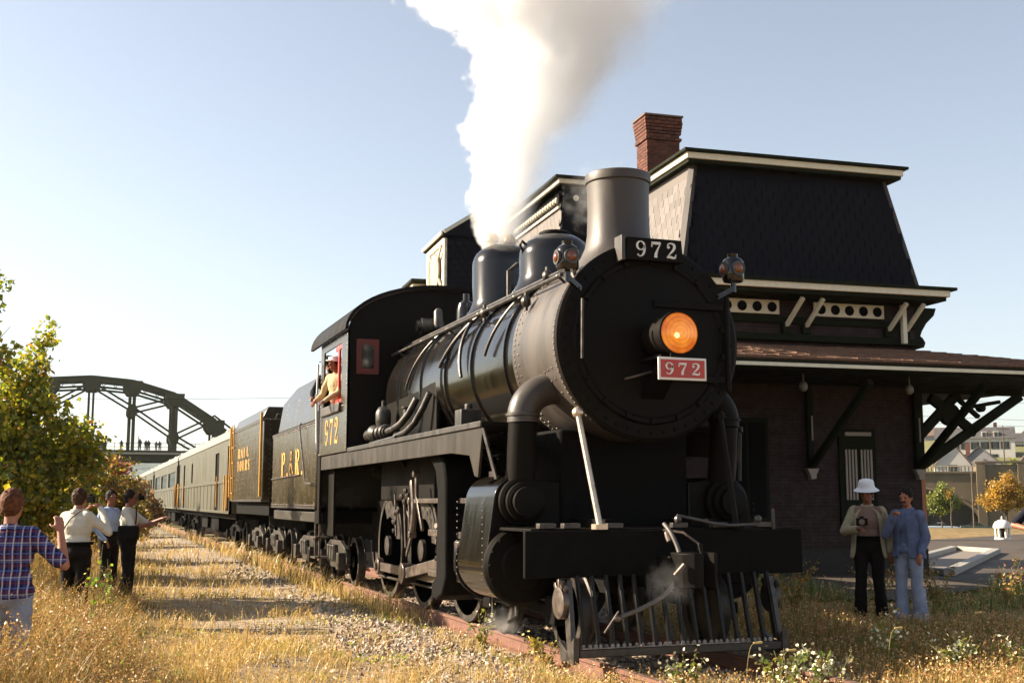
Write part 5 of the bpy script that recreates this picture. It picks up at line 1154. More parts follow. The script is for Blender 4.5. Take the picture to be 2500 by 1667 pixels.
def tree(name, label, cat, loc, trunk_h, tr, clumps, n_leaf, size, pal, seed, group=None, limb_r=0.05, lean=(0, 0), shell=0.45):
    """clumps: (x, y, z, rx, ry, rz) relative to the base"""
    r = np.random.default_rng(seed)
    T = empty(name, loc, 0, label, cat, group)
    m = MB(); pts = [(lean[0] * k / 6 + r.normal() * tr * .3, lean[1] * k / 6 + r.normal() * tr * .3, -0.15 + (trunk_h + .15) * k / 6) for k in range(7)]
    m.tube(pts, [tr * (1.25 - 0.85 * k / 6) for k in range(7)], 9); m.build('trunk', M['bark'], T)
    lm = MB(); top = Vector(pts[-1])
    vol = np.array([c[3] * c[4] * c[5] for c in clumps]); vol = vol / vol.sum(); PP = []
    for c, wv in zip(clumps, vol):
        cc = Vector(c[:3]); k = int(r.integers(3, 6)); st = Vector(pts[k]); mid = (st + cc) / 2 + Vector(r.normal(size=3) * .12 * (cc - st).length)
        lm.tube([st, mid, cc], [limb_r, limb_r * .6, limb_r * .25], 6)
        for _ in range(5):
            q = cc + Vector((r.normal() * c[3] * .55, r.normal() * c[4] * .55, r.normal() * c[5] * .55)); lm.tube([cc, (cc + q) / 2 + Vector(r.normal(size=3) * .05), q], [limb_r * .3, limb_r * .2, limb_r * .1], 4)
        n = int(n_leaf * wv); ns = max(4, n // 26)
        # sprigs: leaves gather on small twigs so the outline is ragged with gaps
        u = r.normal(size=(ns, 3)); u /= np.linalg.norm(u, axis=1, keepdims=True); rad = r.uniform(0, 1, (ns, 1)) ** shell
        S = np.array(c[:3]) + u * rad * np.array(c[3:6]); S[:, 2] += 0
        j = r.integers(0, ns, n); PP.append(S[j] + r.normal(size=(n, 3)) * size * np.array([1.15, 1.15, 0.95]))
    lm.build('limbs', M['bark'], T)
    leaf_cloud('crown', np.concatenate(PP), size, pal, r, T)
    return T
OLIVE = [(0.24, 0.27, 0.015, 5), (0.40, 0.37, 0.02, 4), (0.12, 0.16, 0.015, 3.5), (0.58, 0.45, 0.03, 2.6), (0.48, 0.20, 0.03, 0.45)]
# ------------------------------------------------------------------ steel arch bridge
BY = 225.0
AB = empty('arch_bridge', (0, BY, 0), 0, 'olive steel arch road bridge high over the tracks in the left distance', 'bridge')
zu = lambda x: 23.4 - 0.0105 * (x + .3) ** 2 - 0.0000035 * (x + .3) ** 4 * 3
px_ = [-43, -36, -29, -21.8, -14.6, -7.4, -0.3, 6.8, 14.2, 21.5, 29, 36, 43]
def member(nm, p, q2, w1, h1): part(nm, M['bridgesteel'], AB, lambda m: m.bar(p, q2, w1, h1), smooth=0)
for yy in (0.0, 6.5):
    for a, b_ in zip(px_[:-1], px_[1:]):
        part('upper_chord', M['bridgesteel'], AB, lambda m: m.bar((a, yy, zu(a)), (b_, yy, zu(b_)), 0.7, 0.8), smooth=0)
        part('lower_chord', M['bridgesteel'], AB, lambda m: m.bar((a, yy, zu(a) - 1.55), (b_, yy, zu(b_) - 1.55), 0.6, 0.36), smooth=0)
        def lac(m):
            n = 7
            for k in range(n):
                t0, t1 = k / n, (k + 1) / n; xa, xb = a + (b_ - a) * t0, a + (b_ - a) * t1
                za, zb = zu(a) + (zu(b_) - zu(a)) * t0, zu(a) + (zu(b_) - zu(a)) * t1
                m.bar((xa, yy, za - (.2 if k % 2 else 1.4)), (xb, yy, zb - (1.4 if k % 2 else .2)), 0.08, 0.12)
        if yy == 0: part('lacing', M['bridgesteel'], AB, lac, smooth=0)
    for x in px_[1:-1]:
        if zu(x) - 1 > 11: part('hanger', M['bridgesteel'], AB, lambda m: (m.bar((x - .38, yy, 10.0), (x - .38, yy, zu(x) - .5), 0.4, 0.3, up=(0, 1, 0)), m.bar((x + .38, yy, 10.0), (x + .38, yy, zu(x) - .5), 0.4, 0.3, up=(0, 1, 0))), smooth=0)
        part('gusset', M['bridgesteel'], AB, lambda m: m.prism([(-1.7, .2), (1.7, .2), (1.6, -1.2), (.9, -2.2), (-.9, -2.2), (-1.6, -1.2)], lambda a, b, t: (x + a, yy + t, zu(x) + b), -0.36, 0.36), smooth=0)
    for sg in (-1, 1):
        X = lambda v: -0.3 + sg * v
        def dbl(p, q2):
            d = 0.5
            if yy > 0: return
            part('diagonal', M['bridgesteel'], AB, lambda m: (m.bar((X(p[0]), yy, p[1] + d), (X(q2[0]), yy, q2[1] + d), 0.3, 0.34), m.bar((X(p[0]), yy, p[1] - d), (X(q2[0]), yy, q2[1] - d), 0.3, 0.34)), smooth=0)
        dbl((0.9, 21.6), (7.1, 17.9)); dbl((7.1, 17.9), (14.5, 12.9)); dbl((7.1, 17.6), (14.5, 19.7)); dbl((14.5, 12.9), (21.8, 16.6)); dbl((14.5, 12.9), (18.5, 10.6)); dbl((21.8, 16.4), (29, 11))
        for nx_, nz in ((7.1, 17.7), (14.5, 12.9)):
            part('gusset', M['bridgesteel'], AB, lambda m: m.prism([(-.9, .3), (-.5, 1.1), (.5, 1.1), (.9, .3), (.9, -.5), (.5, -1.2), (-.5, -1.2), (-.9, -.5)], lambda a, b, t: (X(nx_) + a, yy + t, nz + b), -0.33, 0.33), smooth=0)
part('deck', M['bridgesteel'], AB, lambda m: (m.b6(-110, 110, -1.2, 10.2, 9.9, 10.5), m.b6(-110, 110, -0.3, 0.1, 8.5, 9.88), m.b6(-110, 110, 8.9, 9.3, 8.5, 9.88)), smooth=0)
part('kerb_beam', M['concretelt'], AB, lambda m: m.b6(-110, 110, -1.6, -1.22, 9.75, 10.1), smooth=0)
def railing(m):
    for z in (11.75, 11.05): m.b6(-70, 70, -1.5, -1.44, z - .04, z + .04)
    for k in range(71): m.b6(-70 + k * 2 - .04, -70 + k * 2 + .04, -1.5, -1.44, 10.5, 11.75)
part('railing', M['bridgesteel'], AB, railing, smooth=0)
for x in (-46, 46): part('pier', M['concrete'], AB, lambda m: m.b6(x - 2.5, x + 2.5, -1, 10, -3, 9.88), smooth=0)
# tiny onlookers on the bridge
fm = MB(); fm.ell((0, 0, 1.62), (0.13, 0.13, 0.16), 8, 6); fm.cap((0, 0, 1.4), 0.2, (0, 0, 0.95), 0.17, 8)
for s in (-1, 1): fm.cap((s * .1, 0, .9), .11, (s * .12, 0, .08), .08, 6); fm.cap((s * .24, 0, 1.38), .07, (s * .28, 0, .9), .05, 6)
am = MB(); am.v = list(fm.v); am.f = list(fm.f); am.cap((-.2, 0, 1.4), .07, (-.3, 0, 2.2), .05, 6)
M['silh'] = cloth('far_clothes', (0.06, 0.05, 0.045))
fo = None
for dx in (226, 233, 241, 277, 291, 319, 333, 339, 357, 365):
    x = (dx - 205) * 0.0747 - .2
    if dx == 319:
        o = am.build('person', M['silh'], None, loc=(x, BY - 1.0, 10.5)); o.scale = (1.15, 1.15, 1.15); tag(o, 'far onlooker on the arch bridge raising an arm', 'person')
    else:
        if fo is None: fo = fm.build('person', M['silh'], None); o = fo
        else: o = copy_obj(fo)
        o.location = (x, BY - 1.0 + random.uniform(0, .4), 10.5); o.scale = [random.uniform(.92, 1.05)] * 3; tag(o, 'tiny far onlooker standing at the railing of the arch bridge', 'person', 'onlookers on the arch bridge')
# ------------------------------------------------------------------ concrete viaduct on the right
VY = 170.0
VD = empty('viaduct', (150, VY, -3.3), R_(-36), 'tan concrete arch viaduct with balustrade behind the plaza at right', 'bridge')
def spandrel(m, xa, xb, y0, y1, zs=1.2, zc=7.0, zt=9.6, n=20):
    cx = (xa + xb) / 2; hw = (xb - xa) / 2
    pts = [(cx - hw * math.cos(math.pi * k / n), zs + (zc - zs) * math.sin(math.pi * k / n)) for k in range(n + 1)]
    vs = []; fs = []
    for x, z in pts: vs += [(x, y0, z), (x, y0, zt), (x, y1, zt), (x, y1, z)]
    for k in range(n): a = 4 * k; fs += [(a, a + 4, a + 5, a + 1), (a + 1, a + 5, a + 6, a + 2), (a + 2, a + 6, a + 7, a + 3), (a + 3, a + 7, a + 4, a)]
    m.add(vs, fs)
for xa, xb in ((-34, -2.6), (5.2, 36)):
    part('arch_wall', M['concrete'], VD, lambda m: spandrel(m, xa, xb, 0, .8), smooth=0)
    part('arch_vault', M['concrete'], VD, lambda m: spandrel(m, xa + .01, xb - .01, .81, 11.8, 1.4, 7.2, 9.5), smooth=0)
    part('arch_ring', M['concrete'], VD, lambda m: m.tube([((xa + xb) / 2 - ((xb - xa) / 2 + .5) * math.cos(math.pi * k / 20), -.02, 1.2 + 6.3 * math.sin(math.pi * k / 20)) for k in range(21)], .28, 5), smooth=0)
part('pier', M['concrete'], VD, lambda m: (m.b6(-2.6, 5.2, -0.6, 12.4, -1, 11.1), m.b6(-60, -34, 0, 11.8, -1, 9.6), m.b6(36, 60, 0, 11.8, -1, 9.6)), bevel=0.1, split=True)
part('pier_pilaster', M['concrete'], VD, lambda m: (m.b6(-2.9, -1.3, -0.9, -.62, -1, 11.3), m.b6(3.9, 5.5, -0.9, -.62, -1, 11.3), m.b6(-3.1, 5.7, -.95, -.61, 11.3, 11.75)), bevel=0.08, split=True)
part('arch_shade_wall', pm('arch_shade_tone', (.035, .027, .018), .95), VD, lambda m: m.b6(-34, 36, 4.0, 4.6, -1, 9.3), smooth=0)  # added dark wall, its tone paints the shade under the arches
part('cornice', M['concrete'], VD, lambda m: (m.b6(-60, -2.7, -0.35, 0.8, 9.62, 9.95), m.b6(5.3, 60, -0.35, 0.8, 9.62, 9.95)), smooth=0, split=True)
part('deck', M['concrete'], VD, lambda m: m.b6(-60, 60, .82, 11, 8.8, 9.62), smooth=0)
part('coping', M['concretelt'], VD, lambda m: (m.b6(-60, -2.7, -0.25, 0.35, 10.78, 11.0), m.b6(5.3, 60, -0.25, 0.35, 10.78, 11.0)), smooth=0, split=True)
bl = None
for k in range(56):
    x = -22 + k * 0.62
    if -2.9 < x < 5.5: continue
    if bl is None: bl = part('baluster', M['concretelt'], VD, lambda m: m.lathe([(.13, 9.96), (.08, 10.05), (.15, 10.3), (.08, 10.65), (.13, 10.77)], (0, 0.05, 0), (0, 0, 1), 8), smooth=40); bl.location = (x, 0, 0)
    else: copy_obj(bl, VD, (x, 0, 0))
# ------------------------------------------------------------------ houses on the hillside
def house(loc, rz, wd, dp, eave, ridge, wallm, roofm, label, wins=(), dormers=0, chim=1, gable_front=False, z0=-6.0):
    H = empty('house', loc, rz, label, 'house', 'houses on the hillside')
    part('wall', wallm, H, lambda m: m.b6(-wd / 2, wd / 2, 0, dp, z0, eave), smooth=0)
    if gable_front:
        part('gable_wall', wallm, H, lambda m: m.prism([(-wd / 2, eave), (wd / 2, eave), (0, ridge - .1)], lambda a, b, t: (a, t, b), 0, dp), smooth=0)
        rf = part('roof', roofm, H, lambda m: (m.prism([(-wd / 2 - .4, eave - .25), (0, ridge), (0, ridge + .25), (-wd / 2 - .4, eave)], lambda a, b, t: (a, t, b), -.3, dp + .3), m.prism([(wd / 2 + .4, eave - .25), (0, ridge), (0, ridge + .25), (wd / 2 + .4, eave)], lambda a, b, t: (a, t, b), -.3, dp + .3)), smooth=0)
    else:
        rf = part('roof', roofm, H, lambda m: m.prism([(-.4, eave), (dp + .4, eave), (dp / 2 + .6, ridge), (dp / 2 - .6, ridge)], lambda a, b, t: (t, a, b), -wd / 2 - .3, wd / 2 + .3), smooth=0)
    for k in range(chim): part('chimney', M['brickred'], rf, lambda m: m.b6(-wd * .3 + k * wd * .55, -wd * .3 + k * wd * .55 + .8, dp / 2 - .4, dp / 2 + .4, eave + .4, ridge + 1.1), smooth=0)
    for (x, z, a, b_) in wins:
        wn = part('window', M['winglass'], H, lambda m: m.b6(x - a / 2, x + a / 2, -.06, -.002, z, z + b_), smooth=0)
        part('shutter', M['darkgreen'], wn, lambda m: (m.b6(x - a / 2 - .42, x - a / 2 - .04, -.07, -.002, z, z + b_), m.b6(x + a / 2 + .04, x + a / 2 + .42, -.07, -.002, z, z + b_)), smooth=0)
    for k in range(dormers):
        x = wd * (.12 + .15 * k)
        d = part('dormer', wallm, H, lambda m: m.b6(x - .6, x + .6, .3, 2.2, eave + .3, eave + 1.7), smooth=0)
        part('dormer_pane', M['winglass'], d, lambda m: m.b6(x - .35, x + .35, .24, .298, eave + .5, eave + 1.5), smooth=0)
    return H
M['hwhite'] = pm('house_white', (0.48, 0.45, 0.41), 0.7, var=0.05, scale=.5); M['hgrey'] = pm('house_grey', (0.25, 0.24, 0.24), 0.7, var=0.08, scale=.5)
M['hroof'] = pm('house_roof', (0.065, 0.06, 0.06), 0.8, var=0.2, scale=.7); M['hroof2'] = pm('house_roof_brown', (0.16, 0.10, 0.075), 0.8, var=0.2, scale=.7)
FR = R_(-40)
house((198, 230, 13.0), FR, 17.5, 9, 3.1, 6.0, M['hwhite'], M['hroof'], 'large white hillside house with dark shutters and two dormers', [(-6.6 + k * 2.2, 0.6, .95, 1.7) for k in range(7)] + [(-5 + k * 3, -2.2, .95, 1.6) for k in range(4)], 2, 2)
house((158, 190, 4.2), R_(-38), 6.6, 8, 4.2, 8.6, M['hwhite'], M['hroof2'], 'steep white gabled house front just above the viaduct balustrade', [(0, 3.0, .8, 1.2)], 0, 1, True)
house((168, 194, 3.4), R_(-44), 9.5, 9, 4.6, 8.8, M['hgrey'], M['hroof'], 'grey gabled house behind the viaduct pier', [(0, 3.2, .9, 1.3)], 0, 1, True)
house((218, 240, 13.5), FR, 9.5, 8, 2.6, 5.0, M['hwhite'], M['hroof'], 'smaller white hillside house right of the large one', [(-3 + k * 2.4, .4, .9, 1.5) for k in range(3)], 0, 1)
house((214, 262, 15.5), R_(-35), 10, 8, 3.2, 5.6, M['hgrey'], M['hroof2'], 'pale house with brown roof higher up behind the white houses', [(-2, .6, .9, 1.4), (2, .6, .9, 1.4)], 0, 1)
house((171, 184, 4.6), R_(-40), 4.6, 6, 3.2, 6.2, M['hwhite'], M['hroof2'], 'little white gable peeping over the viaduct at the right edge', [], 0, 0, True)
house((236, 252, 15.5), R_(-45), 6.5, 8, 3.2, 6.0, M['hwhite'], M['hroof2'], 'narrow white house by the trees on the hill crest', [(0, .6, .9, 1.4)], 0, 1, True)
# utility poles and wires
def pole(loc, h, label, arms=1, r=0.14):
    P = empty('utility_pole', loc, R_(-40), label, 'pole', 'utility poles')
    part('post', M['bark'], P, lambda m: m.cyl((0, 0, -1), (0, 0, h), r, r * .7, 8))
    for k in range(arms): part('crossarm', M['bark'], P, lambda m: m.b6(-1.1, 1.1, -.08, .08, h - .7 - k * 1.0, h - .55 - k * 1.0))
    return P
M['palepole'] = M['concretelt']
pole((176, 200, 5.5), 10.5, 'utility pole in front of the large white house', 1)
pole((162, 180.5, 3.0), 12.5, 'utility pole between the white houses above the viaduct', 1)
pole((94, 110, float(gz(94, 110))), 7.0, 'slender bare pole standing on the lawn before the viaduct', 0, 0.10)
wr = empty('overhead_wires', (150, 175, 20), 0, 'thin overhead wires crossing the sky above the hillside houses', 'wires')
for k, (za, zb) in enumerate(((22, 21.5), (20.5, 20.6), (17.5, 17.3), (16.2, 16.5))):
    part('wire', M['matte'], wr, lambda m: m.tube([(-60 + 15 * j, 0.5 * k, za - 20 + (zb - za) * j / 12 - 1.2 * math.sin(math.pi * j / 12)) for j in range(13)], 0.035, 4))
wl = empty('track_wire', (10, 120, 12.4), 0, 'single thin wire across the sky in front of the arch bridge', 'wires')
part('wire', M['matte'], wl, lambda m: m.tube([(-40 + 8 * j, 0, -1.0 * math.sin(math.pi * j / 10) + 0.035 * (8 * j - 40)) for j in range(11)], 0.02, 4))
# ------------------------------------------------------------------ small things on and beyond the plaza
part('post_shaft', pm('brown_post_paint', (0.30, 0.10, 0.035), 0.6, var=0.12), empty('brown_post', (36.55, 46.2, -0.05), 0, 'orange-brown square post standing at the far edge of the paving', 'post'), lambda m: (m.b6(-.16, .16, -.16, .16, -.3, 2.9), m.b6(-.2, .2, -.2, .2, 2.9, 2.97)), bevel=0.02)
lt = empty('bollard_light', (33.2, 37.3, 0.05), 0, 'short garden lamp with white domed cap on the paving', 'lamp')
part('cap', M['white'], lt, lambda m: m.lathe([(0.34, 0.42), (0.33, 0.52), (0.26, 0.64), (0.12, 0.72), (0.03, 0.73), (0.03, 0.85), (0.0001, 0.87)], (0, 0, 0), (0, 0, 1), 20), smooth=50)
part('cage', M['white'], lt, lambda m: ([m.b6(0.24 * math.cos(a) - .03, 0.24 * math.cos(a) + .03, 0.24 * math.sin(a) - .03, 0.24 * math.sin(a) + .03, -.02, .43) for a in (0.3, 1.35, 2.4, 3.45, 4.5, 5.55)], m.cyl((0, 0, -.02), (0, 0, .05), .3, n=16)))
part('lantern', M['winglass'], lt, lambda m: m.cyl((0, 0, .05), (0, 0, .42), .13, n=10))
def car(loc, rz, cm, label):
    Cc = empty('parked_car', loc, rz, label, 'car', 'cars parked by the viaduct')
    part('body', cm, Cc, lambda m: (m.prism([(-2.4, .32), (2.4, .32), (2.42, .62), (2.2, .82), (1.2, .90), (-1.5, .92), (-2.35, .85), (-2.45, .6)], lambda a, b, t: (a, t, b), -.85, .85)), bevel=0.08)
    part('roof', cm, Cc, lambda m: m.prism([(-.75, 1.36), (.25, 1.36), (.2, 1.41), (-.7, 1.41)], lambda a, b, t: (a, t, b), -.62, .62), bevel=0.02)
    part('cabin_glass', M['winglass'], Cc, lambda m: m.prism([(-1.45, .9), (1.05, .9), (.25, 1.37), (-.75, 1.37)], lambda a, b, t: (a, t, b), -.72, .72), bevel=0.03)
    for x in (-1.5, 1.5):
        for s in (-1, 1): part('wheel', M['matte'], Cc, lambda m: m.lathe([(.12, -.1), (.33, -.1), (.33, .1), (.12, .1)], (x, s * .78, .33), (0, 1, 0), 16))
    for s in (-1, 1): part('headlight', M['white'], Cc, lambda m: m.b6(2.40, 2.46, s * .6 - .12, s * .6 + .12, .55, .7)); part('tail_light', M['red'], Cc, lambda m: m.b6(-2.48, -2.42, s * .6 - .15, s * .6 + .15, .55, .7))
    return Cc
M['carblue'] = pm('pale_blue_car_paint', (0.32, 0.37, 0.46), 0.25, var=0.03, coat=.5); M['cardark'] = pm('dark_green_car_paint', (0.03, 0.045, 0.04), 0.25, var=0.03, coat=.5)
car((122.3, 150, float(gz(122.3, 150)) + .02), R_(-38), M['carblue'], 'pale blue sedan parked under the viaduct arch')
car((129.5, 151, float(gz(129.5, 151)) + .02), R_(-40), M['cardark'], 'dark green sedan parked beside the viaduct pier')
GRN = [(0.16, 0.19, 0.02, 5), (0.26, 0.26, 0.03, 4), (0.08, 0.10, 0.015, 3)]
YEL = [(0.48, 0.27, 0.02, 5), (0.38, 0.20, 0.015, 4), (0.22, 0.13, 0.015, 2), (0.55, 0.36, 0.05, 2)]
tree('young_tree', 'young green tree before the dark viaduct arch', 'tree', (77.4, 95, float(gz(77.4, 95))), 2.2, .07, [(-.2, 0, 2.6, 1.2, 1.2, .9), (.5, .1, 3.2, 1.1, 1.1, .9), (1.2, 0, 2.7, .9, .9, .8), (-.8, 0, 3.2, .8, .8, .7), (.2, 0, 4.0, .8, .8, .6)], 3800, .17, GRN, 31, limb_r=.04)
tree('young_tree', 'golden yellow tree in front of the viaduct at the right edge', 'tree', (78.9, 88, float(gz(78.9, 88))), 2.2, .09, [(-1.5, 0, 2.9, 1.5, 1.3, 1.0), (0, 0, 3.2, 1.6, 1.5, 1.3), (.9, .2, 4.2, 1.4, 1.3, 1.1), (1.6, 0, 3.0, 1.3, 1.3, 1.0), (-.8, 0, 4.0, 1.0, 1.0, .8), (.3, 0, 5.0, .8, .8, .6)], 6500, .17, YEL, 32, limb_r=.05)
tree('young_tree', 'leafless thin sapling staked on the lawn near the brown post', 'tree', (62, 75, float(gz(62, 75))), 2.3, .05, [(0, 0, 2.6, .3, .3, .4)], 90, .1, YEL, 33, limb_r=.02)
hr = np.random.default_rng(77)
for k, (x, y, z, s, pal) in enumerate(((232, 245, 14, 3.2, GRN), (228, 236, 12.4, 2.6, YEL), (205, 214, 8, 2.4, GRN), (186, 206, 7, 2.2, GRN), (172, 204, 5, 2.0, YEL), (246, 262, 16, 3.8, OLIVE), (214, 226, 10, 2.2, OLIVE), (180, 196, 5.5, 2.0, OLIVE), (240, 240, 13, 3, GRN))):
    names = ['rounded green tree by the crest of the hill', 'yellowing tree below the crest houses', 'green shrub on the slope below the small white house', 'green shrub under the large white house', 'yellow bush just above the viaduct', 'olive tree on the crest at the far right', 'olive bush between the hillside houses', 'olive bush behind the grey gabled house', 'green tree at the right end of the hillside']
    tree('hillside_tree', names[k], 'tree', (x, y, z - 1), s * .7, .12, [(hr.normal() * s * .4, hr.normal() * s * .4, s * (.7 + .25 * j), s * .6, s * .6, s * .5) for j in range(4)], 1100, .42, pal, 40 + k, 'hillside trees', limb_r=.06)
# ------------------------------------------------------------------ people
fold_tx = bpy.data.textures.new('folds', 'CLOUDS'); fold_tx.noise_scale = .15; fold_tx.noise_depth = 2
hair_tx = bpy.data.textures.new('strands', 'CLOUDS'); hair_tx.noise_scale = .022; hair_tx.noise_depth = 1
def remeshed(mb, name, mat, parent, vox=0.014, smooth=4, seed=0):
    me = bpy.data.meshes.new('tmp'); me.from_pydata(mb.v, [], mb.f)
    bm = bmesh.new(); bm.from_mesh(me); bmesh.ops.recalc_face_normals(bm, faces=bm.faces[:]); bm.to_mesh(me); bm.free()
    t = bpy.data.objects.new('tmp', me); col.objects.link(t)
    r = t.modifiers.new('r', 'REMESH'); r.mode = 'VOXEL'; r.voxel_size = vox
    s = t.modifiers.new('s', 'SMOOTH'); s.iterations = smooth; s.factor = 0.5
    if name in ('shirt', 'trousers', 'sleeve', 'hair'):
        d = t.modifiers.new('d', 'DISPLACE'); d.texture = hair_tx if name == 'hair' else fold_tx; d.texture_coords = 'LOCAL'; d.mid_level = .45 if name == 'hair' else .5; d.strength = .022 if name == 'hair' else .024
    dg = bpy.context.evaluated_depsgraph_get(); out = bpy.data.meshes.new_from_object(t.evaluated_get(dg))
    bpy.data.objects.remove(t); bpy.data.meshes.remove(me)
    out.name = name; out.shade_smooth(); out.materials.clear(); out.materials.append(mat)
    return lk(bpy.data.objects.new(name, out), parent)
V3 = lambda *a: Vector(a)
def stand_pose(**k):
    J = dict(pel=V3(0, 0, .96), waist=V3(0, .0, 1.10), chest=V3(0, .0, 1.30), neck=V3(0, .015, 1.475), head=V3(0, -.015, 1.635),
             shL=V3(.168, .01, 1.40), shR=V3(-.168, .01, 1.40), elL=V3(.25, .04, 1.13), elR=V3(-.25, .04, 1.13), wrL=V3(.26, -.06, .90), wrR=V3(-.26, -.06, .90),
             hipL=V3(.095, 0, .93), hipR=V3(-.095, 0, .93), knL=V3(.11, -.02, .50), knR=V3(-.11, -.02, .50), anL=V3(.12, .02, .09), anR=V3(-.12, .02, .09), fat=1.0, hdir=0.0, htilt=0.0)
    J.update(k); return J
def hand(m, w, d, side, curl=0.5):
    """w wrist, d forearm direction; palm and five fingers"""
    d = d.normalized(); up = V3(0, 0, 1); sx = d.cross(up)
    if sx.length < .1: sx = V3(1, 0, 0)
    sx.normalize(); n = sx.cross(d)
    pc = w + d * .045
    m.cap(w, .027, w + d * .02, .029, 8); Mx = Matrix((sx, d, n)).transposed(); m.ell(pc, (.042, .052, .019), 10, 8, Mx)
    for k, (o, L) in enumerate(((-.031, .062), (-.0105, .074), (.0105, .070), (.031, .055))):
        b = w + d * .085 + sx * o; t1 = b + (d * math.cos(curl) - n * math.sin(curl)) * L * .55; t2 = t1 + (d * math.cos(curl * 2.1) - n * math.sin(curl * 2.1)) * L * .5
        m.cap(b - d * .02, .0105, t1, .0098, 6); m.cap(t1, .0098, t2, .0085, 6)
    tb = w + d * .03 + sx * (.034 * side); m.cap(tb, .013, tb + sx * (.03 * side) + d * .03 - n * .012, .011, 6); m.cap(tb + sx * (.03 * side) + d * .03 - n * .012, .011, tb + sx * (.032 * side) + d * .058 - n * .03, .0095, 6)
def make_person(loc, rz, J, label, skin, shirt, trousers, hair, sleeves='long', shoes=None, scale=1.0, legs=True, curl=(.5, .5), hair_long=0.0, jacket=None, stash=False, tuck=True):
    P = empty('person', loc, rz, label, 'person'); P.scale = (scale,) * 3
    f = J['fat']; hM = Euler((J['htilt'], 0, J['hdir'])).to_matrix(); H = J['head']
    def torso(m, g=0.0):
        m.cap(J['pel'] + V3(0, 0, -.02), .0 + .115 * f + g, J['waist'], .115 * f + g, 12)
        m.ell(J['pel'], (.165 * f + g, .118 * f + g, .13 + g)); m.ell(J['waist'], (.150 * f + g, .112 * f + g, .15 + g)); m.ell(J['chest'] + V3(0, 0, -.02), (.172 * f + g, .120 * f + g, .19 + g))
        m.cap(J['shL'] * .9 + J['chest'] * .1, .075 + g, J['shR'] * .9 + J['chest'] * .1, .075 + g, 10); m.cap(J['neck'] + V3(0, .01, -.05), .078 + g, J['neck'], .058 + g * .6, 10)
    def arm(m, s, g=0.0, upto='wr'):
        a, b, c = J['sh' + s], J['el' + s], J['wr' + s]
        m.cap(a, .062 + g, b, .044 + g, 10)
        if upto == 'wr': m.cap(b, .044 + g, c, .030 + g, 10)
    def leg(m, s, g=0.0, flare=0.0):
        m.cap(J['hip' + s], .088 * f + g, J['kn' + s], .058 + g, 12); m.cap(J['kn' + s], .058 + g, J['an' + s], .040 + g + flare, 12)
    # body: one continuous skin
    m = MB(); torso(m, -.008)
    for s, sd in (('L', 1), ('R', -1)):
        arm(m, s); hand(m, J['wr' + s], J['wr' + s] - J['el' + s], sd, curl[0 if s == 'L' else 1])
        if legs: leg(m, s, -.006); m.cap(J['an' + s] + V3(0, .03, -.04), .04, J['an' + s] + V3(0, -.13, -.055), .033, 8)
    m.cap(J['neck'] + V3(0, .01, -.03), .056, H + hM @ V3(0, .02, -.06), .052, 10)
    m.ell(H, (.076, .096, .115), 16, 12, hM); m.ell(H + hM @ V3(0, -.025, -.06), (.056, .066, .062), 12, 8, hM)
    m.cap(H + hM @ V3(0, -.092, .012), .012, H + hM @ V3(0, -.112, -.026), .016, 8)
    for s in (-1, 1): m.ell(H + hM @ V3(s * .078, .012, -.005), (.011, .022, .032), 8, 6, hM); m.ell(H + hM @ V3(s * .032, -.088, .028), (.026, .012, .008), 8, 6, hM)
    m.ell(H + hM @ V3(0, -.089, -.062), (.026, .012, .007), 8, 6, hM); m.ell(H + hM @ V3(0, -.089, -.078), (.022, .012, .007), 8, 6, hM)
    body = remeshed(m, 'body', skin, P, 0.011, 2)
    m = MB()
    for s in (-1, 1): m.ell(H + hM @ V3(s * .031, -.0895, .010), (.013, .008, .007), 8, 6, hM)
    m.build('eyes', M['matte'], P)
    # shirt: from the shoulders to the waistband, or hanging over it
    m = MB(); gg = .008; lo = J['pel'] + V3(0, 0, .10 if tuck else .04)
    m.cap(lo, .108 * f + gg, J['waist'], .115 * f + gg, 14); m.ell(J['waist'], (.152 * f + gg, .114 * f + gg, .13 + gg)); m.ell(lo + V3(0, 0, .03), (.158 * f + gg, .118 * f + gg, .06)); m.ell(J['chest'] + V3(0, 0, -.02), (.174 * f + gg, .122 * f + gg, .19 + gg))
    m.cap(J['shL'] * .9 + J['chest'] * .1, .076 + gg, J['shR'] * .9 + J['chest'] * .1, .076 + gg, 10); m.cap(J['neck'] + V3(0, .01, -.06), .082 + gg, J['neck'] + V3(0, .005, -.015), .060 + gg * .5, 10)
    if not tuck: m.ell(J['pel'] + V3(0, .008, .0), (.200 * f, .152 * f, .115)); m.ell(J['pel'] + V3(0, .008, .09), (.178 * f, .14 * f, .12))
    for s in ('L', 'R'):
        if sleeves == 'long': arm(m, s, .010)
        else: a, b = J['sh' + s], J['el' + s]; m.cap(a, .074, a + (b - a) * .84, .064, 10)
    remeshed(m, 'shirt', shirt, P, 0.015, 3)
    m = MB(); m.lathe([(.070, -.03), (.062, .0), (.070, .015), (.078, .0), (.082, -.03)], J['neck'] + V3(0, .012, -.012), (0, -.25, 1), 14); m.build('collar', shirt, P)
    if legs:
        m = MB(); m.ell(J['pel'] + V3(0, .01, -.01), (.186 * f, .140 * f, .14)); m.lathe([(.02, 0), (.125 * f, 0), (.125 * f, .12), (.02, .12)], J['pel'], (0, 0, 1), 18); m.ell(J['pel'] + V3(0, 0, .07), (.172 * f, .132 * f, .05))
        for s in ('L', 'R'): leg(m, s, .016, .030)
        remeshed(m, 'trousers', trousers, P, 0.016, 3)
        m = MB() if tuck else None
        if tuck: m.lathe([(.150 * f, 0), (.158 * f, .005), (.158 * f, .035), (.150 * f, .04)], J['pel'] + V3(0, 0, .085), (0, 0, 1), 24)
        if tuck: bt = m.build('belt', M['matte'], P); bt.scale = (1.17, .90, 1)
        m = MB()
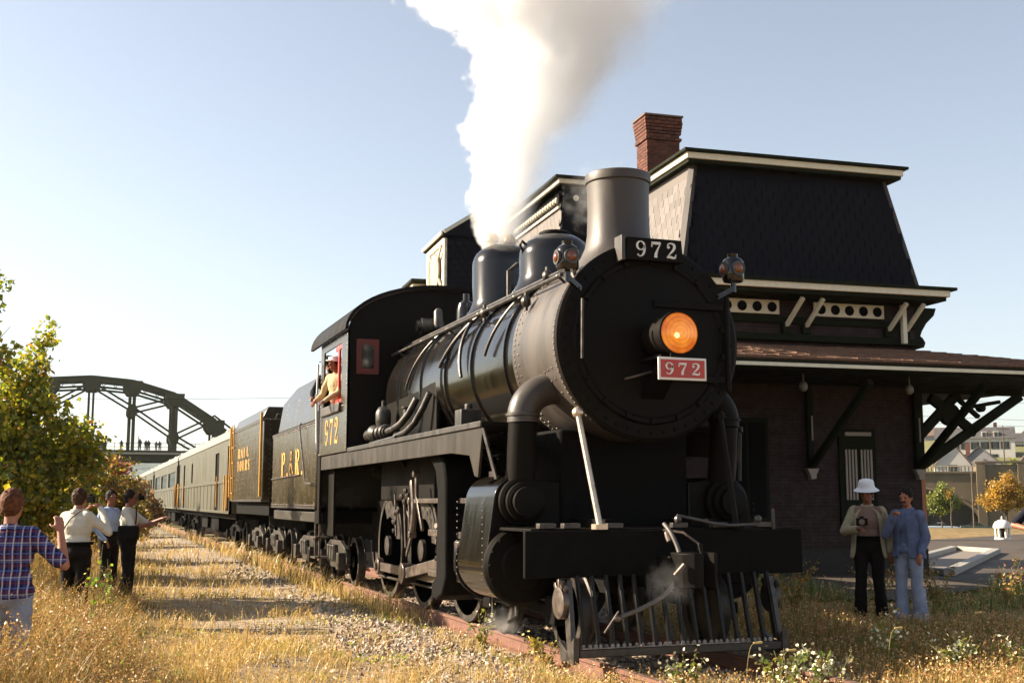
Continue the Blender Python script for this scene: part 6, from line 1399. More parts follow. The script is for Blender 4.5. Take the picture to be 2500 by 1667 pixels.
        for s in ('L', 'R'): a = J['an' + s]; m.cap(a + V3(0, .05, -.045), .047, a + V3(0, -.04, -.04), .05, 10); m.cap(a + V3(0, -.04, -.05), .046, a + V3(0, -.16, -.06), .036, 10)
        remeshed(m, 'shoes', shoes or M['shoe'], P, 0.013, 2)
    # hair as a cap over the back and top of the head
    if hair is not None:
        m = MB(); m.ell(H + hM @ V3(0, .022, .028), (.092, .104, .110), 16, 12, hM); m.ell(H + hM @ V3(0, .048, -.02 - hair_long), (.082, .070, .072 + hair_long * .5), 14, 10, hM)
        for k in range(26):
            a = random.uniform(0, 6.28); q = random.uniform(.1, 1.1); m.ell(H + hM @ V3(.075 * math.cos(a) * math.sin(q), .02 + .088 * math.sin(a) * math.sin(q), .03 + .098 * math.cos(q)), (.022, .022, .018), 6, 5, hM)
        remeshed(m, 'hair', hair, P, 0.010, 1)
    if stash:
        m = MB(); m.cap(H + hM @ V3(-.028, -.098, -.048), .010, H + hM @ V3(.028, -.098, -.048), .010, 8); m.build('moustache', hair, P)
    return P
def still_camera(name, parent_loc, rz, label, tilt=0.0):
    c = empty(name, parent_loc, rz, label, 'camera'); c.rotation_euler = (tilt, 0, rz)
    part('body', M['black'], c, lambda m: (m.b6(-.07, .07, -.02, .02, -.045, .045), m.b6(-.025, .025, -.022, .018, .045, .07)), bevel=.006)
    part('lens', M['black'], c, lambda m: m.lathe([(.035, 0), (.036, .05), (.03, .055), (.0001, .045)], (0, -.02, 0), (0, -1, 0), 16))
    part('lens_ring', M['steel'], c, lambda m: m.lathe([(.030, .05), (.037, .05), (.037, .056), (.030, .056)], (0, -.02, 0), (0, -1, 0), 16))
    return c
M['shoe'] = pm('brown_shoe', (0.10, 0.04, 0.02), 0.5, var=.2)
M['whiteshirt'] = cloth('white_shirt_cloth', (0.55, 0.52, 0.44), .06); M['blueshirt'] = cloth('pale_blue_cloth', (0.27, 0.34, 0.50), .08)
M['darktrouser'] = cloth('dark_trouser_cloth', (0.010, 0.008, 0.007), .3); M['navy'] = cloth('dark_navy_cloth', (0.010, 0.011, 0.018), .3)
M['jean'] = cloth('faded_denim', (0.20, 0.25, 0.38), .2); M['palejean'] = cloth('pale_denim', (0.25, 0.28, 0.36), .18)
M['khaki'] = cloth('khaki_jacket_cloth', (0.34, 0.29, 0.19), .15); M['mauve'] = cloth('dull_pink_shirt_cloth', (0.22, 0.14, 0.11), .12)
M['denim'] = cloth('denim_jacket_cloth', (0.115, 0.14, 0.225), .25); M['hatwhite'] = cloth('white_hat_cotton', (0.74, 0.74, 0.76), .05); M['tan'] = cloth('cream_shirt', (0.45, 0.34, 0.2), .1)
M['brownhair'] = pm('reddish_brown_hair', (0.095, 0.034, 0.013), 0.7, spec=.2, var=.6, scale=30, bump=.6, bscale=60); M['darkhair'] = pm('dark_hair', (0.016, 0.010, 0.007), 0.7, spec=.15, var=.5, scale=30, bump=.6, bscale=60)
M['midhair'] = pm('brown_hair', (0.05, 0.024, 0.012), 0.7, spec=.15, var=.5, scale=30, bump=.6, bscale=60)
def plaid():
    m = cloth('plaid_cloth', (0.03, 0.04, 0.10)); n = m.node_tree.nodes; l = m.node_tree.links; b = n['Principled BSDF']
    tc = n.new('ShaderNodeTexCoord'); sp_ = n.new('ShaderNodeSeparateXYZ'); l.new(tc.outputs['Object'], sp_.inputs[0])
    def stripes(o, freq, lo, hi, ph=0.0):
        a = n.new('ShaderNodeMath'); a.operation = 'MULTIPLY_ADD'; l.new(o, a.inputs[0]); a.inputs[1].default_value = freq; a.inputs[2].default_value = ph
        f = n.new('ShaderNodeMath'); f.operation = 'FRACT'; l.new(a.outputs[0], f.inputs[0])
        r = n.new('ShaderNodeValToRGB'); l.new(f.outputs[0], r.inputs[0]); e = r.color_ramp.elements
        e[0].position = lo; e[0].color = (0, 0, 0, 1); e[1].position = hi; e[1].color = (0, 0, 0, 1); k = e.new((lo + hi) / 2); k.color = (1, 1, 1, 1); return r.outputs[0]
    cur = None
    base = n.new('ShaderNodeRGB'); base.outputs[0].default_value = (0.012, 0.014, 0.045, 1); cur = base.outputs[0]
    for o, fr, lo, hi, c, fac in ((sp_.outputs[0], 17, .3, .7, (.05, .065, .22), .8), (sp_.outputs[2], 15, .25, .75, (.13, .02, .045), .75), (sp_.outputs[0], 17, .0, .28, (.62, .60, .70), .75), (sp_.outputs[2], 15, .80, 1.0, (.14, .18, .50), .7), (sp_.outputs[2], 7.5, .0, .14, (.55, .5, .62), .5)):
        s = stripes(o, fr, lo, hi); mx = n.new('ShaderNodeMixRGB'); ml_ = n.new('ShaderNodeMath'); ml_.operation = 'MULTIPLY'; l.new(s, ml_.inputs[0]); ml_.inputs[1].default_value = fac
        l.new(ml_.outputs[0], mx.inputs[0]); l.new(cur, mx.inputs[1]); mx.inputs[2].default_value = (*c, 1); cur = mx.outputs[0]
    l.new(cur, b.inputs['Base Color']); return m
GL_ = lambda x, y: float(gz(x, y))
BACK = R_(160.5)
# 1 plaid shirt man, right arm bent up
make_person((-.56, 10.2, -.14), R_(170), stand_pose(elR=V3(-.42, .0, 1.16), wrR=V3(-.36, -.10, 1.42), elL=V3(.30, -.12, 1.16), wrL=V3(.18, -.34, 1.34), fat=1.08, hdir=R_(-8)), 'man seen from behind in blue plaid shirt with one forearm raised', M['skin'], plaid(), M['palejean'], M['brownhair'], 'short', curl=(.7, .25), scale=.98, tuck=False)
# 2 white shirt man from behind, camera at the eye
make_person((-.12, 16.3, -.10), R_(146), stand_pose(elR=V3(-.36, -.16, 1.20), wrR=V3(-.14, -.30, 1.50), elL=V3(.30, -.16, 1.18), wrL=V3(.10, -.32, 1.48), fat=1.22, head=V3(0, -.05, 1.625)), 'stout man from behind in white shirt with a shoulder strap, lifting a camera', M['skin'], M['whiteshirt'], M['darktrouser'], M['midhair'], 'long', curl=(.9, .9), scale=1.0)
# 3 blue shirt man, face turned to the camera
make_person((.36, 21.2, -.09), R_(52), stand_pose(elR=V3(-.30, .06, 1.14), wrR=V3(-.24, -.10, .95), elL=V3(.28, .0, 1.14), wrL=V3(.2, -.14, .98), hdir=R_(-28), fat=1.1), 'man in pale blue shirt and glasses between the two white shirts', M['skindark'], M['blueshirt'], M['darktrouser'], M['darkhair'], 'long')
# 4 white short-sleeve man in profile with camera
make_person((.64, 20.4, -.09), R_(75), stand_pose(elR=V3(-.26, -.12, 1.16), wrR=V3(-.12, -.36, 1.22), elL=V3(.27, -.24, 1.20), wrL=V3(.14, -.50, 1.30), fat=1.1, htilt=0.0), 'man in white short sleeves in profile, holding a camera bag, nearest the train', M['skindark'], M['whiteshirt'], M['darktrouser'], M['darkhair'], 'short', curl=(.3, .9))
# straps and bag
st_ = MB()
def strap(loc, rz, pts, label, mat):
    o = MB(); o.tube(pts, .009, 5); q = o.build('camera_strap', mat, None, loc=loc, rot=(0, 0, rz)); return tag(q, label, 'strap')
strap((-.12, 16.3, -.10), R_(146), hose_pts([(-.12, -.05, 1.53), (-.13, .06, 1.50), (-.02, .155, 1.38), (.10, .160, 1.2), (.205, .06, 1.02)], 5), 'thin brown strap across the back of the stout white shirt man', M['bark'])
bg_ = empty('camera_bag', (.64, 20.4, -.09), R_(75), 'dark camera bag at the side of the white short-sleeve man', 'bag')
part('bag_body', M['darktrouser'], bg_, lambda m: m.b6(-.33, -.19, -.22, .10, .98, 1.20), bevel=.03)
part('bag_strap', M['darktrouser'], bg_, lambda m: m.tube(hose_pts([(-.24, -.16, 1.2), (-.16, -.15, 1.36), (.05, -.09, 1.50), (.12, .02, 1.52)], 5), .012, 5))
def at_person(loc, rz, p): return Vector(loc) + Euler((0, 0, rz)).to_matrix() @ Vector(p)
still_camera('still_camera', at_person((.64, 20.4, -.09), R_(75), (.02, -.16, 1.64)), R_(75), 'black still camera held to the eye of the man nearest the train')
still_camera('still_camera', at_person((-.12, 16.3, -.10), R_(146), (-.01, -.24, 1.62)), R_(146), 'still camera held up by the stout white shirt man')
still_camera('still_camera', at_person((-.56, 10.2, -.14), R_(170), (.10, -.42, 1.44)), R_(170), 'camera held in front of the plaid shirt man')
# right pair
HL = (9.40, 12.95, 0.0)
pr_ = make_person(HL, R_(-36), stand_pose(elR=V3(-.30, -.06, 1.15), wrR=V3(-.13, -.24, 1.18), elL=V3(.27, .05, 1.12), wrL=V3(.27, .0, .88), hdir=R_(-14), htilt=R_(10), fat=1.02, anL=V3(.14, .02, .09), anR=V3(-.13, .0, .09)), 'man in white bucket hat and khaki jacket holding a camera', M['skindark'], M['mauve'], M['darktrouser'], M['darkhair'], 'long', curl=(.5, .9), scale=.975)
def jacket(P, J, mat, f=1.0, hem=.80, open_=.10):
    """open jacket: a hanging shell with a gap at the front, and two sleeves"""
    m = MB(); zs = [1.455, 1.43, 1.38, 1.30, 1.18, 1.06, .95, hem + .06, hem]; ws = [.085, .150, .196, .208, .204, .202, .212, .226, .232]; ds = [.075, .105, .140, .152, .152, .152, .160, .172, .178]
    N = 30; r = np.random.default_rng(int(hem * 1000)); ph = r.uniform(0, 6, 4)
    for k, z in enumerate(zs):
        gap = open_ * (1.0 + .12 * k)
        for j in range(N + 1):
            a = -math.pi / 2 + gap + (2 * math.pi - 2 * gap) * j / N
            w_ = 1 + (.012 + .022 * k / 8) * math.sin(7 * a + ph[0] + z * 9) + .012 * math.sin(3 * a + ph[1] + z * 14)
            m.v.append((ws[k] * f * w_ * math.cos(a), .012 + ds[k] * f * w_ * math.sin(a), z))
    for k in range(len(zs) - 1):
        for j in range(N): i = k * (N + 1) + j; m.f.append((i, i + 1, i + N + 2, i + N + 1))
    o = m.build('jacket', mat, P, smooth=70); so_ = o.modifiers.new('thick', 'SOLIDIFY'); so_.thickness = .014; sb = o.modifiers.new('sub', 'SUBSURF'); sb.levels = 1; sb.render_levels = 1
    for s in ('L', 'R'):
        q = MB(); a, b_, c = J['sh' + s], J['el' + s], J['wr' + s]
        q.cap(a, .078, b_, .064, 12); q.cap(b_, .064, c - (c - b_) * .10, .052, 12); remeshed(q, 'sleeve', mat, P, .014, 3)
    q = MB(); q.lathe([(.072, 0), (.098, -.02), (.080, .045), (.064, .05)], J['neck'] + V3(0, .02, -.03), (0, -.25, 1), 18); q.build('jacket_collar', mat, P, smooth=60)
    return o
JH = stand_pose(elR=V3(-.30, -.06, 1.15), wrR=V3(-.13, -.24, 1.18), elL=V3(.27, .05, 1.12), wrL=V3(.27, .0, .88))
jacket(pr_, JH, M['khaki'], 1.03, .80, .50)
hm = Euler((R_(10), 0, R_(-14))).to_matrix()
def hatparts(m):
    pr0 = [(.165, -.012), (.150, .0), (.112, .028), (.104, .05), (.098, .10), (.085, .125), (.05, .138), (.0001, .14)]
    m.lathe(pr0, Vector((0, -.01, 1.685)), hm @ V3(.04, 0, 1), 24)
m = MB(); hatparts(m); ht = m.build('bucket_hat', M['hatwhite'], None, loc=HL, rot=(0, 0, R_(-36)), smooth=60); ht.scale = (.975,) * 3; tag(ht, 'white cotton bucket hat on the man with the camera', 'hat')
still_camera('still_camera', at_person(HL, R_(-36), (-.07, -.33, 1.24)), R_(-36), 'silver and black camera in the hand of the bucket hat man')
DL = (9.66, 12.50, 0.0)
JD = stand_pose(elR=V3(-.23, -.16, 1.14), wrR=V3(-.06, -.24, 1.38), elL=V3(.24, .02, 1.12), wrL=V3(.22, -.10, .90), hdir=R_(6), htilt=R_(12), anL=V3(.11, .04, .09), anR=V3(-.10, -.04, .09))
pd_ = make_person(DL, R_(-66), JD, 'man in denim jacket and pale bell-bottom jeans, hand raised to his chin', M['skin'], M['denim'], M['palejean'], M['darkhair'], 'long', curl=(.5, 1.0), hair_long=.03, stash=True, scale=.945, tuck=False)
jacket(pd_, JD, M['denim'], .99, .84, .16)
m = MB()
for s, sg in (('L', 1), ('R', -1)): m.lathe([(.075, .45), (.085, .25), (.115, .02)], (JD['an' + s].x, JD['an' + s].y, 0), (0, 0, 1), 14)
m.build('flared_cuffs', M['palejean'], pd_, smooth=60)
# engine crew leaning out of the cab
CW = (3.86, 19.75, 2.28)
make_person(CW, R_(-60), stand_pose(elR=V3(-.32, -.05, .98), wrR=V3(-.20, -.30, .86), elL=V3(.26, -.18, 1.0), wrL=V3(.10, -.34, .86), head=V3(0, -.06, 1.50), neck=V3(0, -.01, 1.36), chest=V3(0, 0, 1.16), waist=V3(0, 0, .96), pel=V3(0, .02, .80), shL=V3(.185, 0, 1.28), shR=V3(-.185, 0, 1.28)), 'engineer in cream shirt leaning out of the cab window', M['skindark'], M['tan'], M['navy'], M['darkhair'], 'long', legs=False, scale=1.0)
cp = MB(); cp.lathe([(.105, 0), (.11, .03), (.108, .07), (.10, .085), (.0001, .10)], (0, -.045, 1.54), (0, -.1, 1), 20); cp.box((0, -.15, 1.545), (.14, .09, .012), (R_(-12), 0, 0))
c_ = cp.build('cap', M['hatwhite'], None, loc=CW, rot=(0, 0, R_(-60)), smooth=50); tag(c_, 'white striped engine cap on the engineer in the cab window', 'cap')
FW = (3.98, 21.02, 2.26)
make_person(FW, R_(-20), stand_pose(elR=V3(-.30, -.02, 1.15), wrR=V3(-.26, -.25, 1.05)), 'crewman in dark work clothes standing in the cab gangway', M['skindark'], M['navy'], M['navy'], M['darkhair'], 'long', scale=1.0)
fh = MB(); fh.lathe([(.20, -.015), (.19, .0), (.115, .015), (.108, .06), (.10, .11), (.06, .125), (.0001, .115)], (0, -.01, 1.69), (.1, -.1, 1), 24)
c_ = fh.build('brimmed_hat', M['darkgreen'], None, loc=FW, rot=(0, 0, R_(-20)), smooth=60); tag(c_, 'dark broad-brimmed hat on the crewman in the gangway', 'hat')
# bystander cut by the right edge of the picture
make_person((12.66, 13.4, 0), R_(-30), stand_pose(elR=V3(-.40, .02, 1.16), wrR=V3(-.22, -.2, 1.1)), 'bystander in dark blue top standing far right of the denim jacket man', M['skin'], M['navy'], M['darktrouser'], M['midhair'], 'short')
# ------------------------------------------------------------------ gravel, grass, weeds, shrubs, trees
vr = np.random.default_rng(5)
def polar_pts(n, a0, a1, d0, d1, pw=1.0):
    """points inside a wedge round the viewpoint, thicker near by"""
    a = R_(a0) + (R_(a1) - R_(a0)) * vr.random(n); u = vr.random(n)
    d = 1 / ((1 / d0) * (1 - u) + (1 / d1) * u) if pw == 1 else d0 + (d1 - d0) * u
    return np.stack([d * np.sin(a), d * np.cos(a)], 1), d
def vnoise(x, y, s, seed):
    r = np.random.default_rng(seed); G = r.random((64, 64)); fx = (x / s) % 63; fy = (y / s) % 63
    i = fx.astype(int); j = fy.astype(int); u = fx - i; v = fy - j; u = u * u * (3 - 2 * u); v = v * v * (3 - 2 * v)
    return (G[j, i] * (1 - u) + G[j, i + 1] * u) * (1 - v) + (G[j + 1, i] * (1 - u) + G[j + 1, i + 1] * u) * v
def fbm(x, y, s, seed): return .55 * vnoise(x, y, s, seed) + .3 * vnoise(x, y, s / 2.2, seed + 1) + .15 * vnoise(x, y, s / 5, seed + 2)
def blades(name, XY, h, wd, lean, cols, label=None, curl=0.35, kind='stuff', heads=0.0, headcol=None, headsize=.02, z=None, wind=(0.25, -.1)):
    n = len(XY); x, y = XY[:, 0], XY[:, 1]; zz = gz(x, y) - .02 if z is None else z
    B = np.stack([x, y, zz], 1); a = vr.random(n) * 6.283; d = np.stack([np.cos(a), np.sin(a), 0 * a], 1)
    ln = (lean * vr.random(n) * h)[:, None]; Wv = np.array([wind[0], wind[1], 0]) * h[:, None] * .35
    mid = B + d * ln * .35 + Wv * .3 + np.stack([0 * h, 0 * h, h * .58], 1); tip = B + d * ln + Wv + np.stack([0 * h, 0 * h, h * (1 - curl * lean * .5)], 1)
    s = np.stack([-np.sin(a), np.cos(a), 0 * a], 1)
    fa = vr.random(n) * 6.283; s = np.stack([np.cos(fa), np.sin(fa), 0 * fa], 1) * (wd / 2)[:, None]
    V = np.stack([B - s, B + s, mid - s * .8, mid + s * .8, tip], 1).reshape(-1, 3); i = np.arange(n) * 5
    F = np.concatenate([np.stack([i, i + 1, i + 3], 1), np.stack([i, i + 3, i + 2], 1), np.stack([i + 2, i + 3, i + 4], 1)])
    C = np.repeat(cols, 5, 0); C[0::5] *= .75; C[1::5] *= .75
    if heads > 0:
        k = np.where(vr.random(n) < heads)[0]; m = len(k); t = tip[k]; q = headsize * vr.uniform(.6, 1.5, (m, 1))
        off = len(V); hv = []
        for rep in range(3):
            c = t + vr.normal(size=(m, 3)) * q * .9 - np.array([0, 0, 1]) * q * rep * 1.4
            e1 = vr.normal(size=(m, 3)); e1 /= np.linalg.norm(e1, axis=1, keepdims=True); e2 = vr.normal(size=(m, 3)); e2 -= e1 * (e1 * e2).sum(1, keepdims=True); e2 /= np.linalg.norm(e2, axis=1, keepdims=True)
            hv.append(np.stack([c - e1 * q, c + e2 * q * .7, c + e1 * q, c - e2 * q * .7], 1).reshape(-1, 3))
        HV = np.concatenate(hv); j = off + np.arange(len(HV) // 4) * 4
        F = np.concatenate([F, np.stack([j, j + 1, j + 2], 1), np.stack([j, j + 2, j + 3], 1)]); V = np.concatenate([V, HV])
        hc = np.array(headcol)[vr.integers(0, len(headcol), len(HV) // 4)] * vr.uniform(.7, 1.25, (len(HV) // 4, 1)); C = np.concatenate([C, np.repeat(hc, 4, 0)])
    o = np_mesh(name, V, F, M['grass'], np.clip(C, 0, 1)); return tag(o, kind=kind)
def pick(pal, n):
    pal = np.array(pal); k = vr.choice(len(pal), n, p=pal[:, 3] / pal[:, 3].sum()); return pal[k, :3] * vr.uniform(.7, 1.3, (n, 1))
STRAW = [(.60, .41, .12, 5), (.50, .31, .08, 4), (.66, .50, .20, 3), (.38, .24, .06, 2), (.28, .27, .04, 1.2)]
WEED = [(.38, .22, .06, 5), (.28, .145, .04, 4), (.52, .34, .11, 3), (.20, .175, .032, 2.5), (.15, .21, .025, 1.5)]
GREEN = [(.10, .16, .02, 5), (.18, .21, .03, 4), (.28, .24, .05, 2), (.07, .10, .015, 3)]
# crushed stone
def strip_mask(x, y):
    """1 inside the bare stone path beside the track"""
    c = np.where(y < 13, 2.6 + (y - 7) * .10, 3.2 + np.clip((y - 13) * .012, 0, .4)); hw = .34 + 1.16 * (1 - ss(11, 18, y))
    return np.clip(1.5 - np.abs(x - c) / hw - 3.6 * (fbm(x, y, 1.3, 91) - .40), 0, 1)
XY, d = polar_pts(95000, -12, 48, 5.2, 32); x, y = XY.T
sm = strip_mask(x, y); keep = ((x > .4) & (x < 4.2) & (vr.random(len(x)) < sm)) | ((np.abs(x - XT) < 1.9) & (vr.random(len(x)) < .65)); XY, d = XY[keep], d[keep]
def stones(name, XY, d, mat):
    n = len(XY); base = np.array([(1, 0, 0), (-1, 0, 0), (0, 1, 0), (0, -1, 0), (0, 0, 1), (0, 0, -1)], float); tri = np.array([(0, 2, 4), (2, 1, 4), (1, 3, 4), (3, 0, 4), (2, 0, 5), (1, 2, 5), (3, 1, 5), (0, 3, 5)])
    sz = vr.uniform(.010, .030, n) * np.clip(.6 + d * .05, .8, 2.0); ang = vr.random(n) * 6.283; ca, sa = np.cos(ang), np.sin(ang)
    P = base[None] * sz[:, None, None] * vr.uniform(.6, 1.3, (n, 1, 3)); P = P + vr.normal(size=P.shape) * sz[:, None, None] * .22; P[:, :, 2] *= .75
    X = P[:, :, 0] * ca[:, None] - P[:, :, 1] * sa[:, None]; Y = P[:, :, 0] * sa[:, None] + P[:, :, 1] * ca[:, None]
    Z = P[:, :, 2] + (gz(XY[:, 0], XY[:, 1]) + sz * .25)[:, None]
    V = np.stack([X + XY[:, :1], Y + XY[:, 1:2], Z], 2).reshape(-1, 3); F = (np.arange(n)[:, None, None] * 6 + tri[None]).reshape(-1, 3)
    c = pick([(.40, .325, .255, 4), (.31, .24, .18, 4), (.52, .44, .36, 2.5), (.22, .155, .11, 2), (.36, .235, .145, 2)], n)
    return np_mesh(name, V, F, mat, np.repeat(c, 6, 0))
mst = pm('crushed_stone', (.4, .36, .32), .9); _n = mst.node_tree.nodes; _a = _n.new('ShaderNodeAttribute'); _a.attribute_name = 'Col'; mst.node_tree.links.new(_a.outputs['Color'], _n['Principled BSDF'].inputs['Base Color'])
tag(stones('gravel', XY, d, mst), 'pale crushed stone ballast between the dry grass', 'gravel', kind='stuff')
# short straw grass between gravel and along the rails
XY, d = polar_pts(260000, -12, 30, 4.8, 80); x, y = XY.T
sm = strip_mask(x, y); kx = (x > .2) & (x < 4.5)
keep = kx & (vr.random(len(x)) < (1 - .88 * sm) * np.where((x > 3.95) & (y < 16), .3, .8) * np.clip(fbm(x, y, .8, 93) * 2.2 - .25, .12, 1) * np.where(y < 20, np.clip(vnoise(x, y, .21, 94) * 2.4 - .45, .04, 1), 1))
keep |= (x > 3.85) & (x < 4.5) & (y > 16.0) & (vr.random(len(x)) < .8)
XY, d = XY[keep], d[keep]; n = len(XY)
h = vr.uniform(.04, .20, n) * (.55 + 1.2 * fbm(XY[:, 0], XY[:, 1], 1.1, 60)) * np.where((XY[:, 0] > 3.7) & (XY[:, 1] > 16), 2.0, 1.0) * np.where(XY[:, 1] > 22, 1.25, 1.0)
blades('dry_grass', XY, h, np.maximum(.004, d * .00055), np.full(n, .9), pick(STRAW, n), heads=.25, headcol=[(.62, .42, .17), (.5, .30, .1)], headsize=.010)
# tall dry weeds on the left
XY, d = polar_pts(170000, -14, 9, 5.0, 60); x, y = XY.T
edge = .55 + .55 * (fbm(x, y, 2.6, 33) - .5) * 2 + np.where(y > 24, (y - 24) * .02, 0)
keep = (x < edge) & (vr.random(len(x)) < .9 * np.clip(.25 + fbm(x, y, 1.3, 35), 0, 1)); XY, d = XY[keep], d[keep]; n = len(XY)
th = fbm(XY[:, 0], XY[:, 1], 1.6, 36); side = np.clip((.6 - XY[:, 0]) / 1.6, 0, 1)
h = vr.uniform(.15, .62, n) * (.5 + .9 * th) * (.55 + .55 * side); h = np.where(d < 8.5, np.minimum(h, .42), h * 1.35)
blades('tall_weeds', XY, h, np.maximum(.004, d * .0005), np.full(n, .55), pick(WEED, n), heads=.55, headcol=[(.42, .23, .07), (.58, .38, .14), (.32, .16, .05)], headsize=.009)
# low green weeds between the tufts
Q, dq = polar_pts(60000, -6, 24, 5.5, 30); qx, qy = Q.T
kq = (qx > .3) & (qx < 4.4) & (fbm(qx, qy, .7, 95) > .60) & (vr.random(len(qx)) < .8); Q = Q[kq]
tag(leaf_cloud('ground_weeds', np.concatenate([Q, (gz(Q[:, 0], Q[:, 1]) + vr.random(len(Q)) * .07)[:, None]], 1), .030, [(.16, .22, .03, 4), (.28, .30, .05, 3), (.42, .36, .08, 2)], vr, None, kind='stuff'), 'low green weeds among the straw and stones', 'weeds')
# leaves of low broad weeds among them
k = vr.integers(0, n, 7000); P = np.concatenate([XY[k], (gz(XY[k, 0], XY[k, 1]) + h[k] * vr.random(len(k)))[:, None]], 1)
tag(leaf_cloud('weed_leaves', P, .022, [(.16, .22, .02, 4), (.30, .28, .04, 3), (.36, .22, .06, 2), (.40, .12, .03, .4)], vr, None, kind='stuff'), 'small green and rust weed leaves among the dry stalks', 'weeds')
# right side: weeds and grass by the station
XY, d = polar_pts(120000, 24, 50, 7.0, 24); x, y = XY.T
pn = fbm(x, y, 2.1, 51)
paved = (y > 15.0 + (x - 11.6) * .58) & (x > 11.2) | (y > 20.4) & (x > 9.2)
keep = (x > 6.5) & ~paved & (vr.random(len(x)) < np.clip((pn - .22) * 2.4, .05, 1)); XY, d = XY[keep], d[keep]; n = len(XY); pn = pn[keep]
gr = np.clip((XY[:, 0] - 9.6) / 1.2, 0, 1) * np.clip((XY[:, 1] - 11.2) / .8, 0, 1)
ca = pick(GREEN, n); cb2 = pick(WEED, n); cols = np.where((vr.random(n) < gr * .8 + .15)[:, None], ca, cb2)
h = vr.uniform(.08, .30, n) * (.5 + pn) * np.where(gr > .5, 1.2, .8)
blades('station_grass', XY, h, np.maximum(.004, d * .00055), np.full(n, .7), cols, heads=.3, headcol=[(.6, .4, .15), (.45, .22, .08)], headsize=.012)
# verge at the foot of the picture, by the pilot, and weeds between the rails
XY, d = polar_pts(26000, 14, 46, 6.6, 11.0, 2); x, y = XY.T
keep = (x > 3.6) & (vr.random(len(x)) < np.clip((fbm(x, y, 1.0, 71) - .25) * 2.0, 0, 1)); XY, d = XY[keep], d[keep]; n = len(XY)
blades('verge_grass', XY, vr.uniform(.06, .30, n), np.full(n, .0045), np.full(n, .7), pick(STRAW + [(.20, .22, .04, 5), (.42, .20, .06, 3)], n), heads=.35, headcol=[(.7, .5, .2), (.5, .25, .1)], headsize=.010)
def wild_plant(x, y, h, label, seed, fl=(.60, .55, .36), nst=7, spread=.22, nfl=60, green=(.14, .19, .03), fs=.016, name='aster_plant', group='white flowering weeds by the track'):
    r = np.random.default_rng(seed); P = empty(name, (x, y, GL_(x, y) - .02), 0, label, 'plant', group)
    m = MB(); LV = []; FV = []
    for k in range(nst):
        a = r.uniform(0, 6.28); sp_ = spread * r.uniform(.3, 1); hh = h * r.uniform(.65, 1.05)
        pts = [Vector((sp_ * (t ** 1.5) * math.cos(a), sp_ * (t ** 1.5) * math.sin(a), hh * t)) for t in (0, .25, .5, .75, 1.0)]
        m.tube(pts, [.0045, .004, .0035, .003, .002], 5)
        for j in range(16): t = r.uniform(.1, .95); q = np.array((sp_ * t ** 1.5 * math.cos(a), sp_ * t ** 1.5 * math.sin(a), hh * t)); LV.append(q + r.normal(size=3) * .018)
        for j in range(nfl // nst): t = r.uniform(.55, 1.05); q = np.array((sp_ * t ** 1.5 * math.cos(a), sp_ * t ** 1.5 * math.sin(a), hh * t)); FV.append(q + r.normal(size=3) * .035)
    m.build('stems', M['weedstem'], P)
    leaf_cloud('leaves', np.array(LV), .045, [(*green, 3), (green[0] * 1.6, green[1] * 1.3, green[2], 2), (.3, .22, .06, 1)], r, P)
    f2 = MB()
    for q in FV:
        n_ = Vector(r.normal(size=3)); n_.z = abs(n_.z) + .3; n_.normalize(); f2.lathe([(.0001, .001), (fs * .5, .002), (fs, 0.004)], q, n_, 6)
    f2.build('flowers', M.setdefault('petal%.2f' % fl[2], pm('petal', fl, .8, var=.1)), P, smooth=0, kind='stuff')
    return P
M['weedstem'] = pm('weed_stem', (.20, .17, .05), .8, var=.2)
wild_plant(4.98, 9.55, .42, 'leafy white aster clump on the near rail, left of the row by the pilot', 1)
wild_plant(5.62, 8.95, .44, 'bushiest white aster clump right below the pilot', 2, nst=11, spread=.32, nfl=110)
wild_plant(5.98, 9.05, .38, 'white aster between the bushiest clump and the far rail', 3, nst=7)
wild_plant(6.32, 9.25, .36, 'small white aster at the right end of the row below the pilot', 4, nst=5)
wild_plant(4.12, 12.6, .46, 'pale aster tuft beside the rail in front of the cylinder', 5, green=(.20, .21, .03))
wild_plant(4.42, 11.5, .40, 'yellowish tuft leaning on the rail under the pilot step', 6, green=(.26, .24, .04), fl=(.75, .62, .2))
wild_plant(7.32, 9.85, .60, 'tall pale-flowered weed right of the pilot in front of the shaded ground', 7, nst=5)
wild_plant(7.62, 9.25, .40, 'white-flowered weed beside the far rail right of the pilot', 8, nst=8, spread=.3, nfl=80)
wild_plant(8.05, 8.95, .38, 'low white flowers in the sunny verge right of the far rail', 9, nst=6, spread=.3)
for k, (x, y, h) in enumerate(((5.25, 9.0, .52), (5.42, 8.75, .48), (6.75, 9.1, .5), (7.85, 9.35, .55), (8.35, 9.0, .45))):
    r = np.random.default_rng(200 + k); P = empty('foxtail_grass', (x, y, GL_(x, y) - .02), 0, ('single foxtail arching over the pilot foot', 'foxtail stem in front of the bushiest aster', 'foxtail stem left of the far rail', 'upright foxtail right of the far rail', 'foxtail at the right among white flowers')[k], 'grass stalk', 'foxtail stalks')
    m = MB(); pts = hose_pts([(0, 0, 0), (.02, 0, h * .5), (.06, .0, h * .9), (.12, 0, h)], 5); m.tube(pts, .0035, 5); m.build('stem', M['weedstem'], P)
    m = MB(); m.cap((.10, 0, h * .985), .008, (.17, 0, h * .99), .011, 8); m.build('seed_head', M.setdefault('seedhead', pm('seed_head', (.55, .40, .15), .9, var=.3, bump=.5, bscale=200)), P)
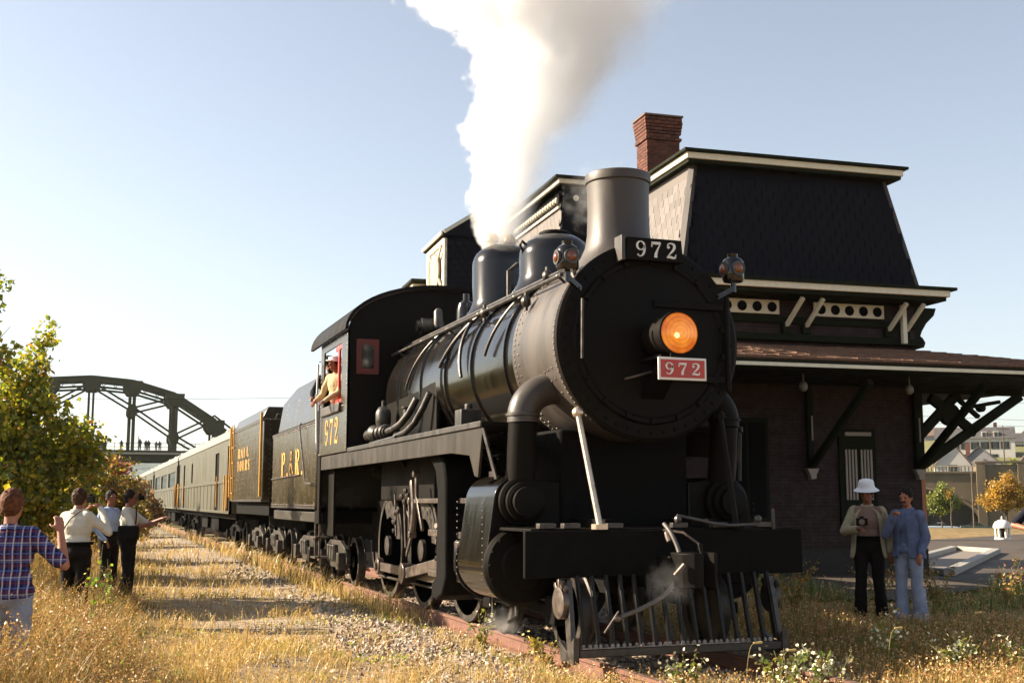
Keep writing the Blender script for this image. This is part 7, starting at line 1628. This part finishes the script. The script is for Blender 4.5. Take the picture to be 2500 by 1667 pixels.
# climbing bright-green weed in front of the photographers
for k, (x, y, h, lb_) in enumerate(((.12, 14.6, 1.05, 'bright green vine standing in front of the dark trousers of the photographers'), (.30, 15.2, .85, 'lower green vine beside the photographers'), (-.55, 13.0, .8, 'green-leaved weed left of the stout man'), (-.1, 12.4, .6, 'low green weed in the brown stalks'))):
    wild_plant(x, y, h, lb_, 60 + k, nst=3, spread=.12, nfl=9, green=(.16, .27, .02), fl=(.6, .5, .1), name='climbing_weed', group='green weeds in front of the photographers')
# brambles with red stalks near the paving
for k, (x, y) in enumerate(((10.4, 14.2), (11.6, 14.4), (12.4, 13.9), (9.2, 14.4), (8.4, 14.8))):
    wild_plant(x, y, .75, ('dry russet stalks beside the white kerb', 'russet weed stalks on the grass before the paving', 'russet stalks at the right of the grass patch', 'tall weeds right behind the bucket hat man', 'tall lit weeds between the engine and the bucket hat man')[k], 90 + k, nst=12, spread=.5, nfl=70, green=(.20, .16, .03), fl=(.42, .16, .06), name='dry_weed', group='dry weeds by the paving')
# ------------------------------------------------------------------ trees on the left
tree('maple_tree', 'tall leafy tree with yellowing leaves behind the photographers', 'tree', (-1.9, 26.5, -.1), 3.0, .12,
     [(.85, 0, 4.9, .28, .35, .45), (.35, 0, 4.1, .4, .5, .5), (.75, 0, 4.35, .36, .5, .55), (.55, .2, 3.7, .55, .6, .6), (.95, 0, 3.5, .6, .6, .6), (.2, 0, 3.0, .9, .9, .7), (1.15, .1, 2.8, .8, .7, .55), (.6, 0, 2.1, 1.0, 1.0, .7), (1.55, .2, 2.35, .6, .6, .5), (1.75, .3, 3.05, .45, .5, .4), (2.0, 0, 2.5, .35, .4, .45), (1.2, 0, 1.5, .9, .9, .6), (-.3, 0, 2.3, .9, .9, .8), (-1.0, 0, 3.0, .8, .8, .9), (1.9, .3, 1.7, .4, .5, .5), (.3, 0, 1.2, .9, .9, .6)], 21000, .095, OLIVE, 11, limb_r=.045)
tree('maple_tree', 'tallest leafy tree, in front of the plaid shirt man', 'tree', (-3.15, 21.0, -.1), 3.2, .14,
     [(1.5, 0, 5.0, .22, .3, .35), (1.3, 0, 4.7, .35, .4, .7), (1.45, 0, 3.9, .4, .5, .5), (.8, 0, 3.4, .9, .9, .8), (1.35, 0, 3.0, .55, .6, .5), (.7, 0, 2.4, .9, .9, .7), (1.3, 0, 1.9, .6, .7, .6), (0, 0, 4.2, 1.0, 1.0, .9), (-.6, 0, 3.2, 1.1, 1.1, 1.0), (.9, 0, 1.2, .7, .7, .6)], 17000, .095, OLIVE, 12, limb_r=.045)
tree('thicket_shrub', 'dense olive shrub behind the heads of the photographers', 'shrub', (-.15, 33, -.1), 1.0, .06, [(0, 0, 1.4, 1.3, 1.0, .9), (.9, .5, 1.0, .7, .9, .6), (-1.2, 0, 1.6, 1.2, 1.0, 1.0), (.5, 0, 2.2, .9, .8, .7), (1.1, .5, 1.5, .4, .5, .5)], 12000, .085, [(.16, .15, .02, 4), (.26, .20, .025, 4), (.07, .08, .015, 2), (.38, .22, .04, 3), (.36, .12, .03, 1)], 13, limb_r=.03)
tree('thicket_shrub', 'yellow-leaved shrub between the photographers and the coaches', 'shrub', (1.3, 44, -.1), .8, .05, [(-.6, 0, 1.1, .8, .8, .9), (.2, 0, .9, .6, .7, .6), (-1.5, 0, 1.5, 1.0, .9, 1.0), (.7, 2, .6, .4, .5, .4)], 7000, .10, [(.30, .22, .03, 4), (.20, .16, .02, 4), (.36, .14, .04, 2), (.10, .11, .02, 2)], 14, limb_r=.03)
tree('sumac_bush', 'bright red sumac crown under the arch bridge', 'shrub', (.50, 47, -.1), 2.2, .05, [(0, 0, 2.95, .55, .6, .20), (.55, 0, 2.8, .38, .5, .18), (-.5, 0, 2.85, .35, .5, .18)], 2000, .10, [(.40, .045, .03, 5), (.32, .08, .04, 3), (.25, .12, .05, 2)], 15, limb_r=.03)
tree('bare_shrub', 'greyish twiggy shrub left of the red sumac', 'shrub', (-1.2, 45, -.1), 2.2, .05, [(0, 0, 3.0, .7, .8, .7), (.6, 0, 3.3, .5, .6, .5), (-.4, 0, 3.4, .4, .5, .4), (.5, 0, 2.2, .8, .8, .7)], 2600, .07, [(.28, .20, .12, 4), (.34, .24, .14, 3), (.22, .12, .07, 3)], 16, limb_r=.035)
tree('bare_shrub', 'reddish low bush beside the far coaches', 'shrub', (2.2, 56, -.1), 1.0, .05, [(-.2, 0, 1.7, .8, .8, .9), (.5, 0, 1.2, .6, .6, .7), (-1.0, 0, 2.0, .8, .8, .9)], 5000, .10, [(.34, .13, .05, 3), (.26, .18, .04, 3), (.16, .14, .03, 3)], 17, limb_r=.03)
for k, (x, y, s) in enumerate(((-6.5, 36, 2.2), (-4.5, 44, 2.0), (-2.2, 60, 2.2), (-8, 26, 2.2))):
    tree('roadside_tree', ('tree far left behind the near trees', 'mid tree in the left thicket', 'far tree left of the track', 'tree out at the left behind the weeds')[k], 'tree', (x, y, -.1), s, .13, [(vr.normal() * s * .5, vr.normal() * s * .5, s * (.5 + .28 * j), s * .6, s * .6, s * .42) for j in range(6)], 9000, .11, OLIVE, 80 + k, 'trees beside the track', limb_r=.05)
# ------------------------------------------------------------------ steam
def steam_mat(name, dens, noise_s=1.1, warp=0.9, plume=True, aniso=0.0, cfg=None):
    m = bpy.data.materials.new(name); m.use_nodes = True; n = m.node_tree.nodes; l = m.node_tree.links; n.clear()
    out = n.new('ShaderNodeOutputMaterial'); pv = n.new('ShaderNodeVolumePrincipled'); l.new(pv.outputs[0], out.inputs['Volume'])
    pv.inputs['Color'].default_value = (0.955, 0.962, 0.975, 1); pv.inputs['Anisotropy'].default_value = aniso
    tc = n.new('ShaderNodeTexCoord')
    def mth(op, a, b=None, c=None, clamp=False):
        q = n.new('ShaderNodeMath'); q.operation = op; q.use_clamp = clamp
        for i, v in enumerate((a, b, c)):
            if v is None: continue
            if isinstance(v, (int, float)): q.inputs[i].default_value = v
            else: l.new(v, q.inputs[i])
        return q.outputs[0]
    sep = n.new('ShaderNodeSeparateXYZ'); l.new(tc.outputs['Object'], sep.inputs[0]); X, Y, Z = sep.outputs
    def fc(src, pts, rng_):
        mr = n.new('ShaderNodeMapRange'); l.new(src, mr.inputs[0]); mr.inputs[1].default_value = rng_[0]; mr.inputs[2].default_value = rng_[1]
        f = n.new('ShaderNodeFloatCurve'); cu = f.mapping.curves[0]
        lo = min(p[1] for p in pts); hi = max(p[1] for p in pts)
        while len(cu.points) < len(pts): cu.points.new(.5, .5)
        for i, (a, b) in enumerate(pts): cu.points[i].location = ((a - rng_[0]) / (rng_[1] - rng_[0]), (b - lo) / (hi - lo + 1e-9)); cu.points[i].handle_type = 'AUTO'
        f.mapping.update(); l.new(mr.outputs[0], f.inputs['Value'])
        return mth('MULTIPLY_ADD', f.outputs[0], hi - lo, lo)
    nz = n.new('ShaderNodeTexNoise'); nz.inputs['Scale'].default_value = noise_s; nz.inputs['Detail'].default_value = 5; nz.inputs['Roughness'].default_value = .58; l.new(tc.outputs['Object'], nz.inputs['Vector'])
    nv = mth('MULTIPLY_ADD', nz.outputs['Fac'], 2.0, -1.0)
    for key in cfg: pass
    cx = fc(Z, cfg['cx'], cfg['z']); rr = fc(Z, cfg['r'], cfg['z'])
    dx = mth('SUBTRACT', X, cx); dx2 = mth('MULTIPLY', dx, dx); dy2 = mth('MULTIPLY', mth('SUBTRACT', Y, mth('MULTIPLY', Z, cfg.get('dy', 0.0))), mth('SUBTRACT', Y, mth('MULTIPLY', Z, cfg.get('dy', 0.0))))
    rad = mth('SQRT', mth('ADD', dx2, dy2)); q = mth('DIVIDE', rad, rr)
    q = mth('ADD', q, mth('MULTIPLY', nv, warp))
    # sharp on the windward (left) side, soft on the lee side
    soft = mth('MULTIPLY_ADD', mth('DIVIDE', dx, rr), cfg.get('softk', .30), cfg.get('soft0', .34)); soft = mth('MAXIMUM', soft, .10)
    d = mth('DIVIDE', mth('SUBTRACT', 1.0, q), soft, clamp=True); d = mth('MULTIPLY', d, d)
    fade = n.new('ShaderNodeMapRange'); l.new(dx, fade.inputs[0])
    fade.inputs[1].default_value = cfg.get('fx0', .2); fade.inputs[2].default_value = cfg.get('fx1', 2.6); fade.inputs[3].default_value = 1.0; fade.inputs[4].default_value = cfg.get('fmin', .08)
    d = mth('MULTIPLY', d, fade.outputs[0]); d = mth('MULTIPLY', d, dens); l.new(d, pv.inputs['Density'])
    return m
# main plume from the safety valves on the second dome; object origin at the valves
cfg = dict(z=(0, 4.6), cx=[(0, 0.04), (.6, .08), (1.2, .16), (2.0, .46), (2.8, .88), (3.3, 1.02), (3.6, 1.0), (4.6, 1.0)], r=[(0, .36), (.6, .50), (1.2, .66), (2.0, .94), (2.8, 1.22), (3.2, 1.42), (3.6, 1.9), (4.6, 2.6)], softk=.46, soft0=.42, fx0=.0, fx1=1.9, fmin=.07)
pm_ = MB(); pm_.add([(-.35, -.45, 0), (.65, -.45, 0), (.65, .55, 0), (-.35, .55, 0), (-1.3, -1.4, 2.0), (2.4, -1.4, 2.0), (2.4, 1.6, 2.0), (-1.3, 1.6, 2.0), (-3.2, -2.6, 4.6), (5.0, -2.6, 4.6), (5.0, 2.8, 4.6), (-3.2, 2.8, 4.6)],
    [(3, 2, 1, 0), (8, 9, 10, 11)] + [(a + k, a + (k + 1) % 4, a + 4 + (k + 1) % 4, a + 4 + k) for a in (0, 4) for k in range(4)])
so = pm_.build('steam_plume', steam_mat('steam', 2.9, 1.5, .70, cfg=cfg), None, smooth=0, loc=(XT, 15.55, 4.98)); tag(so, 'white steam column rising from the second dome into the sky', 'steam', kind='stuff')
def wisp(loc, rx, rz, dens, label):
    m = bpy.data.materials.new('steam_wisp'); m.use_nodes = True; n = m.node_tree.nodes; l = m.node_tree.links; n.clear()
    out = n.new('ShaderNodeOutputMaterial'); pv = n.new('ShaderNodeVolumePrincipled'); l.new(pv.outputs[0], out.inputs['Volume']); pv.inputs['Color'].default_value = (.99, .99, .99, 1)
    tc = n.new('ShaderNodeTexCoord'); mp = n.new('ShaderNodeMapping'); mp.inputs['Scale'].default_value = (1 / rx, 1 / rx, 1 / rz); l.new(tc.outputs['Object'], mp.inputs[0])
    ln = n.new('ShaderNodeVectorMath'); ln.operation = 'LENGTH'; l.new(mp.outputs[0], ln.inputs[0])
    nz = n.new('ShaderNodeTexNoise'); nz.inputs['Scale'].default_value = 9; nz.inputs['Detail'].default_value = 4; l.new(tc.outputs['Object'], nz.inputs['Vector'])
    ad = n.new('ShaderNodeMath'); ad.operation = 'MULTIPLY_ADD'; l.new(nz.outputs['Fac'], ad.inputs[0]); ad.inputs[1].default_value = 2.2; l.new(ln.outputs['Value'], ad.inputs[2])
    mr = n.new('ShaderNodeMapRange'); l.new(ad.outputs[0], mr.inputs[0]); mr.inputs[1].default_value = 1.9; mr.inputs[2].default_value = 1.0; mr.inputs[3].default_value = 0; mr.inputs[4].default_value = dens
    l.new(mr.outputs[0], pv.inputs['Density'])
    mm = MB(); mm.ell((0, 0, 0), (rx, rx, rz), 12, 8); o = mm.build('steam_wisp', m, None, smooth=0, loc=loc); tag(o, label, 'steam', kind='stuff')
wisp((XT - .30, 10.02, .72), .30, .30, .35, 'small steam wisp in front of the pilot beside the coupler')
wisp((XT - 1.36, 11.6, .27), .28, .18, .9, 'small steam wisp leaking below the near cylinder')
wisp((XT + .25, 12.6, 5.05), .55, .5, .7, 'faint steam wisp between the stack and the dome')

# ------------------------------------------------------------------ autumn haze in the air
hz = MB(); hz.b6(-700, 900, -60, 2950, -9.5, 84)
hm_ = bpy.data.materials.new('haze_air'); hm_.use_nodes = True; _n = hm_.node_tree.nodes; _n.clear(); _o = _n.new('ShaderNodeOutputMaterial'); _v = _n.new('ShaderNodeVolumePrincipled')
_v.inputs['Color'].default_value = (0.80, 0.86, 0.95, 1); _v.inputs['Density'].default_value = 0.00007; _v.inputs['Anisotropy'].default_value = 0.2
hm_.node_tree.links.new(_v.outputs[0], _o.inputs['Volume'])
ho = hz.build('haze', hm_, None, smooth=0); tag(ho, kind='stuff')
